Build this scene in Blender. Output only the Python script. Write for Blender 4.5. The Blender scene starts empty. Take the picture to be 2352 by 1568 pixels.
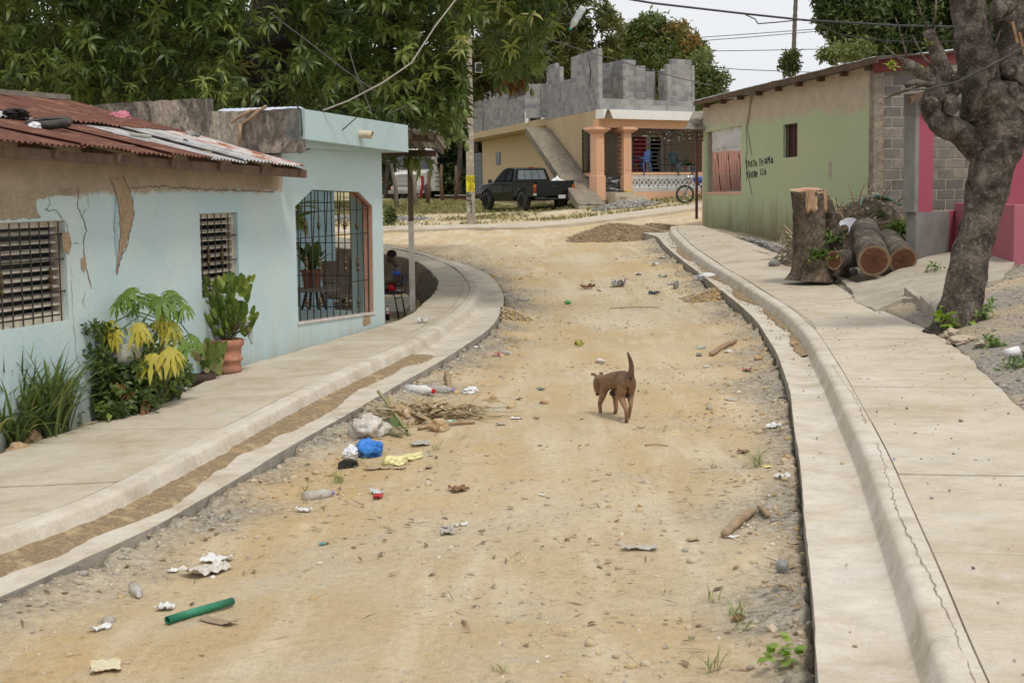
import bpy, bmesh, math, random
import numpy as np
from mathutils import Vector, Matrix, geometry
from mathutils import noise as mnoise
R = math.radians
random.seed(7)
rng = np.random.default_rng(7)
SC = bpy.context.scene
COL = SC.collection

# ------------------------------------------------------------------ camera
F, CX, CY, CAMZ = 3450.0, 1176.0, 784.0, 2.05
PITCH, ROLL = math.atan(0.1012), 0.012
_f = Vector((0, math.cos(PITCH), -math.sin(PITCH)))
_r0 = Vector((1, 0, 0)); _u0 = Vector((0, math.sin(PITCH), math.cos(PITCH)))
_r = _r0*math.cos(ROLL) - _u0*math.sin(ROLL)
_u = _r0*math.sin(ROLL) + _u0*math.cos(ROLL)
CAM = Vector((0, 0, CAMZ))
cd = bpy.data.cameras.new('camera'); cam = bpy.data.objects.new('camera', cd); COL.objects.link(cam)
cam.matrix_world = Matrix(((_r.x, _u.x, -_f.x, 0), (_r.y, _u.y, -_f.y, 0), (_r.z, _u.z, -_f.z, CAMZ), (0, 0, 0, 1)))
cd.sensor_width = 36; cd.lens = F/2352*36; cd.clip_end = 3000; cd.clip_start = .1
cd.dof.use_dof = True; cd.dof.focus_distance = 19; cd.dof.aperture_fstop = 7.1
SC.camera = cam

# ------------------------------------------------------------------ sky, sun, exposure
SUN_EL, SUN_AZ = R(62), R(150)      # azimuth: clockwise from +Y
w = bpy.data.worlds.new('World'); SC.world = w; w.use_nodes = True
nt = w.node_tree; nt.nodes.clear()
wo = nt.nodes.new('ShaderNodeOutputWorld'); bg = nt.nodes.new('ShaderNodeBackground')
sky = nt.nodes.new('ShaderNodeTexSky'); sky.sky_type = 'NISHITA'; sky.sun_disc = False
sky.sun_elevation = SUN_EL; sky.sun_rotation = SUN_AZ; sky.air_density = 1.0; sky.dust_density = 4
tcw = nt.nodes.new('ShaderNodeTexCoord'); mp = nt.nodes.new('ShaderNodeMapping'); mp.inputs['Scale'].default_value = (1.2, 1.2, 5)
nz = nt.nodes.new('ShaderNodeTexNoise'); nz.inputs['Scale'].default_value = 1.6; nz.inputs['Detail'].default_value = 5
cr = nt.nodes.new('ShaderNodeValToRGB')
cr.color_ramp.elements[0].position = .3; cr.color_ramp.elements[0].color = (6.0, 6.15, 6.5, 1)
cr.color_ramp.elements[1].position = .7; cr.color_ramp.elements[1].color = (7.0, 7.05, 7.2, 1)
mx = nt.nodes.new('ShaderNodeMixRGB'); mx.inputs[0].default_value = .93
bg.inputs['Strength'].default_value = .1
for a, b in ((tcw.outputs['Generated'], mp.inputs[0]), (mp.outputs[0], nz.inputs[0]), (nz.outputs[0], cr.inputs[0]),
             (sky.outputs[0], mx.inputs[1]), (cr.outputs[0], mx.inputs[2]), (mx.outputs[0], bg.inputs[0]), (bg.outputs[0], wo.inputs[0])):
    nt.links.new(a, b)
sl = bpy.data.lights.new('sun', 'SUN'); sun = bpy.data.objects.new('sun', sl); COL.objects.link(sun)
sl.energy = 1.5; sl.angle = R(11); sl.color = (1, .95, .87)
sd = Vector((math.sin(SUN_AZ)*math.cos(SUN_EL), math.cos(SUN_AZ)*math.cos(SUN_EL), math.sin(SUN_EL)))
sun.rotation_euler = sd.to_track_quat('Z', 'Y').to_euler(); sun.location = (0, 0, 60)
vs = SC.view_settings; vs.view_transform = 'Standard'; vs.look = 'None'; vs.gamma = 1; vs.use_curve_mapping = False; vs.exposure = .46
SC.render.engine = 'CYCLES'

# ------------------------------------------------------------------ geometry of the place
def ray(px, py):
    return (_f + _r*((px-CX)/F) + _u*((CY-py)/F)).normalized()
def W(px, py, Y):
    d = ray(px, py); return CAM + d*(Y/d.y)
def proj(p):
    v = Vector(p)-CAM; z = v.dot(_f); return CX+F*v.dot(_r)/z, CY-F*v.dot(_u)/z

GP = [(-4,7,-.32),(-4.2,12.5,-.3),(-2.96,16.6,-.1),(-1.73,20.5,-.02),(0,5,-.03),(3,6,0),(6,7,.0),(0,13,0),(3,13,0),(6,13,.02),
 (0,18,0),(4,18,.02),(7,18,.1),(0,24,.12),(3,24,.15),(6,24,.33),(-4,24,.12),(0,30,.45),(3,30,.5),(6,29,.66),(-4,30,.42),(-8,30,.5),(0,36,.74),(4.7,37,.95),
 (3,37,.85),(-4,36,.65),(-4,44,.75),(-4,50,.85),(0,50,.9),(-1.5,47,.88),(3,48,1.12),(6,46,1.42),(9,44,1.7),(-8,60,1.25),(.25,60,1.18),(4,55,1.45),(8,54,1.62),
 (-9,50,.85),(-12,40,.6),(-15,60,1.4),(15,60,2.0),(-30,20,-.1),(-30,60,1.2),(-60,100,2),(0,100,1.5),(40,100,2.6),(-8,88,1.4),(30,20,.8),(30,50,2),(-12,10,-.4),
 (0,0,-.1),(-8,0,-.5),(8,0,0),(0,-10,-.2),(-150,0,-.5),(150,0,1),(0,280,5),(-150,250,5),(150,250,6),(-30,-40,-.5),(30,-40,0)]
GP = np.array(GP, float)
def _phi(r2): return .5*r2*np.log(r2+1e-9)
def _fit(P, lam=.5):
    n = len(P); d2 = ((P[:, None, :2]-P[None, :, :2])**2).sum(2)
    A = np.zeros((n+3, n+3)); A[:n, :n] = _phi(d2)+lam*np.eye(n); A[:n, n] = 1; A[:n, n+1:] = P[:, :2]; A[n, :n] = 1; A[n+1:, :n] = P[:, :2].T
    b = np.zeros(n+3); b[:n] = P[:, 2]
    return np.linalg.solve(A, b)
_cg = _fit(GP)
def _ev(P, c, X, Y):
    sh = np.shape(X); X = np.ravel(X).astype(float); Y = np.ravel(Y).astype(float); o = np.zeros(len(X))
    for i in range(0, len(X), 20000):
        x, y = X[i:i+20000], Y[i:i+20000]
        d2 = (x[:, None]-P[None, :, 0])**2+(y[:, None]-P[None, :, 1])**2
        o[i:i+20000] = _phi(d2)@c[:len(P)]+c[len(P)]+c[len(P)+1]*x+c[len(P)+2]*y
    return o.reshape(sh)
def Gv(X, Y): return _ev(GP, _cg, X, Y)
def G(x, y): return float(Gv(np.array([x]), np.array([y]))[0])
_ys = np.concatenate([np.arange(4, 60, .1), np.arange(60, 160, .5)])
def hit(px, py, off=0., fn=None):
    d = ray(px, py); s = d/d.y
    X = s.x*_ys; Z = CAMZ+s.z*_ys
    g = (fn or Gv)(X, _ys)+off
    k = np.nonzero(Z < g)[0]
    k = k[0] if len(k) else len(_ys)-1
    if k == 0: y = CAMZ/(-s.z) if s.z < 0 else 4
    else:
        a0 = Z[k-1]-g[k-1]; a1 = Z[k]-g[k]; y = _ys[k-1]+(_ys[k]-_ys[k-1])*a0/(a0-a1+1e-12)
    return CAM+s*y

# ------------------------------------------------------------------ materials
def _mat(name):
    m = bpy.data.materials.new(name); m.use_nodes = True; n = m.node_tree; b = n.nodes['Principled BSDF']; return m, n, b
def _n(n, t, **k):
    x = n.nodes.new('ShaderNode'+t)
    for a, v in k.items():
        if a in x.inputs: x.inputs[a].default_value = v
        else: setattr(x, a, v)
    return x
def _c(c): return (c[0], c[1], c[2], 1)
def ramp(n, src, stops, interp='LINEAR'):
    r = n.nodes.new('ShaderNodeValToRGB'); r.color_ramp.interpolation = interp
    e = r.color_ramp.elements
    while len(e) < len(stops): e.new(.5)
    for i, (p, c) in enumerate(stops): e[i].position = p; e[i].color = _c(c) if len(c) == 3 else c
    n.links.new(src, r.inputs[0]); return r
def mixc(n, fac, a, b, mode='MIX'):
    m = n.nodes.new('ShaderNodeMixRGB'); m.blend_type = mode
    for i, v in enumerate((fac, a, b)):
        if hasattr(v, 'is_linked') or hasattr(v, 'links'): n.links.new(v, m.inputs[i])
        elif isinstance(v, (int, float)): m.inputs[i].default_value = v
        else: m.inputs[i].default_value = _c(v)
    return m.outputs[0]
def mathn(n, op, a, b=0., c=0.):
    m = n.nodes.new('ShaderNodeMath'); m.operation = op
    for i, v in enumerate((a, b, c)):
        if hasattr(v, 'links'): n.links.new(v, m.inputs[i])
        else: m.inputs[i].default_value = v
    return m.outputs[0]
def noisef(n, vec, scale, detail=5, rough=.6, dist=0., stretch=None):
    if stretch:
        mp = n.nodes.new('ShaderNodeMapping'); mp.inputs['Scale'].default_value = stretch; n.links.new(vec, mp.inputs[0]); vec = mp.outputs[0]
    t = n.nodes.new('ShaderNodeTexNoise'); t.inputs['Scale'].default_value = scale; t.inputs['Detail'].default_value = detail
    t.inputs['Roughness'].default_value = rough; t.inputs['Distortion'].default_value = dist
    n.links.new(vec, t.inputs[0]); return t.outputs[0]
def vecn(n, world=True):
    return n.nodes.new('ShaderNodeNewGeometry').outputs['Position'] if world else n.nodes.new('ShaderNodeTexCoord').outputs['Object']
def bumpn(n, b, h, s=.3, d=.02):
    x = n.nodes.new('ShaderNodeBump'); x.inputs['Strength'].default_value = s; x.inputs['Distance'].default_value = d
    n.links.new(h, x.inputs['Height']); n.links.new(x.outputs[0], b.inputs['Normal'])
MATS = {}
def M(name, c1, c2=None, scale=4, rough=.8, bump=.25, bscale=40, metal=0, spec=.3, lo=.35, hi=.65, stretch=None, world=False, c3=None, alpha=None, fine=.18, bd=.01):
    if name in MATS: return MATS[name]
    m, n, b = _mat(name); v = vecn(n, world)
    c2 = c2 or tuple(x*.75 for x in c1)
    a = noisef(n, v, scale, 6, .65, .4, stretch)
    st = [(lo, c1), (hi, c2)] if c3 is None else [(lo, c1), ((lo+hi)/2, c2), (hi, c3)]
    col = ramp(n, a, st).outputs[0]
    f = noisef(n, v, bscale, 4, .7, 0, stretch)
    fr = ramp(n, f, [(.3, (1-fine,)*3), (.7, (1+fine*.5,)*3)]).outputs[0]
    col = mixc(n, 1., col, fr, 'MULTIPLY')
    n.links.new(col, b.inputs['Base Color'])
    b.inputs['Roughness'].default_value = rough; b.inputs['Metallic'].default_value = metal; b.inputs['Specular IOR Level'].default_value = spec
    if bump: bumpn(n, b, f, bump, bd)
    if alpha is not None: b.inputs['Alpha'].default_value = alpha
    MATS[name] = m; return m
def leafmat(name, stops, rough=.45, trans=.3, spec=.35):
    if name in MATS: return MATS[name]
    m, n, b = _mat(name)
    at = n.nodes.new('ShaderNodeAttribute'); at.attribute_name = 'tint'
    col = ramp(n, at.outputs['Fac'], stops).outputs[0]
    n.links.new(col, b.inputs['Base Color']); b.inputs['Roughness'].default_value = rough; b.inputs['Specular IOR Level'].default_value = spec
    t = n.nodes.new('ShaderNodeBsdfTranslucent'); n.links.new(mixc(n, 1., col, (1.3, 1.3, .7), 'MULTIPLY'), t.inputs[0])
    mx = n.nodes.new('ShaderNodeMixShader'); mx.inputs[0].default_value = trans
    n.links.new(b.outputs[0], mx.inputs[1]); n.links.new(t.outputs[0], mx.inputs[2])
    n.links.new(mx.outputs[0], n.nodes['Material Output'].inputs[0])
    MATS[name] = m; return m
def plain(name, c, rough=.6, spec=.3, metal=0, bump=0):
    return M(name, c, tuple(x*.85 for x in c), 6, rough, bump, 60, metal, spec, fine=.08)

# ------------------------------------------------------------------ objects
BASE = {}
def tag(o, label=None, cat=None, group=None, kind=None):
    if label: o['label'] = label
    if cat: o['category'] = cat
    if group: o['group'] = group
    if kind: o['kind'] = kind
    return o
def thing(name, loc, label, cat, group=None, rotz=0, rot=None):
    o = bpy.data.objects.new(name, None); COL.objects.link(o); o.empty_display_size = .1
    o.location = loc; o.rotation_euler = rot if rot else (0, 0, rotz)
    BASE[o.name] = Vector(loc)
    return tag(o, label, cat, group)
def base_of(o):
    while o.parent: o = o.parent
    return BASE.get(o.name, Vector((0, 0, 0)))
class MB:
    def __init__(s): s.v = []; s.f = []; s.m = []; s.cm = 0
    def add(s, vs, fs):
        k = len(s.v); s.v += [tuple(p) for p in vs]; s.f += [tuple(i+k for i in f) for f in fs]; s.m += [s.cm]*len(fs); return s
    def hexa(s, b, t):
        return s.add(list(b)+list(t), [(3, 2, 1, 0), (4, 5, 6, 7), (0, 1, 5, 4), (1, 2, 6, 5), (2, 3, 7, 6), (3, 0, 4, 7)])
    def box(s, x0, x1, y0, y1, z0, z1):
        return s.hexa([(x0, y0, z0), (x1, y0, z0), (x1, y1, z0), (x0, y1, z0)], [(x0, y0, z1), (x1, y0, z1), (x1, y1, z1), (x0, y1, z1)])
    def bar(s, a, b, w, h=None, up=(0, 0, 1)):
        a = Vector(a); b = Vector(b); d = (b-a).normalized(); up = Vector(up)
        if abs(d.dot(up)) > .98: up = Vector((0, 1, 0))
        x = d.cross(up).normalized()*w/2; y = x.cross(d).normalized()*(h or w)/2
        return s.hexa([a-x-y, a+x-y, a+x+y, a-x+y], [b-x-y, b+x-y, b+x+y, b-x+y])
    def tube(s, pts, r, n=8, cap=True):
        pts = [Vector(p) for p in pts]; rr = r if hasattr(r, '__len__') else [r]*len(pts)
        k = len(s.v); prev = None
        for i, p in enumerate(pts):
            d = (pts[min(i+1, len(pts)-1)]-pts[max(i-1, 0)])
            d = d.normalized() if d.length > 1e-9 else Vector((0, 0, 1))
            if prev is None:
                a = d.cross(Vector((0, 0, 1)) if abs(d.z) < .9 else Vector((1, 0, 0))).normalized()
            else: a = (prev-d*prev.dot(d)).normalized()
            prev = a; b = d.cross(a)
            for j in range(n):
                t = 2*math.pi*j/n; s.v.append(tuple(p+(a*math.cos(t)+b*math.sin(t))*rr[i]))
        for i in range(len(pts)-1):
            for j in range(n):
                j2 = (j+1) % n; s.f.append((k+i*n+j, k+i*n+j2, k+(i+1)*n+j2, k+(i+1)*n+j)); s.m.append(s.cm)
        if cap:
            s.f.append(tuple(k+j for j in range(n))[::-1]); s.m.append(s.cm)
            s.f.append(tuple(k+(len(pts)-1)*n+j for j in range(n))); s.m.append(s.cm)
        return s
    def lathe(s, c, prof, n=16, axis=(0, 0, 1)):
        ax = Vector(axis).normalized(); c = Vector(c)
        a = ax.cross(Vector((0, 0, 1)) if abs(ax.z) < .9 else Vector((1, 0, 0))).normalized(); b = ax.cross(a)
        k = len(s.v)
        for r, z in prof:
            for j in range(n):
                t = 2*math.pi*j/n; s.v.append(tuple(c+ax*z+(a*math.cos(t)+b*math.sin(t))*r))
        for i in range(len(prof)-1):
            for j in range(n):
                j2 = (j+1) % n; s.f.append((k+i*n+j, k+i*n+j2, k+(i+1)*n+j2, k+(i+1)*n+j)); s.m.append(s.cm)
        return s
    def prism(s, poly, vec):
        vec = Vector(vec); n = len(poly); p = [Vector(q) for q in poly]
        s.add(p+[q+vec for q in p], [tuple(range(n))[::-1], tuple(range(n, 2*n))]+[(i, (i+1) % n, (i+1) % n+n, i+n) for i in range(n)])
        return s
    def grid(s, fn, nu, nv, closed=False):
        vs = [tuple(fn(i/nu, j/nv)) for i in range(nu+1) for j in range(nv+1)]
        fs = [(i*(nv+1)+j, (i+1)*(nv+1)+j, (i+1)*(nv+1)+j+1, i*(nv+1)+j+1) for i in range(nu) for j in range(nv)]
        return s.add(vs, fs)
    def build(s, name, mats, parent=None, smooth=False, local=False, bev=0, label=None, cat=None, group=None, kind=None, loc=None):
        me = bpy.data.meshes.new(name)
        if parent is not None: off = Vector((0, 0, 0)) if local else base_of(parent)
        else: off = Vector(loc) if loc is not None else Vector((0, 0, 0))
        me.from_pydata([(x-off.x, y-off.y, z-off.z) for x, y, z in s.v] if not local else s.v, [], s.f)
        mats = mats if isinstance(mats, (list, tuple)) else [mats]
        for m in mats: me.materials.append(m)
        if len(mats) > 1: me.polygons.foreach_set('material_index', s.m)
        if smooth: me.polygons.foreach_set('use_smooth', [True]*len(s.f))
        me.update()
        bm = bmesh.new(); bm.from_mesh(me); bmesh.ops.recalc_face_normals(bm, faces=bm.faces); bm.to_mesh(me); bm.free()
        o = bpy.data.objects.new(name, me); COL.objects.link(o)
        if parent is not None: o.parent = parent
        else: o.location = off; BASE[o.name] = off
        if bev:
            b = o.modifiers.new('bevel', 'BEVEL'); b.width = bev; b.segments = 2; b.limit_method = 'ANGLE'
        return tag(o, label, cat, group, kind)
def npmesh(name, V, Fq, mat, parent=None, tint=None, smooth=False, loc=(0, 0, 0), **k):
    """big mesh of quads from numpy arrays"""
    me = bpy.data.meshes.new(name); off = np.array(base_of(parent) if parent is not None else loc, float)
    V = np.asarray(V, float)-off; Fq = np.asarray(Fq, np.int32); nq = Fq.shape[1]
    me.vertices.add(len(V)); me.vertices.foreach_set('co', V.ravel())
    me.loops.add(Fq.size); me.loops.foreach_set('vertex_index', Fq.ravel())
    me.polygons.add(len(Fq)); me.polygons.foreach_set('loop_start', np.arange(len(Fq), dtype=np.int32)*nq)
    try: me.polygons.foreach_set('loop_total', np.full(len(Fq), nq, np.int32))
    except Exception: pass
    if smooth: me.polygons.foreach_set('use_smooth', np.ones(len(Fq), bool))
    me.update(calc_edges=True)
    if tint is not None:
        a = me.attributes.new('tint', 'FLOAT', 'POINT'); a.data.foreach_set('value', np.asarray(tint, np.float32))
    me.materials.append(mat)
    o = bpy.data.objects.new(name, me); COL.objects.link(o)
    if parent is not None: o.parent = parent
    else: o.location = off; BASE[o.name] = Vector(off)
    return tag(o, k.get('label'), k.get('cat'), k.get('group'), k.get('kind'))
def copy_tree(o, parent=None, **kw):
    c = o.copy(); COL.objects.link(c); c.parent = parent
    if parent is None: BASE[c.name] = Vector(c.location)
    for ch in o.children: copy_tree(ch, c)
    return c
class Pl:
    """vertical wall plane through two plan points; n points to the camera"""
    def __init__(s, A, B):
        s.o = Vector((A[0], A[1], 0)); s.d = Vector((B[0]-A[0], B[1]-A[1], 0)); s.L = s.d.length; s.d.normalize()
        s.n = Vector((s.d.y, -s.d.x, 0))
        if s.n.dot(CAM-s.o) < 0: s.n = -s.n
    def uz(s, px, py, off=0):
        d = ray(px, py); t = (s.o+s.n*off-CAM).dot(s.n)/d.dot(s.n); p = CAM+d*t
        return (p-s.o).dot(s.d), p.z
    def pt(s, u, z, off=0): p = s.o+s.d*u+s.n*off; return Vector((p.x, p.y, z))
    def P(s, px, py, off=0): u, z = s.uz(px, py, off); return s.pt(u, z, off)
    def box(s, mb, u0, u1, z0, z1, o0, o1):
        return mb.hexa([s.pt(u0, z0, o0), s.pt(u1, z0, o0), s.pt(u1, z0, o1), s.pt(u0, z0, o1)], [s.pt(u0, z1, o0), s.pt(u1, z1, o0), s.pt(u1, z1, o1), s.pt(u0, z1, o1)])
    def wall(s, mb, outer, holes=(), off=0, th=.15, jag=0):
        loops = [[Vector((u, z, 0)) for u, z in L] for L in [outer]+list(holes)]
        tris = geometry.tessellate_polygon(loops); flat = [p for L in loops for p in L]; N = len(flat)
        vs = [s.pt(p.x, p.y, off) for p in flat]+[s.pt(p.x, p.y, off-th) for p in flat]
        fs = [tuple(t) for t in tris]+[tuple(i+N for i in t)[::-1] for t in tris]
        k = 0
        for L in loops:
            n = len(L); fs += [(k+i, k+(i+1) % n, k+(i+1) % n+N, k+i+N) for i in range(n)]; k += n
        return mb.add(vs, fs)
def jagline(pts, step=.05, amp=.01, seed=0, closed=False):
    """subdivide a 2D polyline with fractal jitter"""
    r = random.Random(seed); out = []; n = len(pts); P = list(pts)+([pts[0]] if closed else [])
    for i in range(len(P)-1):
        a, b = P[i], P[i+1]; L = math.hypot(b[0]-a[0], b[1]-a[1]); k = max(1, int(L/step))
        for j in range(k):
            t = j/k; q = [a[c]+(b[c]-a[c])*t for c in range(2)]
            if j: q = [q[0]+r.uniform(-amp, amp), q[1]+r.uniform(-amp, amp)]
            out.append(tuple(q))
    if not closed: out.append(tuple(P[-1]))
    return out
def rock(mb, c, r, seed=0, sq=(1, 1, .7), n=2):
    bm = bmesh.new(); bmesh.ops.create_icosphere(bm, subdivisions=n, radius=1)
    rr = random.Random(seed); o = Vector((rr.uniform(0, 99), rr.uniform(0, 99), 0)); k = len(mb.v)
    rz = rr.uniform(0, 6.28); cz, sz = math.cos(rz), math.sin(rz)
    for v in bm.verts:
        p = v.co; q = p*(1+.45*mnoise.noise(p*1.1+o)+.15*mnoise.noise(p*3+o))
        x, y, z = q.x*sq[0]*r, q.y*sq[1]*r, q.z*sq[2]*r
        mb.v.append((c[0]+x*cz-y*sz, c[1]+x*sz+y*cz, c[2]+z))
    for f in bm.faces: mb.f.append(tuple(v.index+k for v in f.verts)); mb.m.append(mb.cm)
    bm.free(); return mb
# ------------------------------------------------------------------ polylines of the street
def cat2(P, step):
    P = [np.array(p, float) for p in P]; out = []
    for i in range(len(P)-1):
        a, b, c, d = P[max(i-1, 0)], P[i], P[i+1], P[min(i+2, len(P)-1)]
        k = max(2, int(np.linalg.norm(c-b)/step*2))
        for j in range(k):
            t = j/k
            out.append(.5*((2*b)+(-a+c)*t+(2*a-5*b+4*c-d)*t*t+(-a+3*b-3*c+d)*t**3))
    out.append(P[-1]); Q = np.array(out)
    L = np.concatenate([[0], np.cumsum(np.linalg.norm(np.diff(Q, axis=0), axis=1))])
    n = max(2, int(L[-1]/step)); s = np.linspace(0, L[-1], n+1)
    return np.stack([np.interp(s, L, Q[:, 0]), np.interp(s, L, Q[:, 1])], 1)
def pix(pts, off): return [tuple(hit(x, y, off).xy) for x, y in pts]
GUT_L, WALK_L, GUT_R, WALK_R = .13, .26, .16, .30
OLp = [(-700,1690),(-300,1490),(0,1360),(150,1297),(330,1205),(520,1105),(690,1003),(800,942),(960,856),(1050,802),(1120,757),(1150,715),(1155,675),(1131,638),(1091,614),(1020,592),(960,577),(884,561),(800,549),(700,540)]
KLp = [(-700,1590),(-300,1405),(0,1285),(245,1192),(440,1090),(560,1020),(770,905),(960,812),(1042,758),(1090,716),(1106,678),(1084,645),(1052,622),(1000,602),(945,588),(884,573),(800,558),(700,549)]
ILp = [(-700,1330),(-300,1150),(0,1041),(75,1016),(218,972),(286,944),(398,904),(445,887),(498,863),(554,838),(631,820),(760,782),(885,745),(939,724),(974,695),(998,675),(1006,653),(1003,638),(987,620),(959,600),(930,591),(906,586),(884,582),(820,572),(700,562)]
ORp = [(1905,1900),(1885,1568),(1870,1450),(1855,1250),(1840,1100),(1828,1000),(1812,890),(1790,825),(1750,755),(1700,702),(1640,655),(1580,608),(1540,576),(1517,553),(1510,540)]
KRp = [(2220,1900),(2113,1568),(2055,1362),(2004,1198),(1963,1070),(1912,945),(1880,870),(1835,785),(1780,728),(1700,672),(1640,633),(1585,594),(1552,563),(1537,545),(1536,533)]
IRp = [(2900,1560),(2600,1200),(2352,945),(2262,861),(2226,823),(2144,763),(2050,722),(1950,674),(1890,630),(1820,598),(1720,556),(1640,528),(1612,517)]
OL, KL, IL = [cat2(pix(p, o), .2) for p, o in ((OLp, GUT_L), (KLp, GUT_L), (ILp, WALK_L))]
OR_, KR, IR = [cat2(pix(p, o), .2) for p, o in ((ORp, GUT_R), (KRp, GUT_R), (IRp, WALK_R))]
FAp = [(300,560),(500,545),(700,534),(884,527),(1072,522),(1200,520),(1330,510),(1420,499),(1510,489),(1620,473),(1750,455)]
FBp = [(300,545),(500,532),(700,524),(884,519),(1072,515),(1200,512),(1320,503),(1400,491),(1510,478),(1620,461),(1750,440)]
FA, FB = cat2(pix(FAp, .12), .4), cat2(pix(FBp, .12), .4)
def nearest(P, q):
    """closest point on polyline P for each row of q"""
    a, b = P[:-1], P[1:]; d = b-a; q = np.asarray(q); best = np.full(len(q), 1e9); out = np.zeros((len(q), 2))
    dd = (d**2).sum(1)+1e-12
    for i in range(len(a)):
        t = np.clip(((q-a[i])@d[i])/dd[i], 0, 1); c = a[i]+t[:, None]*d[i]; r = ((q-c)**2).sum(1); m = r < best
        best[m] = r[m]; out[m] = c[m]
    return out, np.sqrt(best)
def inpoly(P, X, Y):
    r = np.zeros(X.shape, bool); n = len(P); j = n-1
    for i in range(n):
        xi, yi = P[i]; xj, yj = P[j]
        if yi != yj:
            m = ((yi > Y) != (yj > Y)) & (X < (xj-xi)*(Y-yi)/(yj-yi)+xi); r ^= m
        j = i
    return r
_lat = np.random.default_rng(3).random((257, 257)); _lat[256] = _lat[0]; _lat[:, 256] = _lat[:, 0]
def vnoise(X, Y, s, o=0):
    x = np.asarray(X)/s+o*17.3+500; y = np.asarray(Y)/s+o*9.1+500
    xi = np.floor(x).astype(int); yi = np.floor(y).astype(int); fx = x-xi; fy = y-yi
    fx = fx*fx*(3-2*fx); fy = fy*fy*(3-2*fy); xi %= 256; yi %= 256
    return (_lat[xi, yi]*(1-fx)+_lat[xi+1, yi]*fx)*(1-fy)+(_lat[xi, yi+1]*(1-fx)+_lat[xi+1, yi+1]*fx)*fy-.5
def fbm(X, Y, s, o=0, n=4):
    return sum(vnoise(X, Y, s/2**i, o+i)*.5**i for i in range(n))
# verge to the right of the right-hand sidewalk
_ir = IR[::6]; VP_ = [(x, y, z) for (x, y), z in zip(_ir, Gv(_ir[:, 0], _ir[:, 1])+WALK_R-.03)]
for (px, py, Y) in ((2107,600,24),(2300,578,26),(2205,742,17.4),(2352,620,21.5),(2150,680,19.5),(2300,700,18.6)):
    p = W(px, py, Y); VP_.append((p.x, p.y, p.z))
VP_ += [(7.03,29.2,.78),(9.5,28,1.1),(4.9,37,.98),(5.6,33,.85),(8,12,.75),(9,16,1.1),(10,22,1.5),(6.4,13,.5),(20,20,2),(20,5,1),(5.5,26,.72),(7,8,.3),(15,-10,.2),(20,35,2)]
VP_ = np.array(VP_); _cv = _fit(VP_, .05)
def Vv(X, Y): return _ev(VP_, _cv, X, Y)
def V(x, y): return float(Vv(np.array([x]), np.array([y]))[0])
polyWL = np.vstack([OL, IL[::-1]]); polyWR = np.vstack([OR_, IR[::-1]])
polyL = np.vstack([IL, [(-90, 33), (-90, -60), (IL[0][0]-3, -60)]])
polyR = np.vstack([IR, [(5.6, 38.6), (90, 70), (90, -60), (IR[0][0]+3, -60)]])
polyF = np.vstack([FB, [(60, 55), (300, 320), (-300, 320), (-90, 45)]])
def grow(a, b, s, g):
    o = [a]; st = s
    while o[-1] < b: st *= g; o.append(o[-1]+st)
    return np.array(o)
gx = np.concatenate([-5.2-grow(0, 320, .05, 1.07)[::-1], np.arange(-5.15, 6.8, .05), 6.8+grow(0, 320, .05, 1.07)])
gy = np.concatenate([3.6-grow(0, 60, .3, 1.3)[::-1], np.arange(3.68, 31, .07), 31+grow(0, 520, .075, 1.022)])
XX, YY = np.meshgrid(gx, gy, indexing='ij'); q = np.stack([XX.ravel(), YY.ravel()], 1)
g0 = Gv(XX, YY)
near = (np.abs(XX) < 12) & (YY < 60) & (YY > 0)
dL = np.full(XX.shape, 9.); dR = dL.copy(); dF = dL.copy()
qq = np.stack([XX[near], YY[near]], 1)
dL[near] = nearest(OL, qq)[1]; dR[near] = nearest(OR_, qq)[1]; dF[near] = nearest(FA, qq)[1]
mL, mR, mWL, mWR, mF = [inpoly(p, XX, YY) for p in (polyL, polyR, polyWL, polyWR, polyF)]
dB = np.minimum(dL, dR)
H = g0+.03*fbm(XX, YY, 1.1, 1)+.022*fbm(XX, YY, .3, 5, 3)
bank = np.exp(-dB/.32)
H += bank*(.07+.14*np.clip(fbm(XX, YY, .55, 9), -.2, 1)+.05*fbm(XX, YY, .14, 12, 3))
H = np.where(dL < .5, np.minimum(H, g0+.085+.04*fbm(XX, YY, .4, 31)), H); H = np.where(dR < .5, np.minimum(H, g0+.10+.05*fbm(XX, YY, .4, 32)), H)
H += np.exp(-(dF/.5)**2)*(.05*fbm(XX, YY, .8, 3)+.02)
# wheel ruts that swing round with the street
cxr = np.interp(YY, [5, 10, 14, 18, 22, 26, 30], [1.1, 1.25, 1.35, 1.3, 1.1, .9, .9])
for o in (-.75, .75): H -= .03*np.exp(-((XX-cxr-o)/.2)**2)*np.clip((YY-9)/4, 0, 1)*np.clip((32-YY)/5, 0, 1)*(.6+1.2*vnoise(XX, YY, 1.3, 4))
vz = Vv(XX, YY)+.03*fbm(XX, YY, .5, 7)
H = np.where(mR, vz, H)
H = np.where(mL & (YY < 20.35), g0+.2+.03*fbm(XX, YY, .3, 2), H)
H = np.where(mL & (YY >= 20.35), .0, H)
H = np.where(mWL | mWR, g0-.12, H)
H = np.where(mF, g0+.08+.05*fbm(XX, YY, 1.5, 6), H)
nx, ny = XX.shape; idx = np.arange(nx*ny).reshape(nx, ny)
Fq = np.stack([idx[:-1, :-1].ravel(), idx[1:, :-1].ravel(), idx[1:, 1:].ravel(), idx[:-1, 1:].ravel()], 1)

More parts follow.
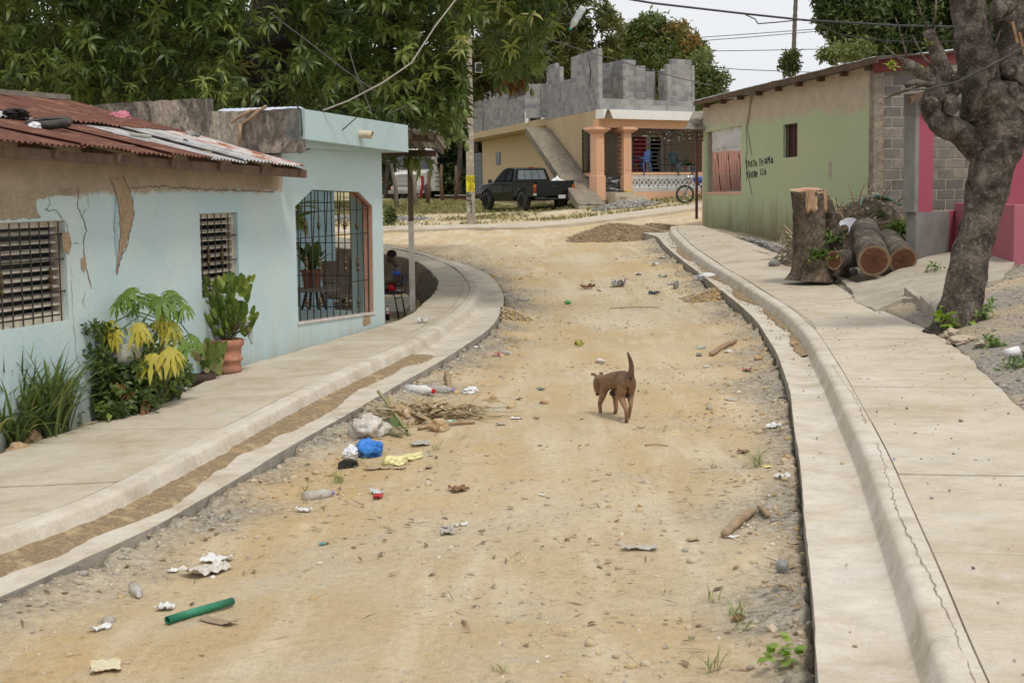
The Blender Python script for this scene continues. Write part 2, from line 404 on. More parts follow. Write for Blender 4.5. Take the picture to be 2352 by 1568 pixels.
m, n, b = _mat('street_dirt'); v = vecn(n, True)
def attr(n, nm):
    a = n.nodes.new('ShaderNodeAttribute'); a.attribute_name = nm; return a.outputs['Fac']
big = noisef(n, v, .55, 6, .62, .6); mid = noisef(n, v, 2.6, 6, .7, .5); sm = noisef(n, v, 17, 6, .75, .3); fi = noisef(n, v, 75, 4, .75)
st = noisef(n, v, 1.6, 5, .6, .3, (2.2, .3, 1))
col = ramp(n, big, [(.34, (.54, .455, .32)), (.48, (.51, .41, .265)), (.6, (.49, .375, .22)), (.72, (.47, .35, .19))]).outputs[0]
col = mixc(n, ramp(n, st, [(.48, (0, 0, 0)), (.64, (.8,)*3)]).outputs[0], col, (.60, .51, .36))
och = mathn(n, 'MULTIPLY', attr(n, 'ochre'), ramp(n, mid, [(.33, (.15,)*3), (.55, (1, 1, 1))]).outputs[0])
col = mixc(n, och, col, (.51, .365, .185))
col = mixc(n, mathn(n, 'MULTIPLY', attr(n, 'rut'), ramp(n, mid, [(.3, (.3,)*3), (.55, (1,)*3)]).outputs[0]), col, (.61, .53, .385))
pat = ramp(n, noisef(n, v, 1.1, 7, .75, 1.2), [(.55, (0, 0, 0)), (.66, (.6,)*3)]).outputs[0]
col = mixc(n, pat, col, (.47, .42, .33))
bk = mathn(n, 'MULTIPLY', attr(n, 'bank'), ramp(n, mid, [(.3, (.35,)*3), (.5, (1, 1, 1))]).outputs[0])
gr = ramp(n, sm, [(.35, (.17, .15, .12)), (.52, (.33, .29, .23)), (.68, (.46, .42, .35))]).outputs[0]
col = mixc(n, bk, col, gr)
yd = ramp(n, mid, [(.35, (.17, .17, .07)), (.5, (.30, .27, .13)), (.62, (.44, .37, .22))]).outputs[0]
col = mixc(n, attr(n, 'yard'), col, yd)
vg = ramp(n, sm, [(.3, (.15, .14, .125)), (.5, (.28, .25, .21)), (.7, (.42, .37, .30))]).outputs[0]
col = mixc(n, attr(n, 'verge'), col, vg)
col = mixc(n, 1., col, ramp(n, sm, [(.28, (.62, .58, .52)), (.42, (.95,)*3), (.7, (1.1,)*3)]).outputs[0], 'MULTIPLY')
col = mixc(n, 1., col, ramp(n, fi, [(.3, (.86, .84, .80)), (.5, (1.1,)*3), (.75, (1.28,)*3)]).outputs[0], 'MULTIPLY')
n.links.new(col, b.inputs['Base Color']); b.inputs['Roughness'].default_value = .95; b.inputs['Specular IOR Level'].default_value = .15
hh = mathn(n, 'ADD', mathn(n, 'MULTIPLY', sm, 1.0), mathn(n, 'MULTIPLY', fi, .45))
bumpn(n, b, hh, .8, .035)
MATS['street_dirt'] = m
ground = npmesh('ground', np.stack([XX.ravel(), YY.ravel(), H.ravel()], 1), Fq, m, smooth=True, kind='structure')
def addattr(o, nm, a):
    t = o.data.attributes.new(nm, 'FLOAT', 'POINT'); t.data.foreach_set('value', np.clip(a, 0, 1).ravel().astype(np.float32))
addattr(ground, 'bank', np.clip(1.15*np.exp(-(np.minimum(dL*.8, dR*1.25)/.40)**1.6)+1.4*fbm(XX, YY, .9, 8)*np.exp(-(dB/.9)**2)-.12, 0, 1)*~mF)
addattr(ground, 'rut', .85*sum(np.exp(-((XX-cxr-o)/.16)**2) for o in (-.95, -.62, .5, .82, .15))*(.4+1.6*vnoise(XX, YY, 2.1, 24))*np.clip((YY-7)/5, 0, 1)*np.clip((34-YY)/6, 0, 1)*~(mL | mR | mF))
addattr(ground, 'ochre', np.clip(.05+1.9*fbm(XX, YY, 2.3, 11)+.5*np.exp(-((YY-18)/4)**2)+.8*np.exp(-((dL-.8)/.3)**2)*(YY < 16), 0, 1)*~mF*.9)
yardv = mF*np.clip(.15+.85*np.clip((YY-52+.35*XX*0)/5, 0, 1)+1.3*fbm(XX, YY, 3, 15), 0, 1)
addattr(ground, 'yard', yardv); addattr(ground, 'verge', mR*np.clip(.9+fbm(XX, YY, 1.2, 13), 0, 1))

# ------------------------------------------------------------------ concrete
def concrete(name, base, stain, light=None, scale=1.1):
    m, n, b = _mat(name); v = vecn(n, True)
    a = noisef(n, v, scale, 6, .65, .5); c = noisef(n, v, 5, 6, .7, .6); f = noisef(n, v, 60, 4, .7)
    br = noisef(n, v, 14, 4, .6, 0, (.25, 3, 1))
    col = ramp(n, a, [(.33, light or base), (.5, base), (.68, stain)]).outputs[0]
    col = mixc(n, 1., col, ramp(n, c, [(.25, (.80,)*3), (.5, (1, 1, 1)), (.8, (1.06,)*3)]).outputs[0], 'MULTIPLY')
    col = mixc(n, 1., col, ramp(n, f, [(.3, (.86,)*3), (.55, (1.02,)*3)]).outputs[0], 'MULTIPLY')
    col = mixc(n, 1., col, ramp(n, br, [(.3, (.92,)*3), (.6, (1.02,)*3)]).outputs[0], 'MULTIPLY')
    col = mixc(n, ramp(n, noisef(n, v, 2.3, 8, .8, 1.5), [(.52, (0, 0, 0)), (.6, (.5,)*3)]).outputs[0], col, tuple(x*1.1 for x in stain))
    col = mixc(n, ramp(n, noisef(n, v, 1.7, 8, .78, 2), [(.54, (0, 0, 0)), (.62, (.55,)*3)]).outputs[0], col, tuple(c_*.5+.27 for c_ in base))
    col = mixc(n, ramp(n, noisef(n, v, 33, 3, .6), [(.68, (0, 0, 0)), (.73, (.6,)*3)]).outputs[0], col, (.2, .16, .12))
    n.links.new(col, b.inputs['Base Color']); b.inputs['Roughness'].default_value = .85; b.inputs['Specular IOR Level'].default_value = .25
    bumpn(n, b, mathn(n, 'ADD', f, mathn(n, 'MULTIPLY', br, .6)), .35, .012); MATS[name] = m; return m
slabm = concrete('sidewalk_concrete', (.51, .445, .345), (.42, .345, .24), (.56, .50, .405))
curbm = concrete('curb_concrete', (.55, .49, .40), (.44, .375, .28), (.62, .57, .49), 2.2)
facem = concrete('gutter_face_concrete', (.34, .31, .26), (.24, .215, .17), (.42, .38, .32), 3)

def walk(O, K, I, gz, wz, label, slablen, phase, side, kmax=None):
    root = thing('sidewalk', (float(K[len(K)//2][0]), float(K[len(K)//2][1]), 0), None, None); root['kind'] = 'structure'
    On, Id = nearest(O, K)[0], nearest(I, K)[0]
    # keep the outer edge travelling forward
    cross = np.zeros((len(K), 2))
    T = np.gradient(K, axis=0); T /= np.linalg.norm(T, axis=1)[:, None]; N = np.stack([-T[:, 1], T[:, 0]], 1)*side
    wI = np.maximum(.45, np.linalg.norm(Id-K, axis=1)); wO = np.maximum(.12, np.linalg.norm(On-K, axis=1))
    ker = np.hanning(17)[1:-1]; ker /= ker.sum(); wO = np.convolve(np.pad(wO, 7, 'edge'), ker, 'valid')
    gK = Gv(K[:, 0], K[:, 1])
    # curb + gutter profile, offsets from the curb foot (negative: towards the road)
    offs = [(-1, -.35, 0), (-1, 0, 0), (-.5, -.018, 0), (0, -.012, -.03), (0, .0, 0), (0, .045, .025), (0, (wz-gz)*.78, .038), (0, (wz-gz)*.95, .055), (0, wz-gz, .085), (0, wz-gz+.001, .14), (0, wz-gz, .19)]
    rows = []
    for k in range(len(K)):
        r = []
        ji = .004*math.sin(k*.37)+rng.normal(0, .0012)
        for fo, dz, dx in offs:
            w_ = fo*(wO[k]+(ji if fo == -1 else 0)); p = K[k]+N[k]*(w_+dx); r.append((p[0], p[1], gK[k]+gz+dz+.003*math.sin(k*.31)+rng.normal(0, .0006)))
        rows.append(r)
    # curb and gutter in castings of about 3 m
    seg = 15; j = 0; cut = 2
    while j < len(K)-1:
        e = min(j+seg, len(K)-1); mbc = MB(); mbg = MB(); 
        A = [list(x) for x in rows[j:e+1]]
        nn = len(A)
        mbg.add([p for r in A for p in r[1:5]], [(i*4+c, (i+1)*4+c, (i+1)*4+c+1, i*4+c+1) for i in range(nn-1) for c in range(3)])
        mbc.add([p for r in A for p in r[4:]], [(i*7+c, (i+1)*7+c, (i+1)*7+c+1, i*7+c+1) for i in range(nn-1) for c in range(6)])
        mbf = MB().add([p for r in A for p in r[:2]], [(i*2, (i+1)*2, (i+1)*2+1, i*2+1) for i in range(nn-1)])
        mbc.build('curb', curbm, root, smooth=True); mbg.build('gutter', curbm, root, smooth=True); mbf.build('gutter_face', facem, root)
        j = e
    # slabs
    s = phase; L = .2
    fk = lambda t, A: np.array([np.interp(t/L, range(len(K)), A[:, 0]), np.interp(t/L, range(len(K)), A[:, 1])])
    tot = (len(K)-1)*L
    while s < tot:
        e = min(s+slablen, tot); a0, a1 = s+.006, e-.006
        if e-s < .3: break
        st = np.linspace(a0, a1, max(3, int((a1-a0)/.25)+1)); nu = 6; vs = []; 
        for t in st:
            k_ = np.interp(t/L, range(len(K)), range(len(K))); kp = fk(t, K); nn_ = fk(t, N); i_ = fk(t, Id)
            dv = i_-kp; wd = np.linalg.norm(dv); dv = dv/wd if wd > .4 else nn_; wd = max(wd, .5)
            a_ = kp+nn_*.20; b_ = kp+dv*wd
            for c in range(nu+1):
                p = a_+(b_-a_)*(c/nu); 
                if c == nu: p = p+nn_*rng.normal(0, .012)
                vs.append((p[0], p[1]))
        vs = np.array(vs); z = Gv(vs[:, 0], vs[:, 1])+wz-.003+.004*fbm(vs[:, 0], vs[:, 1], .8, 2)+rng.normal(0, .0015)
        ns = len(st); top = [(x, y, zz) for (x, y), zz in zip(vs, z)]; mb = MB()
        mb.add(top, [(i*(nu+1)+c, (i+1)*(nu+1)+c, (i+1)*(nu+1)+c+1, i*(nu+1)+c+1) for i in range(ns-1) for c in range(nu)])
        ring = [i*(nu+1) for i in range(ns)]+[(ns-1)*(nu+1)+c for c in range(1, nu+1)]+[i*(nu+1)+nu for i in range(ns-2, -1, -1)]+[c for c in range(nu-1, 0, -1)]
        low = [(top[i][0], top[i][1], top[i][2]-.14) for i in ring]; kk = len(mb.v)
        mb.v += low+[top[i] for i in ring]; R_ = len(ring)
        for i in range(R_): mb.f.append((kk+i, kk+(i+1) % R_, kk+R_+(i+1) % R_, kk+R_+i)); mb.m.append(0)
        mb.build('slab', slabm, root); s = e
    return root
walkL = walk(OL, KL, IL, GUT_L, WALK_L, 'left', 2.0, .0, 1)
walkR = walk(OR_, KR, IR, GUT_R, WALK_R, 'right', 2.0, .9, -1)
for K, sd_, wz, a, b_, o_, w_ in ((KR, -1, WALK_R, 2, 30, .13, .006), (KR, -1, WALK_R, 34, 52, .15, .005), (KL, 1, WALK_L, 60, 96, .30, .006), (KR, -1, WALK_R, 70, 130, .215, .009)):
    T = np.gradient(K, axis=0); T /= np.linalg.norm(T, axis=1)[:, None]; N = np.stack([-T[:, 1], T[:, 0]], 1)*sd_; vs = []
    for i in range((min(b_, len(K)-1)-a)*4):
        k = a+i/4; c = np.array([np.interp(k, range(len(K)), K[:, j]) for j in (0, 1)]); nn = N[int(k)]; j_ = o_+rng.normal(0, .006)+.02*math.sin(i*.07); h = w_*rng.uniform(.2, .6); z = G(*c)+wz+.004
        for q in (j_-h, j_+h): p = c+nn*q; vs.append((p[0], p[1], z))
    MB().add(vs, [(2*i, 2*i+1, 2*i+3, 2*i+2) for i in range(len(vs)//2-1)]).build('crack', M('pavement_crack', (.25, .19, .13)), walkR if sd_ < 0 else walkL)

# far kerb path
mb = MB(); n_ = len(FA); fb, _ = nearest(FB, FA); gA = Gv(FA[:, 0], FA[:, 1]); gB = Gv(fb[:, 0], fb[:, 1])
prof = []
for i in range(n_):
    a, c = FA[i], fb[i]; za = gA[i]+.12+rng.normal(0, .006); zb = gB[i]+.12
    prof += [(a[0], a[1]-.03, za-.35), (a[0], a[1], za-.02), (a[0], a[1]+.03, za), (c[0], c[1], zb), (c[0], c[1]+.02, zb-.3)]
mb.add(prof, [(i*5+c, (i+1)*5+c, (i+1)*5+c+1, i*5+c+1) for i in range(n_-1) for c in range(4)])
mb.build('kerb_path', slabm, kind='structure', loc=(0, 49, 0))

for K, sd_, wz, wk in ((KR, -1, WALK_R, walkR), (KL, 1, WALK_L, walkL)):
    T = np.gradient(K, axis=0); T /= np.linalg.norm(T, axis=1)[:, None]; N = np.stack([-T[:, 1], T[:, 0]], 1)*sd_; zk = Gv(K[:, 0], K[:, 1])+wz-.008
    vs = [(*(K[i]+N[i]*o), zk[i]) for i in range(len(K)) for o in (.183, .212)]
    MB().add(vs, [(2*i, 2*i+1, 2*i+3, 2*i+2) for i in range(len(K)-1)]).build('joint_dirt', M('joint_dirt', (.33, .26, .17), (.2, .16, .11), 9, 1, .5, world=True), wk)
# sandy silt lying in the left gutter, and a thin strip in the right
siltm = M('gutter_silt', (.42, .30, .16), (.27, .20, .12), 6, .95, .7, 50, fine=.35, world=True, c3=(.5, .38, .22), bd=.03)
def silt(K, O, side, gz, wfun, name, k0, k1):
    T = np.gradient(K, axis=0); T /= np.linalg.norm(T, axis=1)[:, None]; N = np.stack([-T[:, 1], T[:, 0]], 1)*side
    ks = np.linspace(k0, k1, int((k1-k0)*3)); V_ = []; nu = 7
    for k in ks:
        c = np.array([np.interp(k, range(len(K)), K[:, 0]), np.interp(k, range(len(K)), K[:, 1])]); nn = np.array([np.interp(k, range(len(K)), N[:, 0]), np.interp(k, range(len(K)), N[:, 1])])
        w_ = wfun(k)*(1+.5*fbm(c[0:1], c[1:2], .8, 21)[0]*2); g = G(*c)
        for j in range(nu+1):
            p = c-nn*(w_*j/nu-.02); V_.append((p[0], p[1], g+gz+.012*(1-(j/nu)**3)+.010*float(vnoise(p[0], p[1], .06, 3))+(.015 if j == 0 else 0)-(.025 if j == nu else 0)))
    ns = len(ks); fs = [(i*(nu+1)+c, (i+1)*(nu+1)+c, (i+1)*(nu+1)+c+1, i*(nu+1)+c+1) for i in range(ns-1) for c in range(nu)]
    MB().add(V_, fs).build(name, siltm, smooth=True, kind='stuff', label='brown silt and grit lying along the foot of the curb', cat='silt', loc=tuple(K[len(K)//2])+(0,))
kx = lambda x, y, K: int(np.argmin(((K-np.array(hit(x, y, .15).xy))**2).sum(1)))
silt(KL, OL, 1, GUT_L, lambda k: .21, 'silt', 1, kx(960, 812, KL))
silt(KR, OR_, -1, GUT_R, lambda k: .10+.05*math.sin(k*.4), 'silt', kx(1860, 820, KR), kx(1560, 568, KR))

# cut earth wall and yard floor under the left bend
earthm = M('cut_earth', (.20, .15, .10), (.11, .085, .06), 3, .98, 1, 18, world=True, fine=.4, bd=.06)
k0 = int(np.argmin(((IL-np.array(hit(900, 735, WALK_L).xy))**2).sum(1))); seg = IL[k0:]
V_ = []; nv = 8
for i, p in enumerate(seg):
    T = seg[min(i+1, len(seg)-1)]-seg[max(i-1, 0)]; T = T/np.linalg.norm(T); N = np.array([-T[1], T[0]]); g = G(*p)+WALK_L
    for j in range(nv+1):
        t = j/nv; z = (g-.03)*(1-t)-.03*t; o = .05+.16*t+.12*float(fbm(i*.2, z, .5, 3)); q_ = p+N*o*(1 if t > 0 else .0)
        V_.append((q_[0], q_[1], z))
ns = len(seg)
MB().add(V_, [(i*(nv+1)+c, (i+1)*(nv+1)+c, (i+1)*(nv+1)+c+1, i*(nv+1)+c+1) for i in range(ns-1) for c in range(nv)]).build('earth_bank', earthm, smooth=True, kind='structure', loc=(-1.5, 27, 0))
MB().box(-9, -1.25, 20.42, 23.6, -.1, .012).box(-9, -1.75, 24.3, 27.6, -.1, .10).build('yard_floor', concrete('yard_concrete', (.42, .37, .29), (.33, .28, .2)), kind='structure', loc=(-4, 24, 0))
# ------------------------------------------------------------------ shared materials
iron = M('black_iron', (.018, .017, .017), (.04, .032, .026), 20, .5, .2, 80, spec=.5)
brass = M('dull_brass', (.13, .10, .055), (.07, .05, .03), 20, .45, .2, metal=.6)
woodb = M('brown_wood', (.17, .11, .07), (.09, .06, .04), 6, .85, .5, 40, stretch=(1, 1, .3))
woodg = M('grey_wood', (.30, .26, .21), (.17, .145, .115), 6, .9, .5, 40)
rust = M('rusted_tin', (.19, .07, .04), (.115, .045, .032), 3, .8, .3, 30, world=True, c3=(.27, .13, .075), lo=.3, hi=.7, fine=.25)
tin = M('grey_tin', (.52, .52, .51), (.33, .31, .29), 4, .45, .2, 30, metal=.35, world=True, spec=.5, c3=(.26, .17, .12), lo=.42, hi=.78)
tinw = M('white_tin', (.72, .74, .76), (.6, .62, .63), 5, .4, .1, 30, metal=.2, world=True)
louvm = M('beige_louvre', (.58, .52, .43), (.42, .36, .28), 8, .6, .2)
darkroom = M('dark_room_wall', (.05, .048, .045), rough=.9)  # near-black colour puts the shade of the unlit rooms into the walls
mortar = M('mortar', (.52, .46, .36), (.38, .33, .26), 9, .95, .8, 50, world=True)
blkm = [M('concrete_block_%d' % i, c, tuple(x*.8 for x in c), 7, .95, .6, 55, world=True, fine=.25) for i, c in enumerate([(.33, .33, .335), (.40, .40, .40), (.27, .275, .29), (.36, .355, .35)])]
blko = [M('old_block_%d' % i, c, tuple(x*.75 for x in c), 7, .95, .7, 50, world=True, fine=.3) for i, c in enumerate([(.27, .245, .21), (.33, .29, .24), (.21, .19, .17)])]
def painted(name, paint, under, zedge=None, ew=.02, stainz=None, stain=(.2, .17, .1), nsc=3.5, faded=None, soft=False):
    """wall paint over plaster; edge of the painted area, and rising damp, follow the wall's own height"""
    m, n, b = _mat(name); v = vecn(n, True)
    a = noisef(n, v, .8, 6, .6, .4); c = noisef(n, v, 4, 6, .7, .5); f = noisef(n, v, 45, 4, .7)
    sx = n.nodes.new('ShaderNodeSeparateXYZ'); n.links.new(v, sx.inputs[0])
    fd = faded or tuple(min(1, x*.9+.06) for x in paint)
    col = ramp(n, a, [(.3, paint), (.7, fd)]).outputs[0]
    col = mixc(n, ramp(n, c, [(.62, (0, 0, 0)), (.8, (.35,)*3)]).outputs[0], col, under)
    if zedge is not None:
        k = noisef(n, v, nsc, 8, .72 if not soft else .5, .8)
        z = mathn(n, 'ADD', sx.outputs[2], mathn(n, 'MULTIPLY', mathn(n, 'SUBTRACT', k, .5), .22 if not soft else .5))
        fac = n.nodes.new('ShaderNodeMapRange'); fac.inputs[1].default_value = zedge-ew; fac.inputs[2].default_value = zedge+ew; n.links.new(z, fac.inputs[0])
        un = ramp(n, c, [(.3, tuple(x*.78 for x in under)), (.6, under)]).outputs[0]
        col = mixc(n, fac.outputs[0], col, un)
    if stainz is not None:
        k = noisef(n, v, 1.3, 6, .7, .6, (3, 3, .35)); z = mathn(n, 'ADD', sx.outputs[2], mathn(n, 'MULTIPLY', mathn(n, 'SUBTRACT', k, .5), -1.9))
        fac = n.nodes.new('ShaderNodeMapRange'); fac.inputs[1].default_value = stainz+.5; fac.inputs[2].default_value = stainz-.35; fac.inputs[3].default_value = 0; fac.inputs[4].default_value = .8; n.links.new(z, fac.inputs[0])
        st = ramp(n, c, [(.3, stain), (.65, tuple(min(1, x*1.7) for x in stain))]).outputs[0]
        col = mixc(n, fac.outputs[0], col, st)
    col = mixc(n, 1., col, ramp(n, f, [(.3, (.9,)*3), (.6, (1.02,)*3)]).outputs[0], 'MULTIPLY')
    n.links.new(col, b.inputs['Base Color']); b.inputs['Roughness'].default_value = .8; b.inputs['Specular IOR Level'].default_value = .25
    bumpn(n, b, mathn(n, 'ADD', mathn(n, 'MULTIPLY', c, 1.5), f), .35, .012); MATS[name] = m; return m
plaster = M('bare_plaster', (.42, .34, .24), (.30, .24, .165), 2.5, .95, .6, 35, world=True, fine=.25)
peelm = M('peeled_plaster', (.45, .33, .21), (.33, .235, .15), 9, .95, .8, 40, world=True, fine=.3)
crackm = M('crack', (.19, .14, .10), rough=1)
aqua = painted('aqua_paint', (.42, .58, .61), (.42, .34, .25), 2.06, .02, -.12, (.30, .25, .16), faded=(.56, .63, .61))
aquap = painted('aqua_porch_paint', (.46, .58, .57), (.40, .42, .36), None, .025, -.12, (.30, .25, .16), faded=(.52, .63, .64))
aqua2 = painted('aqua_parapet_paint', (.46, .60, .62), (.42, .38, .30), faded=(.45, .57, .56))
aquaboard = M('aqua_boards', (.42, .60, .66), (.36, .53, .58), 5, .7, .2)
orangep = M('orange_paint', (.52, .20, .12), (.42, .30, .24), 10, .8, .4)

def corrugated(mb, P00, P10, P11, P01, period=.076, amp=.011, nv=4, warp=.012, seed=0):
    """P00-P10 runs across the ribs, P00-P01 along them"""
    P00, P10, P11, P01 = map(Vector, (P00, P10, P11, P01)); L = (P10-P00).length
    nrm = (P10-P00).cross(P01-P00).normalized(); nrm = nrm if nrm.z > 0 else -nrm
    nu = max(8, int(L/period*6))
    def fn(a, b):
        p = (P00*(1-a)+P10*a)*(1-b)+(P01*(1-a)+P11*a)*b
        return p+nrm*(amp*math.sin(2*math.pi*a*L/period)+warp*mnoise.noise(Vector((a*3+seed, b*2, seed*.7))))
    return mb.grid(fn, nu, nv)

_blk = {}
def blockmesh(ln, hh, th, i, mats):
    k = (round(ln, 2), i, id(mats))
    if k not in _blk:
        r = random.Random(hash(k) & 999); mb = MB(); g = .008; c = .006
        x0, x1, y0, y1, z0, z1 = g, ln-g, -th/2, th/2, g, hh-g
        j = lambda: r.uniform(-.003, .003)
        fr = [(x0+c, y1+j(), z0+c), (x1-c, y1+j(), z0+c), (x1-c, y1+j(), z1-c), (x0+c, y1+j(), z1-c)]
        bk = [(x0, y1-c*1.5, z0), (x1, y1-c*1.5, z0), (x1, y1-c*1.5, z1), (x0, y1-c*1.5, z1)]; b2 = [(x, y0, z) for x, y, z in bk]
        mb.add(fr+bk+b2, [(0, 1, 2, 3)]+[(a, a+4, (a+1) % 4+4, (a+1) % 4) for a in range(4)]+[(a+4, a+8, (a+1) % 4+8, (a+1) % 4+4) for a in range(4)]+[(11, 10, 9, 8)])
        me = bpy.data.meshes.new('block'); me.from_pydata(mb.v, [], mb.f); me.materials.append(mats[i % len(mats)]); me.update(); _blk[k] = me
    return _blk[k]
def blockwall(pl, segs, zb, parent, budget, off=0, bw=.4, bh=.2, th=.15, mats=blkm, seed=1, zbf=None):
    """segs: (u0, u1, ztop); blocks as parts while the budget lasts, then one joined part"""
    r = random.Random(seed); rest = MB(); mo = MB(); base = base_of(parent)
    ang = Matrix(((pl.d.x, pl.n.x, 0), (pl.d.y, pl.n.y, 0), (0, 0, 1)))
    if pl.d.cross(pl.n).z < 0: ang = Matrix(((pl.d.x, pl.n.x, 0), (pl.d.y, pl.n.y, 0), (0, 0, 1)))
    for u0, u1, zt in segs:
        nrow = int(round((zt-zb)/bh))
        if nrow <= 0: continue
        pl.box(mo, u0+.012, u1-.012, zb+.012, zb+nrow*bh-.012, off-th/2+.068, off-th/2-.068)
        for row in range(nrow):
            u = u0; z = zb+row*bh; ph = (math.floor(u0/bw)*bw+(bw/2 if row % 2 else 0)-u0)
            xs = [u0]+[x for x in np.arange(u0+ph, u1+.01, bw) if u0+.08 < x < u1-.08]+[u1]
            for a, b_ in zip(xs[:-1], xs[1:]):
                me = blockmesh(b_-a, bh, th, r.choice([0, 0, 1, 1, 2, 3]), mats)
                p = pl.pt(a, z, off-th/2)
                if budget[0] > 0:
                    budget[0] -= 1; o = bpy.data.objects.new('block', me); COL.objects.link(o); o.parent = parent
                    M4 = ang.to_4x4(); M4.translation = p-base; o.matrix_local = M4
                else:
                    vs = [ang@vv.co+p for vv in me.vertices]; rest.cm = r.choice([0, 1, 2, 3]) % len(mats); rest.add(vs, [tuple(f.vertices) for f in me.polygons])
    if mo.v: mo.build('mortar', mortar, parent)
    if rest.v: rest.build('block_course', mats, parent, kind='stuff')
def patch(pl, pix_, mat, name, parent, off=.004, amp=.012, step=.05, seed=3, th=.003, jagall=True):
    uz = [pl.uz(x, y, off) for x, y in pix_]; L = jagline(uz, step, amp, seed, True)
    mb = MB(); tr = geometry.tessellate_polygon([[Vector((a, c, 0)) for a, c in L]]); N = len(L)
    mb.add([pl.pt(a, c, off) for a, c in L]+[pl.pt(a, c, off-th) for a, c in L], [tuple(t) for t in tr]+[(i, (i+1) % N, (i+1) % N+N, i+N) for i in range(N)])
    return mb.build(name, mat, parent)
def crack(pl, pix_, parent, w=.006, seed=1, off=.003, mat=None):
    w *= .75
    uz = [pl.uz(x, y, off) for x, y in pix_]; L = jagline(uz, .035, .014, seed)
    mb = MB(); n_ = len(L); r = random.Random(seed)
    vs = []
    for i, (a, c) in enumerate(L):
        d = (L[min(i+1, n_-1)][0]-L[max(i-1, 0)][0], L[min(i+1, n_-1)][1]-L[max(i-1, 0)][1]); l = math.hypot(*d)+1e-9
        h = w*r.uniform(.25, 1)/2*(.3 if i in (0, n_-1) else 1); nx_, nz_ = -d[1]/l*h, d[0]/l*h
        vs += [pl.pt(a+nx_, c+nz_, off), pl.pt(a-nx_, c-nz_, off)]
    mb.add(vs, [(2*i, 2*i+1, 2*i+3, 2*i+2) for i in range(n_-1)]); mb.build('crack', mat or crackm, parent)

# ------------------------------------------------------------------ the blue house
c1 = W(884, 740, 20.5); c0 = W(0, 900, 12.45)
PB = Pl(c1, c0); B0 = c1.copy(); B0.z = .1
blue = thing('blue_house', B0, 'low pale blue house with peeling plaster and a rusty tin roof beside the left pavement', 'house')
u640 = PB.uz(648, 400)[0]; UL = 11.2; TH = .15
octo = [(677.9,473.9),(717.4,435.4),(824,440.9),(855.5,473.9),(859,717.8),(685.6,740.9)]
octo_uz = [PB.uz(*p) for p in octo]
w1 = [PB.uz(458, 489), PB.uz(545, 489), PB.uz(547, 672), PB.uz(464, 686)]
w1 = (w1[1][0], w1[0][0], (w1[2][1]+w1[3][1])/2, (w1[0][1]+w1[1][1])/2)
a_ = PB.uz(149, 506); b_ = PB.uz(151, 738); w0 = (a_[0], a_[0]+1.35, b_[1], a_[1])
rect = lambda q: [(q[0], q[2]), (q[1], q[2]), (q[1], q[3]), (q[0], q[3])]
mb = MB(); zpb = 2.63
PB.wall(mb, [(u640-.002, -.5), (u640-.002, 2.46), (UL, 2.60), (UL, -.9)], [rect(w1), rect(w0)], 0, TH)
mb.build('wall', aqua, blue)
mb = MB(); PB.wall(mb, [(0, -.5), (0, zpb), (u640, zpb), (u640, -.5)], [octo_uz], 0, TH); mb.build('porch_wall', aquap, blue)
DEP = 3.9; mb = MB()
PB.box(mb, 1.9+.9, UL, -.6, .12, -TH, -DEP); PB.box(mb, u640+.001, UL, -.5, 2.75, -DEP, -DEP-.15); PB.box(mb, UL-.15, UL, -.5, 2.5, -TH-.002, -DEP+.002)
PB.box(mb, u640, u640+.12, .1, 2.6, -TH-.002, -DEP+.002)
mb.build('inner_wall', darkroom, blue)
# parapet (front band) and porch slab
mb = MB(); q = [PB.uz(x, y, .3) for x, y in ((938, 350), (938, 288), (688, 249), (688, 318))]
uR, uLp = q[0][0], q[3][0]; top = [(uLp, q[2][1]), (uLp*.5+uR*.5, (q[2][1]+q[1][1])/2+.0), (uR, q[1][1])]
PB.wall(mb, [(uR, q[0][1]), (uR, q[1][1]), (uLp, q[2][1]), (uLp, q[3][1])], [], .3, .16)
zlow = min(q[0][1], q[3][1])
mb.build('parapet', aqua2, blue)
mb = MB(); PB.box(mb, uR+.002, uLp-.002, zlow-.0, zlow+.12, .139, -2.3); mb.build('porch_ceiling', aqua2, blue)
# drain pipe through the parapet
pp = PB.P(826, 307, .3); mb = MB(); e = pp+PB.n*.14+Vector((.03, 0, -.02))
mb.tube([pp-PB.n*.05, e], .05, 16, cap=False).tube([e, pp-PB.n*.05], .043, 16, cap=False); mb.build('drain_pipe', M('pvc', (.66, .60, .47), (.5, .42, .3), 8, .5), blue, smooth=True)
# weathered side parapet running back
cor = PB.pt(uLp, 0, .3); PW = Pl(cor, cor-PB.n*4)
wthm = M('weathered_render', (.34, .29, .23), (.12, .105, .09), 2.2, 1, 1, 28, world=True, c3=(.44, .38, .30), lo=.38, hi=.6, fine=.45, stretch=(1, 1, .5), bd=.03)
prof = [PW.uz(x, y) for x, y in ((690,249),(640,251),(560,255),(476,257),(475,226),(420,228),(330,234),(240,240),(165,244),(120,262))]
prof = jagline(prof, .05, .008, 5)
mb = MB(); PW.wall(mb, [(0, 2.5)]+[(max(u, 0), z) for u, z in prof]+[(prof[-1][0], 2.5)], [], 0, .16); mb.build('side_parapet', wthm, blue)
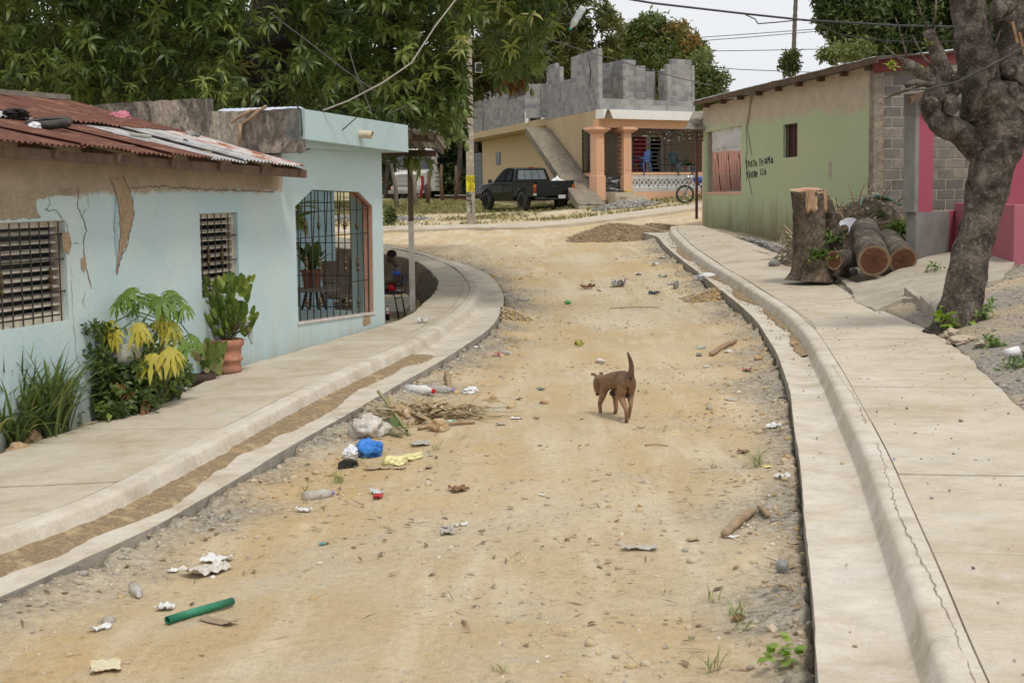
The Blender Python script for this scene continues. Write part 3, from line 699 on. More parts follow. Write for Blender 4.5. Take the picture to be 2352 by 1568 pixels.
# beams of the roof: eave line and ridge line
E1 = PB.P(712, 386, .40); E0 = PB.P(0, 325, .40); ed = (E0-E1); L0 = ed.length; ed /= L0
Rg1 = PW.P(172, 247); Rg1 = Rg1+PB.n*.02
zr1 = Rg1.z; back = (Vector((Rg1.x, Rg1.y, 0))-Vector((PB.pt(uLp, 0, .4).x, PB.pt(uLp, 0, .4).y, 0))).length
def roofpt(a, b_, dz=0):
    """a metres along the eave from its right end, b_ 0..1 up the slope"""
    e = E1+ed*a; p = e-PB.n*(back*b_); r = p.copy()
    zr = zr1+(.05-.012*a); r.z = e.z*(1-b_)+zr*b_+dz
    return r
aw = (PB.pt(uLp, 0, .4)-Vector((E1.x, E1.y, 0))).dot(PB.d)       # where the side parapet stands
x = 0.0; k = 0
while x < UL+.6:
    wdt = .82
    for row in range(2):
        b0, b1 = (0, .56) if row == 0 else (.5, 1.0)
        rr_ = random.Random(k*7+row); dz = rr_.uniform(0, .02)+(.02 if row else 0)+(.012 if k % 2 else 0)
        x0 = x-.03; x1 = x+wdt
        if row == 0 and x0 < aw+.0: b1 = .14 if x1 < aw+.4 else b1
        if row == 1 and x1 < aw+.6: continue
        x0r = max(x0, aw+.04) if b1 > .2 else x0
        mb = MB(); j = rr_.uniform(-.03, .03)
        corrugated(mb, roofpt(x0r, b0+j*.3, dz), roofpt(x1, b0-j*.3, dz+rr_.uniform(-.01, .02)), roofpt(x1, b1, dz+.01), roofpt(x0r, b1, dz), seed=k+row*9)
        mt = tin if (k, row) in ((2, 0), (4, 1), (6, 1), (1, 0)) else rust
        if (k, row) == (0, 0): mt = M('mixed_tin', (.34, .12, .07), (.5, .47, .44), 3.5, .7, .3, 30, world=True, lo=.45, hi=.52)
        o = mb.build('roof_sheet', mt, blue, smooth=True)
    x += wdt-.06; k += 1
mb = MB(); mb.bar(roofpt(-.05, .03, -.09), roofpt(UL, .03, -.09), .05, .09); mb.build('eave_board', woodb, blue)
mb = MB(); mb.bar(roofpt(aw+.2, 1., .06), roofpt(UL, 1., .10), .12, .06); mb.build('ridge_board', woodg, blue)
for i in range(12):
    a = .15+i*.95; b1 = .12 if a < aw+.1 else .95
    MB().bar(roofpt(a, .01, -.06), roofpt(a, b1, -.06), .05, .07).build('rafter', woodb, blue)
# patches and cracks on the front
patch(PB, [(252,408),(284,408),(300,440),(309,490),(300,530),(291,566),(275,600),(268,630),(270,600),(277,545),(274,480),(266,440)], peelm, 'peeled_patch', blue, .006, .02, .03)
crack(PB, [(282,406),(300,440),(309,490),(300,530),(291,566),(275,600),(268,632)], blue, .022, 40, .008)  # rim cracks at the patch edges double as its painted recess shadow
crack(PB, [(254,410),(266,440),(275,480),(277,545),(270,600)], blue, .014, 41, .008)
patch(PB, [(262,452),(272,444),(278,500),(276,560),(268,606),(263,560),(265,500)], M('old_blue_paint', (.33, .50, .54), (.38, .53, .55), 8, .8, .4, world=True), 'old_paint', blue, .003, .008)
patch(PB, [(186,596),(194,588),(199,612),(193,626),(187,616)], peelm, 'peeled_patch', blue, .006, .008, .03)
patch(PB, [(143,534),(158,532),(165,560),(158,585),(146,578)], peelm, 'peeled_patch', blue, .006, .01, .04)
patch(PB, [(0,438),(60,440),(110,440),(185,432),(170,448),(120,452),(84,460),(86,488),(95,500),(40,504),(0,504),(-120,505),(-120,436)], plaster, 'bare_patch', blue, .004, .012)
patch(PB, [(600,398),(650,398),(642,412),(634,436),(600,432)], plaster, 'bare_patch', blue, .004, .01)
for i, (pts, wd) in enumerate([([(182,432),(178,470),(190,500),(200,530),(192,560),(196,600),(204,640),(210,664)], .022), ([(100,482),(130,484),(152,510),(160,560)], .014), ([(205,452),(200,480),(186,500)], .01),
        ([(300,432),(360,428),(420,432),(500,436),(560,438),(630,440)], .02), ([(160,600),(166,640),(165,690),(172,760),(176,820),(190,850)], .008), ([(110,448),(116,470),(108,486)], .009), ([(266,446),(262,520),(270,620)], .014),
        ([(196,668),(190,690),(196,705)], .016), ([(168,560),(186,562)], .01)]):
    crack(PB, pts, blue, wd, i)
patch(PB, [(838,722),(849,720),(852,742),(836,748),(833,742)], peelm, 'peeled_patch', blue, .004, .012, .03)

def louvre_window(pl, q, parent, nsl, bars, horiz, knob=(), full=False):
    u0, u1, z0, z1 = q; mb = MB(); f = .055
    wn = mb
    pl.box(mb, u0, u0+f, z0, z1, -.05, -.12); pl.box(mb, u1-f, u1, z0, z1, -.05, -.12); pl.box(mb, u0+f, u1-f, z1-f, z1, -.05, -.12); pl.box(mb, u0+f, u1-f, z0, z0+f, -.05, -.12)
    w_ = mb.build('window', louvm, parent)
    for i in range(nsl):
        z = z0+f+(z1-z0-2*f)*(i+.5)/nsl; h = (z1-z0)/nsl*.27; s = MB()
        s.add([pl.pt(u0+f, z-h*.5, -.045), pl.pt(u1-f, z-h*.5, -.045), pl.pt(u1-f, z+h*.45, -.11), pl.pt(u0+f, z+h*.45, -.11),
               pl.pt(u0+f, z-h*.5-.012, -.045), pl.pt(u1-f, z-h*.5-.012, -.045), pl.pt(u1-f, z+h*.45-.012, -.11), pl.pt(u0+f, z+h*.45-.012, -.11)],
              [(0, 1, 2, 3), (4, 7, 6, 5), (0, 4, 5, 1), (2, 6, 7, 3), (1, 5, 6, 2), (0, 3, 7, 4)])
        s.build('slat', louvm, w_)
    for u in bars: MB().tube([pl.pt(u, z0+.01, -.02), pl.pt(u, z1-.01, -.02)], .007, 6).build('bar', iron, w_)
    for z in horiz: MB().bar(pl.pt(u0, z, -.028), pl.pt(u1, z, -.028), .012).build('bar', iron, w_)
    for u, z in knob:
        MB().lathe(pl.pt(u, z, -.02), [(.008, -.11), (.016, -.1), (.02, -.08), (.012, -.06), (.022, -.03), (.022, 0), (.012, .03), (.018, .05), (.014, .08), (.008, .1)], 8).build('bar_collar', brass, w_)
    mb = MB(); pl.box(mb, u0, u1, z0-.02, z0-.002, .012, -.05)
    return w_
du = (w1[1]-w1[0]); louvre_window(PB, w1, blue, 9, [w1[0]+du*t for t in (.22, .4, .58, .76, .92)], [w1[2]+.42*(w1[3]-w1[2]), w1[2]+.72*(w1[3]-w1[2])], [(w1[0]+du*.4, (w1[2]+w1[3])/2), (w1[0]+du*.76, (w1[2]+w1[3])/2)])
du = (w0[1]-w0[0]); louvre_window(PB, w0, blue, 10, [w0[0]+.14*i+.08 for i in range(9)], [w0[2]+.3*(w0[3]-w0[2]), w0[2]+.62*(w0[3]-w0[2]), w0[3]-.12], [(w0[0]+.22, (w0[2]+w0[3])/2-.05), (w0[0]+.92, (w0[2]+w0[3])/2-.05)])
# iron grille in the eight-sided porch opening
gr = MB(); gp = [PB.pt(u, z, -.07) for u, z in octo_uz]
for a, b_ in zip(gp, gp[1:]+gp[:1]): gr.bar(a, b_, .018)
gro = gr.build('grille', iron, blue)
def octo_z(u, topq=True):
    L = octo_uz; zs = []
    for (ua, za), (ub, zb_) in zip(L, L[1:]+L[:1]):
        if (ua-u)*(ub-u) <= 0 and abs(ua-ub) > 1e-6: zs.append(za+(zb_-za)*(u-ua)/(ub-ua))
    return (min(zs), max(zs)) if len(zs) > 1 else (None, None)
for zx in (120,195,262,335,402,470,540,605,667,735,795):
    px = 660.3+.2198*zx; u = PB.uz(px, 600, -.07)[0]; lo_, hi_ = octo_z(u)
    if lo_ is None: continue
    MB().tube([PB.pt(u, lo_+.01, -.07), PB.pt(u, hi_-.01, -.07)], .0085, 6).build('bar', iron, gro)
    if zx in (195,335,605,735):
        for zy, sc in ((870, 1.), (1275, .6), (470, .5)):
            z = PB.uz(px, 413.4+.2198*zy, -.07)[1]
            MB().lathe(PB.pt(u, z, -.07), [(.01, -.11*sc), (.018, -.1*sc), (.026, -.07*sc), (.014, -.05*sc), (.026, -.02*sc), (.026, .01*sc), (.014, .04*sc), (.022, .06*sc), (.01, .09*sc)], 8).build('bar_collar', brass, gro)
for zy in (322, 583, 1100):
    z = PB.uz(760, 413.4+.2198*zy, -.07)[1]; us = [octo_uz[0][0], octo_uz[3][0]]
    if zy == 322: pass
    MB().bar(PB.pt(octo_uz[0][0]-.02, z, -.078), PB.pt(octo_uz[4][0]+.02, z, -.078), .012).build('bar', iron, gro)
# orange primer on the reveal
mb = MB()
for i in (2, 3):
    (ua, za), (ub, zb_) = octo_uz[i], octo_uz[i+1]
    mb.add([PB.pt(ua+.004, za-.004, -.01), PB.pt(ub+.004, zb_-.004, -.01), PB.pt(ub+.004, zb_-.004, -.14), PB.pt(ua+.004, za-.004, -.14)], [(0, 1, 2, 3)])
mb.build('primer', orangep, blue)
mb = MB(); (ua, za), (ub, zb_) = octo_uz[4], octo_uz[5]
mb.hexa([PB.pt(ua-.03, za-.02, .015), PB.pt(ub+.03, zb_-.02, .015), PB.pt(ub+.03, zb_-.02, -.15), PB.pt(ua-.03, za-.02, -.15)], [PB.pt(ua-.03, za+.004, .015), PB.pt(ub+.03, zb_+.004, .015), PB.pt(ub+.03, zb_+.004, -.15), PB.pt(ua-.03, za+.004, -.15)])
mb.build('sill', M('white_sill', (.68, .70, .68), (.55, .40, .33), 6, .7, .3), blue)
# end wall of the porch: corner pier, low wall, far pier, slanting bars
pn = -PB.n
def ew(u, dpt, z): return PB.pt(u, z, -dpt)
mb = MB(); PB.box(mb, .001, .13, .05, zpb-.01, -TH-.001, -.42); PB.box(mb, .001, .13, .05, .42, -.42, -2.1); PB.box(mb, .001, .13, .05, zpb-.01, -2.1, -2.3)
PB.box(mb, .13, 2.4, -.1, .08, -TH-.001, -2.3)
mb.build('porch_end_wall', aqua2, blue)
g2 = MB(); g2.bar(ew(.07, .42, .47), ew(.07, 2.1, .47), .015); g2o = g2.build('end_grille', iron, blue); MB().bar(ew(.07, .42, 2.3), ew(.07, 2.1, 2.3), .015).build('bar', iron, g2o)
for i in range(9):
    d_ = .5+i*.19; MB().tube([ew(.07, d_+.0, .47), ew(.07, d_-.12, 2.3)], .008, 6).build('bar', iron, g2o)
for z in (.9, 1.35, 1.9): MB().bar(ew(.075, .42, z), ew(.075, 2.1, z), .012).build('bar', iron, g2o)
# clapboard shed seen through the porch
sx1 = W(771, 600, 24.6); shed = thing('clapboard_shed', (sx1.x, sx1.y, 0), 'light blue clapboard hut wall seen through the bars of the porch', 'shed')
PC = Pl((sx1.x, sx1.y), (sx1.x-3, sx1.y-.35)); mb = MB(); PC.box(mb, .02, 3, 0, 3.0, -.03, -.10); PC.box(mb, .0, .06, 0, 3.0, -.03, -2.0); mb.build('wall', aquaboard, shed)
for i in range(15):
    z = .02+i*.2; mb = MB(); mb.hexa([PC.pt(0, z, 0), PC.pt(3, z, 0), PC.pt(3, z, -.025), PC.pt(0, z, -.025)], [PC.pt(0, z+.205, -.018), PC.pt(3, z+.205, -.018), PC.pt(3, z+.205, -.028), PC.pt(0, z+.205, -.028)]); mb.build('board', aquaboard, shed)

# awning behind the corner: post, timbers, tin
aw_t = thing('lean_to_awning', W(948, 712, 24.0), 'small tin lean-to on a half whitewashed timber post behind the blue corner', 'awning')
P0 = W(948, 716, 24.0); mid = W(948, 508, 24.0); tp = W(950, 352, 24.0)
MB().bar(P0, Vector((P0.x, P0.y, mid.z)), .085).build('post', M('whitewashed_wood', (.78, .73, .66), (.55, .49, .42), 5, .9, .4, 40), aw_t, label='lower post length, flaking whitewash')
MB().bar(Vector((P0.x, P0.y, mid.z)), Vector((P0.x, P0.y, tp.z)), .08).build('post', woodb, aw_t, label='upper post length, bare brown timber')
a1, a2 = W(872, 352, 24.0), W(990, 366, 24.0); a1.y = a2.y = P0.y
MB().bar(Vector((a1.x-.5, P0.y, tp.z+.04)), Vector((P0.x+.42, P0.y, tp.z-.01)), .05, .1).build('beam', woodb, aw_t)
MB().bar(Vector((a1.x-.5, P0.y-1.9, tp.z+.25)), Vector((P0.x+.45, P0.y-1.2, tp.z+.18)), .05, .1).build('beam', woodb, aw_t)
for i, xx in enumerate((-.35, .1, .4)):
    MB().bar(Vector((P0.x+xx, P0.y-1.6, tp.z+.24)), Vector((P0.x+xx+.1, P0.y+.35, tp.z+.03)), .05, .08).build('rafter', woodg, aw_t)
for i in range(3):
    mb = MB(); xa = P0.x-1.15+i*.55
    corrugated(mb, (xa, P0.y-1.8, tp.z+.34), (xa+.6, P0.y-1.8, tp.z+.31-.02*i), (xa+.68, P0.y+.45, tp.z+.08), (xa+.08, P0.y+.45, tp.z+.10), seed=i+40); mb.build('roof_sheet', woodg if i == 1 else tin, aw_t, smooth=True)

# ------------------------------------------------------------------ the green house
gA_, gB_ = W(1615, 515, 37.1), W(2005, 578, 29.2)
PG = Pl(gA_, gB_); GL = PG.L
gh = thing('green_house', (gA_.x, gA_.y, 1.0), 'long green shop wall with black graffiti beside the right pavement', 'house')
greenw = painted('green_paint', (.43, .52, .32), (.56, .47, .36), 3.52, .12, 1.25, (.17, .13, .07), 1.2, (.49, .53, .35), True)
topL = PG.uz(1620, 245)[1]; topR = PG.uz(2004, 150)[1]
h1 = [PG.uz(x, y) for x, y in ((1623.5, 443.5), (1623, 304), (1702, 288), (1702, 439))]
h2 = [PG.uz(x, y) for x, y in ((1799, 363), (1799, 287), (1831.5, 282), (1831.5, 360))]
mb = MB(); PG.wall(mb, [(0, .2), (0, topL), (GL, topR), (GL, .2)], [h1, h2], 0, .16); mb.build('wall', greenw, gh)
patch(PG, [PG_ for PG_ in ((1903, 371), (1910, 371), (1909, 412), (1903, 410))], mortar, 'bare_patch', gh, .005, .004, .05)
e1 = PG.d.copy(); PEd = Vector((-PG.d.y, PG.d.x, 0)); PEd = PEd if PEd.x > 0 else -PEd
PE = Pl(gB_, gB_+PEd*8)
# rough corner column and block end wall
mb = MB(); PE.box(mb, -.02, .20, .2, topR+.02, .014, -.17); mb.build('column', M('rough_render', (.40, .34, .26), (.25, .21, .16), 5, 1, 1, 25, world=True, fine=.35, bd=.03), gh)
ztR = lambda px, py: PE.uz(px, py)[1]
rows = []; u = .22
while u < 7.6: rows.append((u, min(u+.8, 7.7), topR-.02+.0*u)); u += .8
blockwall(PE, [(.21, 7.6, topR-.1)], .35, gh, [170], off=-.02, mats=blko, bh=.2)
mb = MB(); PE.box(mb, .21, 7.6, topR-.1, topR+.02, -.03, -.15); mb.build('mortar_cap', mortar, gh)

# roof planes
ra = PG.P(1592, 232, .25); rb = PG.P(2012, 130, .25); rc = PE.P(2200, 104, .12)
dz_dx = (rc.z-rb.z)/((rc-rb).length); ext = 8.2
rc2 = rb+(Vector((rc.x-rb.x, rc.y-rb.y, 0)).normalized()*ext); rc2.z = rb.z+dz_dx*ext*.55
ra2 = ra+(rc2-rb)
nsh = 10
for i in range(nsh):
    t0, t1 = i/nsh-.006, (i+1)/nsh
    A = ra.lerp(rb, t0); B = ra.lerp(rb, t1); C = ra2.lerp(rc2, t1); D = ra2.lerp(rc2, t0); mb = MB()
    corrugated(mb, A, B, C, D, nv=3, seed=i+60); mb.build('roof_sheet', tinw if i < 2 else tin, gh, smooth=True)
MB().bar(ra+Vector((0, 0, -.07))-PG.n*.03, rb+Vector((0, 0, -.07))-PG.n*.03, .04, .1).build('fascia_board', woodb, gh)
for i in range(9):
    p = ra.lerp(rb, (i+.4)/9); MB().bar(p+Vector((0, 0, -.15))-PG.n*.1, p+Vector((0, 0, -.13))-PG.n*.55, .09, .1).build('rafter', woodb, gh)
fr0 = PE.pt(-.02, 0, .03); zf = rb.z-.06
mb = MB(); L_ = 7.6
q0 = PE.pt(-.05, zf, .03); q1 = PE.pt(L_, zf+dz_dx*L_*.9, .03)
mb.bar(q0+Vector((0, 0, -.10)), q1+Vector((0, 0, -.10)), .03, .24); mb.build('fascia', M('red_fascia', (.23, .045, .035), (.17, .05, .045), 3, .7, .2, world=True), gh)
MB().bar(q0+Vector((0, 0, .045))+PE.n*.03, q1+Vector((0, 0, .045))+PE.n*.03, .08, .025).build('roof_trim', M('white_trim', (.8, .8, .82)), gh)
# window one: bars, pink wall beyond the open end; window two: bars and brown shutter
def rectbars(pl, q, n_, hz, parent, nm='window', mat=None, back=None, th=.008, tilt=0):
    us = [p[0] for p in q]; zs = [p[1] for p in q]; u0, u1, z0, z1 = min(us), max(us), (q[0][1]+q[3][1])/2, (q[1][1]+q[2][1])/2
    mb = MB(); mb.bar(pl.pt(u0+.01, z0, -.08), pl.pt(u0+.01, z1, -.08), .025); mb.bar(pl.pt(u1-.01, z0, -.08), pl.pt(u1-.01, z1, -.08), .025); mb.bar(pl.pt(u0, z0+.012, -.08), pl.pt(u1, z0+.012, -.08), .03); mb.bar(pl.pt(u0, z1-.012, -.08), pl.pt(u1, z1-.012, -.08), .03)
    w_ = mb.build(nm, mat or iron, parent)
    for i in range(n_):
        u = u0+(u1-u0)*(i+.7)/(n_+.4); MB().tube([pl.pt(u, z0, -.08), pl.pt(u+tilt, z1, -.08)], th, 6).build('bar', mat or iron, w_)
    for t in hz: MB().bar(pl.pt(u0, z0+(z1-z0)*t, -.09), pl.pt(u1, z0+(z1-z0)*t, -.09), .014).build('bar', mat or iron, w_)
    return w_, (u0, u1, z0, z1)
redbar = M('rusty_red_bars', (.50, .42, .40), (.34, .16, .13), 12, .6)
wg, qg = rectbars(PG, h1, 13, (.28, .76), gh, mat=redbar, th=.007)
pinkr = M('salmon_paint', (.80, .42, .34), (.72, .38, .31), 2, .8, .2, world=True)
mb = MB(); PG.box(mb, -1.5, -1.4, .9, 3.2, -.62, -4); mb.build('inner_wall', pinkr, gh)  # stands outdoors past the open end, placed there to catch open-sky light
for i in range(9):
    a = .15+i*.3; MB().tube([PG.pt(-1.3, .95, -.7-a), PG.pt(-1.3, 2.9, -.5-a)], .012, 5).build('bar', iron, gh)
mb = MB(); PG.box(mb, qg[0]-.02, qg[1]+.02, qg[2]-.05, qg[2]+.0, .01, -.15); mb.build('sill', pinkr, gh)
wg2, qg2 = rectbars(PG, h2, 4, (.45,), gh)
mb = MB(); PG.box(mb, qg2[0], qg2[1], qg2[2], qg2[3], -.13, -.15); mb.build('shutter', M('maroon_shutter', (.11, .035, .03), (.07, .025, .022), 6, .6), gh)
# torn banner inside the first window
ban = [(1635, 308), (1652, 300), (1678, 296), (1702, 292), (1702.5, 344), (1672, 345), (1650, 348), (1640, 344), (1638, 330)]
uzb = [PG.uz(x, y, -.05) for x, y in ban]; bu0, bu1 = min(a for a, c in uzb), max(a for a, c in uzb)
mb = MB(); N_ = 12
def banf(a, b_):
    px = 1637+(1702-1637)*a; t = 303-12*a-6*math.sin(a*3.1); bt = 349-4*a+1.5*math.sin(a*9); y = t+(bt-t)*b_
    p = PG.P(px, y, -.045); return p+PG.n*(.018*math.sin(a*17+b_*3)+.012*math.sin(b_*9+a*4))
mb.grid(banf, 24, 12)
bn = mb.build('banner', M('white_vinyl', (.66, .66, .66), (.56, .55, .55), 3, .5, world=True), None, smooth=True, label='torn white plastic banner tied inside the barred shop window', cat='banner', loc=PG.P(1670, 325, -.045))
def text(s, pl, px, py, h, off, mat, parent, name='lettering', rot=0., sx=1.):
    """flat lettering mesh on a wall plane, built from the built-in font"""
    cu = bpy.data.curves.new(name, 'FONT'); cu.body = s; cu.size = h*1.38; cu.align_x = 'CENTER'; cu.resolution_u = 2
    t = bpy.data.objects.new('tmp', cu); dg = bpy.context.evaluated_depsgraph_get(); COL.objects.link(t); bpy.context.view_layer.update()
    me = bpy.data.meshes.new_from_object(t.evaluated_get(bpy.context.evaluated_depsgraph_get())); COL.objects.unlink(t); bpy.data.objects.remove(t)
    me.materials.clear(); me.materials.append(mat); o = bpy.data.objects.new(name, me); COL.objects.link(o); o.parent = parent
    d = pl.d if pl.d.x > 0 else -pl.d
    Mx = Matrix(((d.x*sx, 0, pl.n.x, 0), (d.y*sx, 0, pl.n.y, 0), (0, 1, 0, 0), (0, 0, 0, 1)))@Matrix.Rotation(rot, 4, 'Z')
    Mx.translation = pl.P(px, py, off)-base_of(parent); o.matrix_local = Mx; return o
inkm = plain('black_ink', (.03, .03, .035))
for s_, px, py, h in (('COSMETICO', 1664, 341.5, .035), ('COSTURA', 1678, 340.5, .035), ('BISUTERIA', 1694, 339, .03), ('TE DE MESA', 1649, 344, .03)):
    text(s_, PG, px, py, h, .002, inkm, bn)
# graffiti, painted with a brush: strokes in letter boxes
GL_ = {'c': [[(.9,.75),(.6,1),(.2,.8),(.1,.4),(.3,.05),(.7,0),(.75,-.3)]], 'n': [[(.1,0),(.1,.8)],[(.1,.6),(.5,.85),(.8,.6),(.85,0)]], 'i': [[(.4,0),(.4,.7)]], 's': [[(.8,.8),(.4,.9),(.2,.65),(.6,.45),(.7,.15),(.2,0)]],
 't': [[(.5,1.1),(.5,0)],[(.1,.85),(.9,.85)]], 'o': [[(.5,.75),(.15,.5),(.2,.1),(.6,0),(.85,.35),(.5,.75)]], 'T': [[(.5,.95),(.45,0)],[(.05,.9),(1.,1.)]], 'e': [[(.15,.4),(.85,.5),(.6,.85),(.2,.6),(.2,.15),(.8,.05)]],
 'a': [[(.8,.7),(.4,.8),(.15,.4),(.35,.05),(.75,.35),(.8,.75),(.85,0)]], 'M': [[(.05,0),(.15,1),(.5,.45),(.85,1.05),(.95,0)]], 'Y': [[(.1,1),(.45,.5)],[(.85,1.05),(.3,-.25)]], 'V': [[(.1,1),(.3,0),(.6,.0),(.8,.8)],[(.3,0),(.15,.9)]],
 'E': [[(.85,.9),(.2,.85),(.15,0),(.85,.05)],[(.2,.45),(.7,.5)]], 'N': [[(.1,0),(.15,.95),(.8,0),(.85,1)]], 'L': [[(.4,1),(.2,.05),(.75,.1)]]}
paintm = plain('black_wall_paint', (.03, .035, .045), .5)
def graffiti(word, px, py, h, adv):
    u, z = PG.uz(px, py, 0); sg = 1
    for ch in word:
        if ch == ' ': u += adv*.75; continue
        g = MB()
        for strk in GL_[ch]:
            pts = [PG.pt(u+x*adv*.78, z+y*h, .006) for x, y in strk]
            for a, b_ in zip(pts, pts[1:]): g.bar(a, b_, .021, .006, up=PG.n)
        g.build('letter', paintm, gh); u += adv*(.5 if ch == 'i' else 1.02)
graffiti('cnisto', 1714, 383.5, .15, .105); graffiti('Te', 1744, 380.5, .15, .11); graffiti('aMa', 1756, 376.5, .15, .155)
graffiti('Y', 1714, 410, .15, .12); graffiti('ViENe', 1720.5, 408, .15, .105); graffiti('LLa', 1747, 402.5, .15, .10)
for pts in ([(1726, 215), (1719, 260), (1713, 300), (1716, 345), (1712, 370), (1716, 395), (1727, 446)], [(1729, 214), (1723, 255), (1716, 296), (1722, 330), (1726, 357)]):
    MB().tube([PG.P(x, y, .02) for x, y in pts], .006, 5).build('loose_wire', iron, gh)
# little porch roof and rusty pole at the far corner
pol = W(1600, 503, 37.0); poltop = W(1598, 296, 37.0)
prc = thing('corner_awning', (pol.x, pol.y, pol.z), 'scrap of bent roofing on a thin rusty pole at the far green corner', 'awning')
MB().tube([pol, Vector((pol.x, pol.y, poltop.z+.1))], .035, 10).build('pole', M('rusty_pipe', (.20, .085, .06), (.12, .05, .04), 8, .7), prc, smooth=True)
for k in range(2):
    mb = MB(); a, b_, c_, d_ = W(1576-2, 297, 36.6), W(1618, 300, 36.9), W(1622, 256, 38.2), W(1592, 258, 38.2)
    mb.hexa([a, b_, c_, d_], [p+Vector((0, 0, .02)) for p in (a, b_, c_, d_)]) if k == 0 else mb.bar(W(1600, 300, 36.8), W(1618, 262, 38.), .06)
    mb.build('roof_sheet' if k == 0 else 'rafter', woodg if k == 0 else woodb, prc)

# ------------------------------------------------------------------ the pink house
kA, kB = W(2105, 600, 24.0), W(2300, 577, 26.2)
PK = Pl(kA, kB); pk = thing('pink_house', (kA.x, kA.y, .7), 'unfinished pink house with open porch columns behind the pruned tree', 'house')
pinkm = painted('pink_paint', (.37, .085, .12), (.34, .27, .24), None, faded=(.33, .07, .10))
pinkl = painted('light_pink_paint', (.44, .15, .18), (.40, .27, .25), None, faded=(.38, .12, .15))
greyc = M('smooth_grey_render', (.26, .25, .235), (.19, .18, .165), 2.5, .8, .2, 40, world=True)
def pkbox(px0, px1, yt, yb, o0, o1, mat, nm, zt=None):
    u0, zt_ = PK.uz(px0, yt, o0); u1, _ = PK.uz(px1, yt, o0); zb = PK.uz(px0, yb, o0)[1]; mb = MB(); PK.box(mb, u0, u1, zb, zt or zt_, o0, o1); return mb.build(nm, mat, pk, bev=.006)
zt_low = PK.uz(2110, 487)[1]
pkbox(2105, 2181, 487, 620, 0, -.18, greyc, 'low_wall', zt_low); pkbox(2181, 2300, 487, 620, -.001, -.18, pinkm, 'low_wall', zt_low)
pkbox(2104, 2113, 240, 488, .002, -.2, greyc, 'column_edge'); pkbox(2113, 2146, 240, 488, 0, -.2, pinkm, 'column')
pkbox(2104, 2420, 215, 262, .01, -.2, greyc, 'beam'); pkbox(2300, 2330, 240, 610, -.4, -.6, M('white_jamb', (.66, .62, .6)), 'jamb')
pkbox(2309, 2420, 240, 600, -.25, -.4, pinkm, 'wall')
p = W(2330, 470, 22.0); q_ = W(2331, 615, 22.0); mb = MB(); mb.box(p.x, p.x+2.5, p.y, p.y+.18, q_.z-.2, p.z); mb.build('front_wall', pinkl, pk, bev=.01)
mb = MB(); mb.box(p.x, p.x+.18, p.y+.181, p.y+3, q_.z-.2, p.z-.003); mb.build('front_wall', pinkl, pk, bev=.01)
mb = MB(); r0_, r1_ = W(2056, 213, 23.2), W(2330, 122, 25.4); bk_ = Vector((.35, 2.3, .02))
corrugated(mb, r0_, r1_, r1_+bk_, r0_+bk_+Vector((0, 0, 0)), seed=77, warp=.03); mb.build('roof_sheet', woodg, pk, smooth=True)
MB().bar(r0_+Vector((.3, .3, -.1)), r1_+Vector((0, .3, -.1)), .05, .09).build('roof_beam', woodb, pk)
mb = MB(); PK.box(mb, .3, 6, -.1, 3.4, -3.0, -3.1)
# concrete ramp (apron) up to the pink porch and the broken kerb stone
apm = concrete('ramp_concrete', (.40, .35, .275), (.31, .265, .2), (.46, .41, .33), 1.6)
def vsurf(name, pts, off, mat, jag=.02, kind='structure', th=.1, step=.18):
    P_ = [tuple(hit(x, y, off, Vv).xy) for x, y in pts]; L = jagline(P_, .2, jag, 4, True)
    # inner grid points
    A = np.array(L); x0, y0 = A.min(0); x1, y1 = A.max(0); gx_, gy_ = np.meshgrid(np.arange(x0, x1, step), np.arange(y0, y1, step)); ins = inpoly(A, gx_, gy_)
    pts2 = [(float(a), float(b_)) for a, b_ in zip(gx_[ins], gy_[ins])]; al = L+pts2
    r = geometry.delaunay_2d_cdt([Vector(t) for t in al], [(i, (i+1) % len(L)) for i in range(len(L))], [], 1, 1e-5)
    vs, es, fs = r[0], r[1], r[2]; z = Vv(np.array([v.x for v in vs]), np.array([v.y for v in vs]))+off+.01*fbm(np.array([v.x for v in vs]), np.array([v.y for v in vs]), .6, 2)
    mb = MB(); mb.add([(v.x, v.y, zz) for v, zz in zip(vs, z)], [tuple(f) for f in fs])
    lz = Vv(A[:, 0], A[:, 1])+off; mb.add([(a, b_, zz) for (a, b_), zz in zip(L, lz)]+[(a, b_, zz-th) for (a, b_), zz in zip(L, lz)], [(i, (i+1) % len(L), (i+1) % len(L)+len(L), i+len(L)) for i in range(len(L))])
    c = A.mean(0); return mb.build(name, mat, None, kind=kind, loc=(c[0], c[1], 0))
vsurf('ramp', [(1912,626),(1966,650),(2020,640),(2108,596),(2175,580),(2250,566),(2330,600),(2300,640),(2170,690),(2150,700),(2075,685),(2010,712),(1962,690),(1955,665)], .06, apm)
kb = MB(); 
for (xa, ya), (xb, yb) in (((2076,688),(2112,708)),((2112,708),(2136,722)),((2136,722),(2150,744))):
    a, b_ = hit(xa, ya, 0, Vv), hit(xb, yb, 0, Vv); kb.hexa([a+Vector((0, 0, -.15)), b_+Vector((0, 0, -.15)), b_+Vector((.1, .06, -.15)), a+Vector((.1, .06, -.15))], [a+Vector((0, 0, .17)), b_+Vector((0, 0, .12)), b_+Vector((.1, .06, .12)), a+Vector((.1, .06, .17))])
kb.build('kerb_stone', apm, None, bev=.01, label='short broken concrete kerb between the ramp and the leaning tree', cat='kerb', loc=hit(2110, 705, 0, Vv))
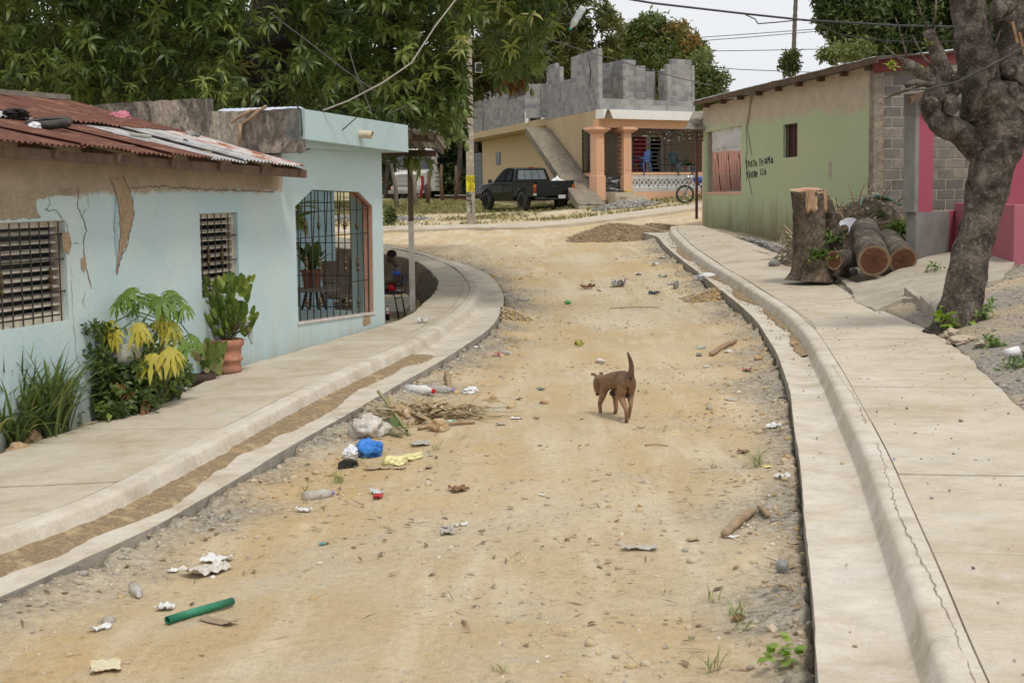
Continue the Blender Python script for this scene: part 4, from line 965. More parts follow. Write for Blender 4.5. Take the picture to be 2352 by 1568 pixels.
# ------------------------------------------------------------------ the peach house under construction
pc = W(1376, 461, 54.8)
PF = Pl(pc, pc+Vector((.787, .617, 0))*8); PS = Pl(pc, pc+Vector((-.211, .977, 0))*30)
ph = thing('peach_house', (pc.x, pc.y, 1.45), 'cream and peach house with a half-built grey block storey on top', 'house')
creamw = M('cream_wall', (.55, .43, .26), (.50, .38, .22), .5, .85, .2, 40, world=True, c3=(.36, .27, .16), lo=.4, hi=.85)
yellw = M('yellow_wall', (.58, .45, .27), (.56, .43, .25), .6, .8, .15, 40, world=True)
peach = M('peach_paint', (.70, .42, .27), (.66, .39, .24), 1, .7, .15, 40, world=True, fine=.08)
whitep = M('white_paint', (.80, .79, .77), (.74, .73, .71), 2, .6, .1, world=True, fine=.06)
balm = M('white_balusters', (.74, .73, .71), (.62, .61, .58), 5, .7, .2)
greyiron = M('grey_iron', (.16, .18, .20), (.2, .22, .24), 8, .5, .1)
FP = lambda x, y, o=0: PF.uz(x, y, o)
SP = lambda x, y, o=0: PS.uz(x, y, o)
def fbox(x0, x1, yt, yb, o0, o1, mat, nm, par=None, bev=0, zt=None, zb=None):
    xm = (x0+x1)/2; u0 = FP(x0, (yt+yb)/2, o0)[0]; u1 = FP(x1, (yt+yb)/2, o0)[0]; a = FP(xm, yt, o0)[1] if zt is None else zt; c = FP(xm, yb, o0)[1] if zb is None else zb
    mb = MB(); PF.box(mb, u0, u1, c, a, o0, o1); return mb.build(nm, mat, par or ph, bev=bev)
zfl = FP(1410, 440.7)[1]; zbeam0, zbeam1 = FP(1381, 293)[1], FP(1381, 273.4)[1]; ztop = FP(1381, 252)[1]; uend = 9.5
mb = MB(); PF.box(mb, -.05, uend, zbeam1+.002, ztop, .32, -.1); mb.build('fascia', whitep, ph)
mb = MB(); PF.box(mb, -.02, uend, zbeam0, zbeam1, .02, -.25); mb.build('beam', peach, ph)
def pfq(mb, us, z0, z1, o0, o1, ue=None):   # box whose left end follows the skewed side wall
    ue = ue or uend; ks = .486; a, b_ = us-ks*o0, us-ks*o1
    return mb.hexa([PF.pt(a, z0, o0), PF.pt(ue, z0, o0), PF.pt(ue, z0, o1), PF.pt(b_, z0, o1)], [PF.pt(a, z1, o0), PF.pt(ue, z1, o0), PF.pt(ue, z1, o1), PF.pt(b_, z1, o1)])
mb = MB(); pfq(mb, .05, zbeam1+.004, ztop-.03, -.101, -7); mb.build('roof_slab', creamw, ph)
mb = MB(); pfq(mb, .2, .5, zfl, -.02, -3.2); mb.build('porch_floor', M('tile_floor', (.45, .38, .3)), ph)
PBk = Pl(PF.pt(0, 0, -3.0), PF.pt(9, 0, -3.0)); dd = PBk.uz(1470, 385)[0]; dk = [PBk.uz(x, 385)[0] for x in (1466, 1486, 1490, 1519)]
mb = MB(); zt_ = PBk.uz(1490, 316)[1]
PBk.wall(mb, [(1.66, zfl), (1.66, zbeam0+.3), (uend, zbeam0+.3), (uend, zfl)], [[(dk[2], zfl+.02), (dk[2], zt_), (dk[3], zt_), (dk[3], zfl+.02)]], 0, .15); mb.build('inner_wall', creamw, ph)
mb = MB(); PBk.box(mb, PBk.uz(1455, 385)[0], dk[1], zfl, zt_, .05, .002); mb.build('red_curtain', M('red_cloth', (.42, .012, .03), (.34, .01, .025), 6, .8), ph)
for xx in (1484, 1489.5, 1519, ): u = PBk.uz(xx, 385)[0]; mb = MB(); PBk.box(mb, u-.05, u+.05, zfl, zt_+.1, .06, .0); mb.build('door_frame', whitep, ph)
u = PBk.uz(1525, 385)[0]; mb = MB(); PBk.box(mb, u+.0, u+.38, zfl, zbeam0, .1, .001); mb.build('pilaster', peach, ph)
mb = MB(); PF.box(mb, 3.6, uend, zfl, zbeam0+.3, -6.8, -7); PF.box(mb, uend-.15, uend, 1, zbeam0+.3, -.3, -6.8); mb.build('back_wall', creamw, ph)
# columns
def column(x0, x1, cx0, cx1, ybase, side=True):
    zc0, zc1 = FP((x0+x1)/2, 306)[1], FP((x0+x1)/2, 292.3)[1]; u0, u1 = FP(x0, 380, .12)[0], FP(x1, 380, .12)[0]; zb = FP(x0, ybase, .12)[1]; mb = MB(); w_ = u1-u0
    PF.box(mb, u0, u1, zb, zc0, .12, .12-w_); PF.box(mb, u0-.03, u1+.03, zb, zb+.9, .15, .09-w_)
    for i, (e, z0, z1) in enumerate(((.05, 0, .3), (.12, .25, .55), (.17, .5, .78), (.13, .75, 1.0))):
        h = zc1-zc0; PF.box(mb, u0-e, u1+e, zc0+h*z0, zc0+h*z1, .12+e, .12-w_-e)
    c = mb.build('column', peach, ph, bev=.015)
    for t0, t1 in ((.25, .42), (.58, .75)):
        mb = MB(); PF.box(mb, u0+w_*t0, u0+w_*t1, zb+1.1, zc0-.3, .135, .121); mb.build('flute', peach, c)
    return u0, u1, zb
ca = column(1371, 1388.4, 0, 0, 461); cb = column(1433, 1451, 0, 0, 461)
mb = MB(); PF.box(mb, ca[0]-.0, ca[0]+.0+.01, 1, 2, .0, -.1)
# gate
gu0, gu1 = FP(1389, 380)[0], FP(1431, 380)[0]; zg0, zg1 = zfl+.01, FP(1410, 310)[1]; zlp = FP(1410, 404)[1]
mb = MB()
for u in (gu0, gu1): mb.bar(PF.pt(u, zg0, -.05), PF.pt(u, zbeam0, -.05), .05)
for z in (zg0+.02, zg1, zlp): mb.bar(PF.pt(gu0, z, -.05), PF.pt(gu1, z, -.05), .045)
mb.bar(PF.pt((gu0+gu1)/2, zlp, -.05), PF.pt((gu0+gu1)/2, zg1-.1, -.05), .05); go = mb.build('gate', iron, ph)
mb = MB(); PF.box(mb, gu0+.03, gu1-.03, zg0+.04, zlp-.03, -.04, -.06); mb.build('panel', M('worn_black_panel', (.02, .02, .02), (.045, .043, .04), 6, .5, .3, c3=(.42, .41, .40), lo=.42, hi=.66, stretch=(.5, .5, 2)), go)
nb = 18; W_ = gu1-gu0
for i in range(nb):
    z = zlp+.09+(zg1-zlp-.15)*i/(nb-1); a, c = ((.0, .62) if i % 2 else (.32, 1.)); MB().bar(PF.pt(gu0+W_*a, z, -.05), PF.pt(gu0+W_*c, z, -.05), .035).build('bar', iron, go)
for z in (zg1+.25, zg1+.5): MB().bar(PF.pt(gu0, z, -.05), PF.pt(gu1, z, -.05), .04).build('bar', iron, go)
# big porch grille
u0, u1 = FP(1453, 350)[0], uend-.3; z0, z1 = FP(1453, 395.5)[1], FP(1453, 296)[1]; mb = MB()
for u in (u0, u1): mb.bar(PF.pt(u, z0, -.05), PF.pt(u, z1, -.05), .045)
for z in (z0, z1): mb.bar(PF.pt(u0, z, -.05), PF.pt(u1, z, -.05), .04)
ua = FP(1544, 350)[0]; ub = ua+(ua-u0)*1.05
mb.bar(PF.pt(ua, z0, -.05), PF.pt(ua, z1, -.05), .05); go = mb.build('window_grille', iron, ph)
for i in range(21):
    z = z0+.07+(z1-z0-.1)*i/20; o = .28 if i > 13 else -.04
    wide = .38+.1*math.sin(i*.3)
    a, c = (u0, ua+wide*1.6) if i % 2 else (ua-wide*1.6, u1)
    MB().bar(PF.pt(a, z, .0 if i > 13 else -.05), PF.pt(c, z, .0 if i > 13 else -.05), .036).build('bar', iron if i < 15 else M('flaking_bar', (.03, .03, .03), (.5, .5, .5), 4, .5, .2, lo=.55, hi=.6, stretch=(2, 2, 2)), go)
# sill, baluster blocks, plinth
mb = MB(); PF.box(mb, cb[1]+.002, uend, FP(1453, 402)[1], z0-.01, .06, -.2); mb.build('sill', peach, ph)
mb = MB(); PF.box(mb, cb[1]+.003, uend, .6, FP(1453, 441)[1], .05, -.2); mb.build('plinth', peach, ph)
zb0, zb1 = FP(1453, 441)[1], FP(1453, 402.5)[1]; mw = FP(1472.4, 420)[0]-FP(1451, 420)[0]; u = cb[1]+.01; zr = (FP(1470, 413)[1]+FP(1470, 428)[1])/2; rr_ = (FP(1470, 413)[1]-FP(1470, 428)[1])/2
def ring(mb, pl, u, z, ru, rz, o0, o1, t=.3, n=18):
    k = len(mb.v)
    for j in range(n):
        a = 2*math.pi*j/n; ca_, sa = math.cos(a), math.sin(a)
        for s_, o in ((1, o0), (1-t, o0), (1-t, o1), (1, o1)): mb.v.append(tuple(pl.pt(u+ca_*ru*s_, z+sa*rz*s_, o)))
    for j in range(n):
        a, b_ = k+4*j, k+4*((j+1) % n)
        for c in range(4): mb.f.append((a+c, b_+c, b_+(c+1) % 4, a+(c+1) % 4)); mb.m.append(0)
while u+mw < uend:
    mb = MB(); PF.box(mb, u+.012, u+mw-.012, zb0, zr-rr_, .03, -.12); PF.box(mb, u+.012, u+mw-.012, zr+rr_, zb1, .03, -.12)
    for t in (.2, .4, .6, .8): 
        PF.box(mb, u+.012, u+mw-.012, zr+rr_+(zb1-zr-rr_)*t-.012, zr+rr_+(zb1-zr-rr_)*t+.012, .045, .03); PF.box(mb, u+.012, u+mw-.012, zb0+(zr-rr_-zb0)*t-.012, zb0+(zr-rr_-zb0)*t+.012, .045, .03)
    for t in (.27, .73): ring(mb, PF, u+mw*t, zr, mw*.235, rr_*1.05, .03, -.12)
    mb.build('baluster_block', balm, ph); u += mw
# steps
mb = MB(); s0, s1 = FP(1389, 445)[0], FP(1435, 445)[0]; PF.box(mb, s0+.03, s1, .8, zfl-.02, .55, .13); mb.build('step', slabm, ph)
mb = MB(); PF.box(mb, s0+.25, s1+.25, .8, zfl-.17, .9, .551); mb.build('step', slabm, ph)
mb = MB(); PF.box(mb, s0+.45, s1-.1, .8, zfl-.34, 1.2, .901); mb.build('step', blkm[1], ph)
# side wall towards the lane, with window and its balusters
u_w = [SP(x, 350)[0] for x in (1361, 1336)]; zs0, zs1 = SP(1348, 397)[1], SP(1348, 296)[1]; zl0 = SP(1348, 438)[1]; zsb = SP(1370, 262)[1]
Uend = SP(1062, 380)[0]; usl = SP(1206, 380)[0]
zslab_t = SP(1206, 281, 0)[1]; zslab_b = SP(1206, 297)[1]
mb = MB(); umn = SP(1256, 350)[0]; PS.wall(mb, [(.0, .9), (.0, ztop), (umn, ztop-.0), (umn, .9)], [[(u_w[0], zl0), (u_w[0], zs1), (u_w[1], zs1), (u_w[1], zl0)]], 0, .15); mb.build('side_wall', creamw, ph)
mb = MB(); PS.box(mb, u_w[0]-.02, u_w[1]+.05, zs0-.14, zs0-.01, .05, -.16); mb.build('sill', peach, ph)
n_ = 4; ww = (u_w[1]-u_w[0])/n_
for i in range(n_):
    mb = MB(); a = u_w[0]+ww*i+.01; c = a+ww-.02; h = zs0-.14-zl0; PS.box(mb, a, c, zl0, zl0+h*.3, -.02, -.14); PS.box(mb, a, c, zl0+h*.75, zs0-.14, -.02, -.14); ring(mb, PS, (a+c)/2, zl0+h*.52, ww*.47, h*.24, -.02, -.14); mb.build('baluster_block', balm, ph)
mb = MB()
for u in u_w: mb.bar(PS.pt(u, zs0, -.05), PS.pt(u, zs1, -.05), .05)
mb.bar(PS.pt((u_w[0]+u_w[1])/2, zs0, -.05), PS.pt((u_w[0]+u_w[1])/2, zs1, -.05), .05); mb.bar(PS.pt(u_w[0], zs0, -.05), PS.pt(u_w[1], zs0, -.05), .05)
go = mb.build('side_grille', iron, ph); dw = u_w[1]-u_w[0]
for i in range(20):
    z = zs0+.08+(zs1-zs0-.12)*i/19; a, c = (0, .66) if i % 2 else (.34, 1); MB().bar(PS.pt(u_w[0]+dw*a, z, -.05), PS.pt(u_w[0]+dw*c, z, -.05), .035).build('bar', iron, go)
# wing: wall, door, little window, slab with its overhang
zw = zslab_b-.02; OV = 1.1
dq = [SP(x, y, -OV) for x, y in ((1107, 447), (1107, 351), (1093, 351), (1093, 449))]; wq = [SP(x, y, -OV) for x, y in ((1150, 379), (1150, 349.5), (1140, 349.5), (1140, 379))]
mb = MB(); PS.wall(mb, [(umn-.5, .5), (umn-.5, zw), (Uend, zw), (Uend, .5)], [], -OV, .2); mb.build('wing_wall', yellw, ph)
mb = MB(); PS.box(mb, umn+.001, Uend+1, zslab_b, zslab_t, .0, -8); mb.build('slab', creamw, ph)
def lattice(q, nr, nm, panes=4):
    us = [a for a, c in q]; u0, u1 = min(us), max(us); z0, z1 = q[0][1], q[1][1]; mb = MB(); PS.box(mb, u0, u1, z0, z1, -OV+.03, -OV+.002); d_ = mb.build(nm, greyiron, ph)
    for i in range(nr):
        for j in range(2):
            a, c = u0+(u1-u0)*(.1+.42*j), u0+(u1-u0)*(.46+.42*j); zz0 = z0+(z1-z0)*(i+.1)/nr; zz1 = z0+(z1-z0)*(i+.85)/nr
            mb = MB(); PS.box(mb, a, c, zz0, zz1, -OV+.045, -OV+.031); mb.build('pane', M('dull_pane', (.08, .10, .12), (.12, .14, .16), 9, .3), d_)
lattice(dq, 8, 'door'); lattice(wq, 4, 'window')
# concrete ramp waiting for its stairs
rp = [W(1352, 470, 53.2), W(1236, 293, 62.0)]
wv = PS.n*.0+Vector((.98, .2, 0)); wdt = 1.35
a, b_ = rp; a0 = a-wv*.28-Vector((0, 0, .1)); A4 = [a-wv*.35, a+wv*.62, b_+wv*.42, b_-wv*.52]
mb = MB(); mb.grid(lambda s_, t: (A4[0]*(1-s_)+A4[3]*s_)*(1-t)+(A4[1]*(1-s_)+A4[2]*s_)*t+Vector((0, 0, .05*mnoise.noise(Vector((s_*30, t*4, 0))))), 60, 8)
lowv = Vector((-.03, .05, -.26)); mb.grid(lambda s_, t: (A4[0]*(1-s_)+A4[3]*s_)+Vector((0, 0, .05*mnoise.noise(Vector((s_*30, 0, 0)))))+lowv*(t*(1+.35*mnoise.noise(Vector((s_*25, 3, 1))))), 60, 2)
mb.grid(lambda s_, t: (A4[1]*(1-s_)+A4[2]*s_)+Vector((0, 0, -.3*t)), 20, 2); mb.add([A4[0]+lowv, A4[1]+Vector((0, 0, -.3)), A4[2]+Vector((0, 0, -.3)), A4[3]+lowv], [(0, 1, 2, 3)])
mb.build('stair_ramp', M('rough_concrete', (.33, .28, .215), (.22, .185, .14), 5, 1, .9, 20, world=True, fine=.35, bd=.05), ph)
mb = MB(); mb.hexa([a-wv*.4+Vector((0, 0, -.5)), a+wv*.9+Vector((0, 0, -.5)), a+wv*.9+Vector((0, .9, -.5)), a-wv*.4+Vector((0, .9, -.5))], [a-wv*.36+Vector((0, 0, -.02)), a+wv*.7+Vector((0, 0, -.02)), a+wv*.7+Vector((0, .9, -.02)), a-wv*.36+Vector((0, .9, -.02))]); mb.build('ramp_foot', apm, ph)
MB().tube([SP_ for SP_ in (PS.P(1209, 257, .1), PS.P(1209, 283, .1))], .07, 8).build('pipe', whitep, ph)
# block walls of the new storey
bud = [230]
zF = ztop+.002
def seg_px(pl, lst, off=0):
    o = []
    for x0, x1, yt in lst:
        u0, z_ = pl.uz(x0, yt, off); u1, _ = pl.uz(x1, yt, off); zt = pl.uz((x0+x1)/2, yt, off)[1]; o.append((min(u0, u1), max(u0, u1), zt))
    return o
blockwall(PF, seg_px(PF, [(1376, 1531, 227), (1531, 1596, 227)], .1), zF, ph, bud, off=.12, seed=1)
blockwall(PS, seg_px(PS, [(1373, 1310, 127), (1310, 1286, 184), (1285, 1275, 153), (1275, 1254, 146)]), zF-.0, ph, bud, off=-.02, seed=2)
PFb = Pl(PF.pt(0, 0, -.9), PF.pt(9, 0, -.9)); PF2 = Pl(PF.pt(0, 0, -.25), PF.pt(9, 0, -.25))
blockwall(PF2, seg_px(PF2, [(1532, 1543, 149), (1543, 1589, 138), (1589, 1596, 149)]), zF, ph, bud, off=0, seed=3)
PFc = Pl(PF.pt(0, 0, -1.4), PF.pt(9, 0, -1.4))
blockwall(PFc, seg_px(PFc, [(1431, 1461, 132), (1461, 1483, 145), (1483, 1505, 159)]), zF, ph, bud, off=0, seed=4)
u = PFc.uz(1431, 180)[0]; A_ = PFc.pt(u, 0); PQ = Pl(A_, A_+Vector((-.9, 2.2, 0))); blockwall(PQ, seg_px(PQ, [(1430, 1402, 141), (1402, 1374, 150)]), zF, ph, bud, off=-.1, seed=5)
u = PF2.uz(1533, 180)[0]; A_ = PF2.pt(u, 0); PQ2 = Pl(A_, A_+Vector((-.75, 1.9, 0))); blockwall(PQ2, seg_px(PQ2, [(1531, 1506, 160)]), zF, ph, bud, off=-.1, seed=6)
# wing blocks
zW = zslab_t+.002
Acor = PS.pt(SP(1254, 230)[0], 0); PWf = Pl(Acor, Acor+Vector((-1, .12, 0)))
blockwall(PWf, seg_px(PWf, [(1262, 1241, 188), (1241, 1206, 192)]), zW, ph, [0], off=-.1, seed=7)
blockwall(PS, seg_px(PS, [(1206, 1162, 226), (1162, 1148, 238), (1148, 1113, 244)], -.1), zW, ph, bud, off=-.1, seed=8)
PSi = Pl(PS.pt(0, 0, -2.6), PS.pt(30, 0, -2.6)); blockwall(PSi, seg_px(PSi, [(1210, 1170, 186), (1168, 1091, 205)]), zW, ph, bud, off=0, seed=9)
blockwall(PS, seg_px(PS, [(1101, 1092, 230), (1092, 1064, 234), (1062, 1054, 218)], -.1), zW, ph, bud, off=-.1, seed=10)
PSr = Pl(PF.pt(uend-.5, 0, .0), PF.pt(uend-.5, 0, -5)); 
for px, y0, y1 in ((1327, 118, 66), (1374, 225, 255), (1253, 300, 275)):
    MB().tube([PS.P(px, y0, .03), PS.P(px+1, y0-10, .03)], .012, 5).build('rebar', M('rebar', (.12, .07, .05)), ph)
MB().tube([PS.P(x, y, .05) for x, y in ((1348, 118), (1352, 140), (1357, 165), (1354, 196))], .02, 6).build('cable', iron, ph)

# things on and before the porch
def plastic_chair(mat, loc, rz, label, rot=None, nm='plastic_chair', group=None):
    t = thing(nm, loc, label, 'chair', group, rotz=rz, rot=rot)
    mb = MB(); mb.grid(lambda a, b_: Vector((-.2+.4*a, -.2+.42*b_, .42+.02*((a-.5)**2*4)-.01*b_)), 6, 6); o = mb.build('seat', mat, t, smooth=True, local=True); o.modifiers.new('solid', 'SOLIDIFY').thickness = .02
    for i in range(5):
        mb = MB(); z = .5+i*.075; mb.grid(lambda a, b_: Vector((-.17+.34*a, .24+.03*(z-.4)+.07*z-.05*(1-(2*a-1)**2)*-1-.03, z+.05*b_)), 6, 1); o = mb.build('backrest_slat', mat, t, local=True); o.modifiers.new('solid', 'SOLIDIFY').thickness = .012
    mb = MB(); mb.tube([(-.2, .24, .42), (-.2, .29, .75), (-.1, .32, .88), (.1, .32, .88), (.2, .29, .75), (.2, .24, .42)], .02, 6); mb.build('back_frame', mat, t, local=True, smooth=True)
    for s_ in (-1, 1):
        MB().tube([(s_*.24, .27, .62), (s_*.27, .05, .64), (s_*.25, -.2, .58), (s_*.25, -.24, .3), (s_*.26, -.27, 0)], .022, 6).build('front_leg', mat, t, local=True, smooth=True)
        MB().tube([(s_*.2, .24, .45), (s_*.24, .32, 0)], .022, 6).build('rear_leg', mat, t, local=True, smooth=True)
    return t
ang = math.atan2(PF.d.y, PF.d.x)
blp = M('blue_plastic', (.06, .16, .42), (.05, .13, .35), 5, .4, .0); dgp = M('teal_plastic', (.02, .07, .10), (.02, .06, .08), 5, .4, .0)
s = PF.P(1484, 402, -.05); plastic_chair(blp, PF.pt(FP(1484, 390)[0], FP(1484, 402)[1]-.0, -.25), ang+math.pi+.15, 'blue plastic armchair standing just behind the porch grille, nearest the gate')
plastic_chair(dgp, PF.pt(FP(1548, 390)[0], FP(1548, 404)[1], -.25), ang+math.pi-.3, 'dark teal plastic armchair leaning behind the middle of the porch grille')
def pot(loc, r, h, mat, label, leafn=14, ll=.3, lmat=None, cat='potted plant', tilt=.7, nm='potted_plant', seed=0):
    t = thing(nm, loc, label, cat); MB().lathe((0, 0, 0), [(0, 0), (r*.75, 0), (r*.95, h*.85), (r*1.05, h*.86), (r*1.05, h), (r*.92, h), (r*.9, h*.9), (0, h*.9)], 14).build('pot', mat, t, local=True, smooth=False)
    rr = random.Random(seed); mb = MB()
    for i in range(leafn):
        a = rr.uniform(0, 6.28); te = rr.uniform(.15, tilt); l = ll*rr.uniform(.6, 1.1); wd = l*.16
        prev = None; d = Vector((math.cos(a), math.sin(a), 0)); sd_ = Vector((-d.y, d.x, 0)); pts = []
        for k in range(5):
            s_ = k/4; p = d*(l*math.sin(te)*s_**1.3+.02)+Vector((0, 0, h*.9+l*math.cos(te)*s_*(1-.3*s_))); ww_ = wd*math.sin(math.pi*min(.95, s_*.85+.12)); pts += [p-sd_*ww_, p+sd_*ww_]
        mb.add(pts, [(2*k, 2*k+1, 2*k+3, 2*k+2) for k in range(4)])
    mb.build('leaves', lmat or leafmat('green_leaf', [(0, (.05, .12, .02)), (1, (.14, .22, .04))]), t, local=True); return t
leafg = leafmat('potted_leaf', [(0, (.06, .13, .025)), (1, (.16, .24, .05))])
zs_ = FP(1453, 396)[1]+.02
pot(PF.pt(FP(1567, 390)[0], zs_, -.3), .17, .36, M('white_bucket', (.62, .63, .68), (.5, .52, .6), 5, .5), 'white bucket with blue rim holding a small plant on the porch sill', 6, .3, leafg, seed=1)
pot(PF.pt(FP(1577, 390)[0], zs_, -.3), .12, .22, M('white_pot', (.7, .7, .68)), 'small white pot with a spiky light green plant on the porch sill', 14, .42, leafg, seed=2)
pot(PF.pt(FP(1585, 390)[0], zs_, -.3), .12, .24, M('terracotta_pot', (.30, .12, .07)), 'brown pot with upright leaves next to the white pot on the porch sill', 12, .4, leafg, seed=3)
pot(PF.pt(FP(1593, 390)[0], zs_, -.3), .13, .2, M('grey_pot', (.5, .5, .5)), 'pale pot with broad dark leaves on the porch sill by the rusty pole', 12, .35, leafg, seed=4)
pot(PF.pt(FP(1603, 390)[0], zs_, -.3), .15, .16, blp, 'blue bowl planter at the right end of the porch sill', 9, .4, leafg, seed=5)
st_ = PF.pt(FP(1495, 380)[0]+.9, zfl, -2.0); t = thing('wooden_chair', st_, 'pale wooden ladder-back chair inside the porch before the dark door', 'chair')
pal = M('pale_wood', (.42, .30, .14))
for sx in (-.2, .2):
    MB().bar((sx, .2, 0), (sx, .22, 1.05), .045).build('rear_leg', pal, t, local=True); MB().bar((sx, -.2, 0), (sx, -.2, .46), .045).build('front_leg', pal, t, local=True)
for z in (.6, .75, .9, 1.0): MB().bar((-.2, .21, z), (.2, .21, z), .03, .05).build('rung', pal, t, local=True)
MB().box(-.22, .22, -.22, .22, .45, .48).build('seat', pal, t, local=True)
# sandals on the step
for k, (c, nm_, lx) in enumerate((((.05, .05, .06), 'dark', 1413), ((.62, .45, .03), 'yellow', 1424))):
    for j in (0, 1):
        p = PF.pt(FP(lx+j*5, 445)[0], zfl-.015, .35); mt = plain(nm_+'_rubber', c); t = thing('sandal', p, '%s rubber sandal, %s of the pair on the porch step' % (nm_, ('left', 'right')[j]), 'sandal', rotz=ang+.4*j+1.2)
        MB().lathe((0, 0, 0), [(0, 0), (.05, 0), (.055, .02), (0, .025)], 12).build('sole', mt, t, local=True).scale = (1, 2.6, 1)
        MB().tube([(-.05, .03, .02), (0, .05, .08), (.05, .03, .02)], .015, 6).build('strap', mt, t, local=True)
# bird-nest like lamp stub on the fascia
MB().lathe(PF.P(1397, 272, .34), [(.0, .35), (.05, .3), (.09, .2), (.16, .02), (.2, 0), (0, 0)], 8).build('lamp_socket', woodb, ph)
# ------------------------------------------------------------------ utility pole
pz = W(1082, 517, 47.0); pz.z = G(pz.x, pz.y)+.1
pole = thing('utility_pole', pz, 'square concrete utility pole with a yellow taxi notice on the far pavement', 'pole')
polem = M('pole_concrete', (.44, .39, .31), (.30, .265, .21), 3, .95, .5, 30, c3=(.5, .46, .38), world=True)
hw = .135; H_ = 10.5; s1 = .065
MB().hexa([(-hw, -hw, 0), (hw, -hw, 0), (hw, hw, 0), (-hw, hw, 0)], [(-s1, -s1, H_), (s1, -s1, H_), (s1, s1, H_), (-s1, s1, H_)]).build('shaft', polem, pole, local=True, bev=.01)
def poley(py): return W(1082, py, 47-hw).z-pz.z
zy0, zy1 = poley(440), poley(403.5); w0_ = hw*(1-zy0/H_)+s1*zy0/H_+.004
MB().hexa([(-w0_, -w0_-.001, zy0), (w0_, -w0_-.001, zy0), (w0_, -w0_+.02, zy0), (-w0_, -w0_+.02, zy0)], [(-w0_, -w0_+.004, zy1), (w0_, -w0_+.004, zy1), (w0_, -w0_+.02, zy1), (-w0_, -w0_+.02, zy1)]).build('notice', plain('yellow_notice', (.72, .60, .03)), pole, local=True)
PP = Pl((pz.x-1, pz.y-w0_-.003), (pz.x+1, pz.y-w0_-.003))
for s_, py, h in (('COLON', 411.5, .09), ('TAXI', 419.5, .10), ('809', 424.5, .05), ('569', 431, .08), ('1818', 438, .09)):
    text(s_, PP, 1082, py, h, .004, inkm, pole, sx=.78)
for s_, py, h, r_ in (('P', 446, .17, 1.57), ('8', 451, .14, 1.57), ('L', 458, .15, 1.5), ('S', 464, .16, 1.2), ('7', 478, .17, .3), ('i', 490, .2, .1)):
    text(s_, PP, 1083+(.5 if h > .15 else -1), py, h, .006, paintm, pole, 'paint_mark', rot=r_)
bx = W(1099, 156, 46.8); t = thing('lamp_box', bx, 'small black square floodlight with white edge mounted on the utility pole', 'lamp', rotz=.2)
MB().box(-.1, .1, -.04, .04, -.15, .15).build('housing', M('white_edge', (.6, .6, .6)), t, local=True); MB().box(-.085, .085, -.05, -.041, -.13, .13).build('glass', plain('black_glass', (.015, .015, .02), .2), t, local=True)
MB().box(-.03, .03, -.056, -.051, -.02, .03).build('diode', M('white_edge', (.6, .6, .6)), t, local=True); MB().bar((-.1, .02, 0), (-.3, .1, -.02), .03).build('bracket', iron, t, local=True)
MB().lathe(pz+Vector((0, -.08, poley(214))), [(.0, -.05), (.05, -.04), (.03, 0), (.05, .05), (.03, .09), (0, .1)], 8).build('insulator', iron, pole)

# ------------------------------------------------------------------ wires
def wire(name, pts, r, label, mat=None, sag=.0, n=14):
    pts = [Vector(p) for p in pts]; out = []
    for a, b_ in zip(pts, pts[1:]):
        for k in range(n): t = k/n; p = a.lerp(b_, t); p.z -= sag*4*t*(1-t); out.append(p)
    out.append(pts[-1]); o = MB().tube(out, r, 5).build(name, mat or iron, None, smooth=True, label=label, cat='wire', loc=pts[0]); return o
cab = M('grey_cable', (.09, .085, .08))
wire('power_cable', [W(1380, -12, 30), W(1500, 8, 30), W(1700, 31, 30.2), W(1850, 47, 30.3), W(2060, 59, 30.5), W(2360, 66, 31)], .022, 'thick twisted black power cable crossing the sky on the right')
wire('power_cable', [W(1858, 47, 30.2), W(1930, 80, 29.5), W(2020, 93, 29), W(2130, 98, 28.5), W(2200, 95, 28)], .014, 'black cable drooping from the splice towards the pruned tree')
wire('power_cable', [W(1712, 34, 30.1), W(1735, 45, 30), W(1741, 55, 30), W(1790, 51, 30), W(1850, 45, 30)], .012, 'loose cable loop hanging under the thick power cable')
wire('thin_wire', [W(1500, 94, 120), W(1700, 80, 120), W(1920, 64, 120)], .03, 'upper thin distant wire across the sky beside the palm stem', cab)
wire('thin_wire', [W(1500, 102, 120), W(1720, 86, 120), W(1930, 68, 120)], .03, 'second thin distant wire just below the uppermost one', cab)
wire('thin_wire', [W(1500, 118, 120), W(1700, 117, 120), W(1960, 112, 120)], .03, 'level thin distant wire crossing behind the palm stem', cab)
wire('thin_wire', [W(1560, 148, 120), W(1700, 160, 120), W(1900, 168, 120)], .03, 'lowest thin distant wire above the green house roof', cab)
wire('service_wire', [W(1000, -20, 22), W(1060, 10, 26), W(1230, 82, 36), W(1372, 126, 48), W(1560, 180, 47), W(1640, 198, 40)], .014, 'long thin service wire sloping down over the block storey', cab)
wire('service_wire', [W(1040, -10, 34), W(1120, 40, 40), W(1270, 122, 55)], .016, 'short service wire running down to the top of the block tower', cab)
wire('drop_cable', [W(1062, -20, 20), W(1000, 60, 19), W(945, 145, 18.6), W(880, 190, 18.4), W(800, 232, 18.2), W(742, 254, 18)], .011, 'pale thick cable swooping from the mango tree down to the blue parapet', M('pale_cable', (.34, .31, .27)))
wire('drop_cable', [W(620, 30, 20), W(700, 90, 20), W(790, 160, 19.6), W(868, 214, 19)], .008, 'thin wire crossing the dark mango trunk towards the parapet', cab)
wire('drop_cable', [W(800, 110, 20), W(815, 160, 19.6), W(838, 218, 19.2), W(853, 262, 19)], .008, 'thin wire dropping steeply to the right half of the blue parapet', cab)
wire('drop_cable', [W(1080, 175, 30), W(980, 225, 24), W(890, 262, 19.2)], .008, 'thin wire from the utility pole to the end of the blue parapet', cab)
wire('drop_cable', [W(820, 269, 18.6), PB.P(790, 296, .32), PB.P(740, 330, .06), PB.P(695, 348, .03)], .008, 'thin black wire slanting across the blue parapet face', cab)
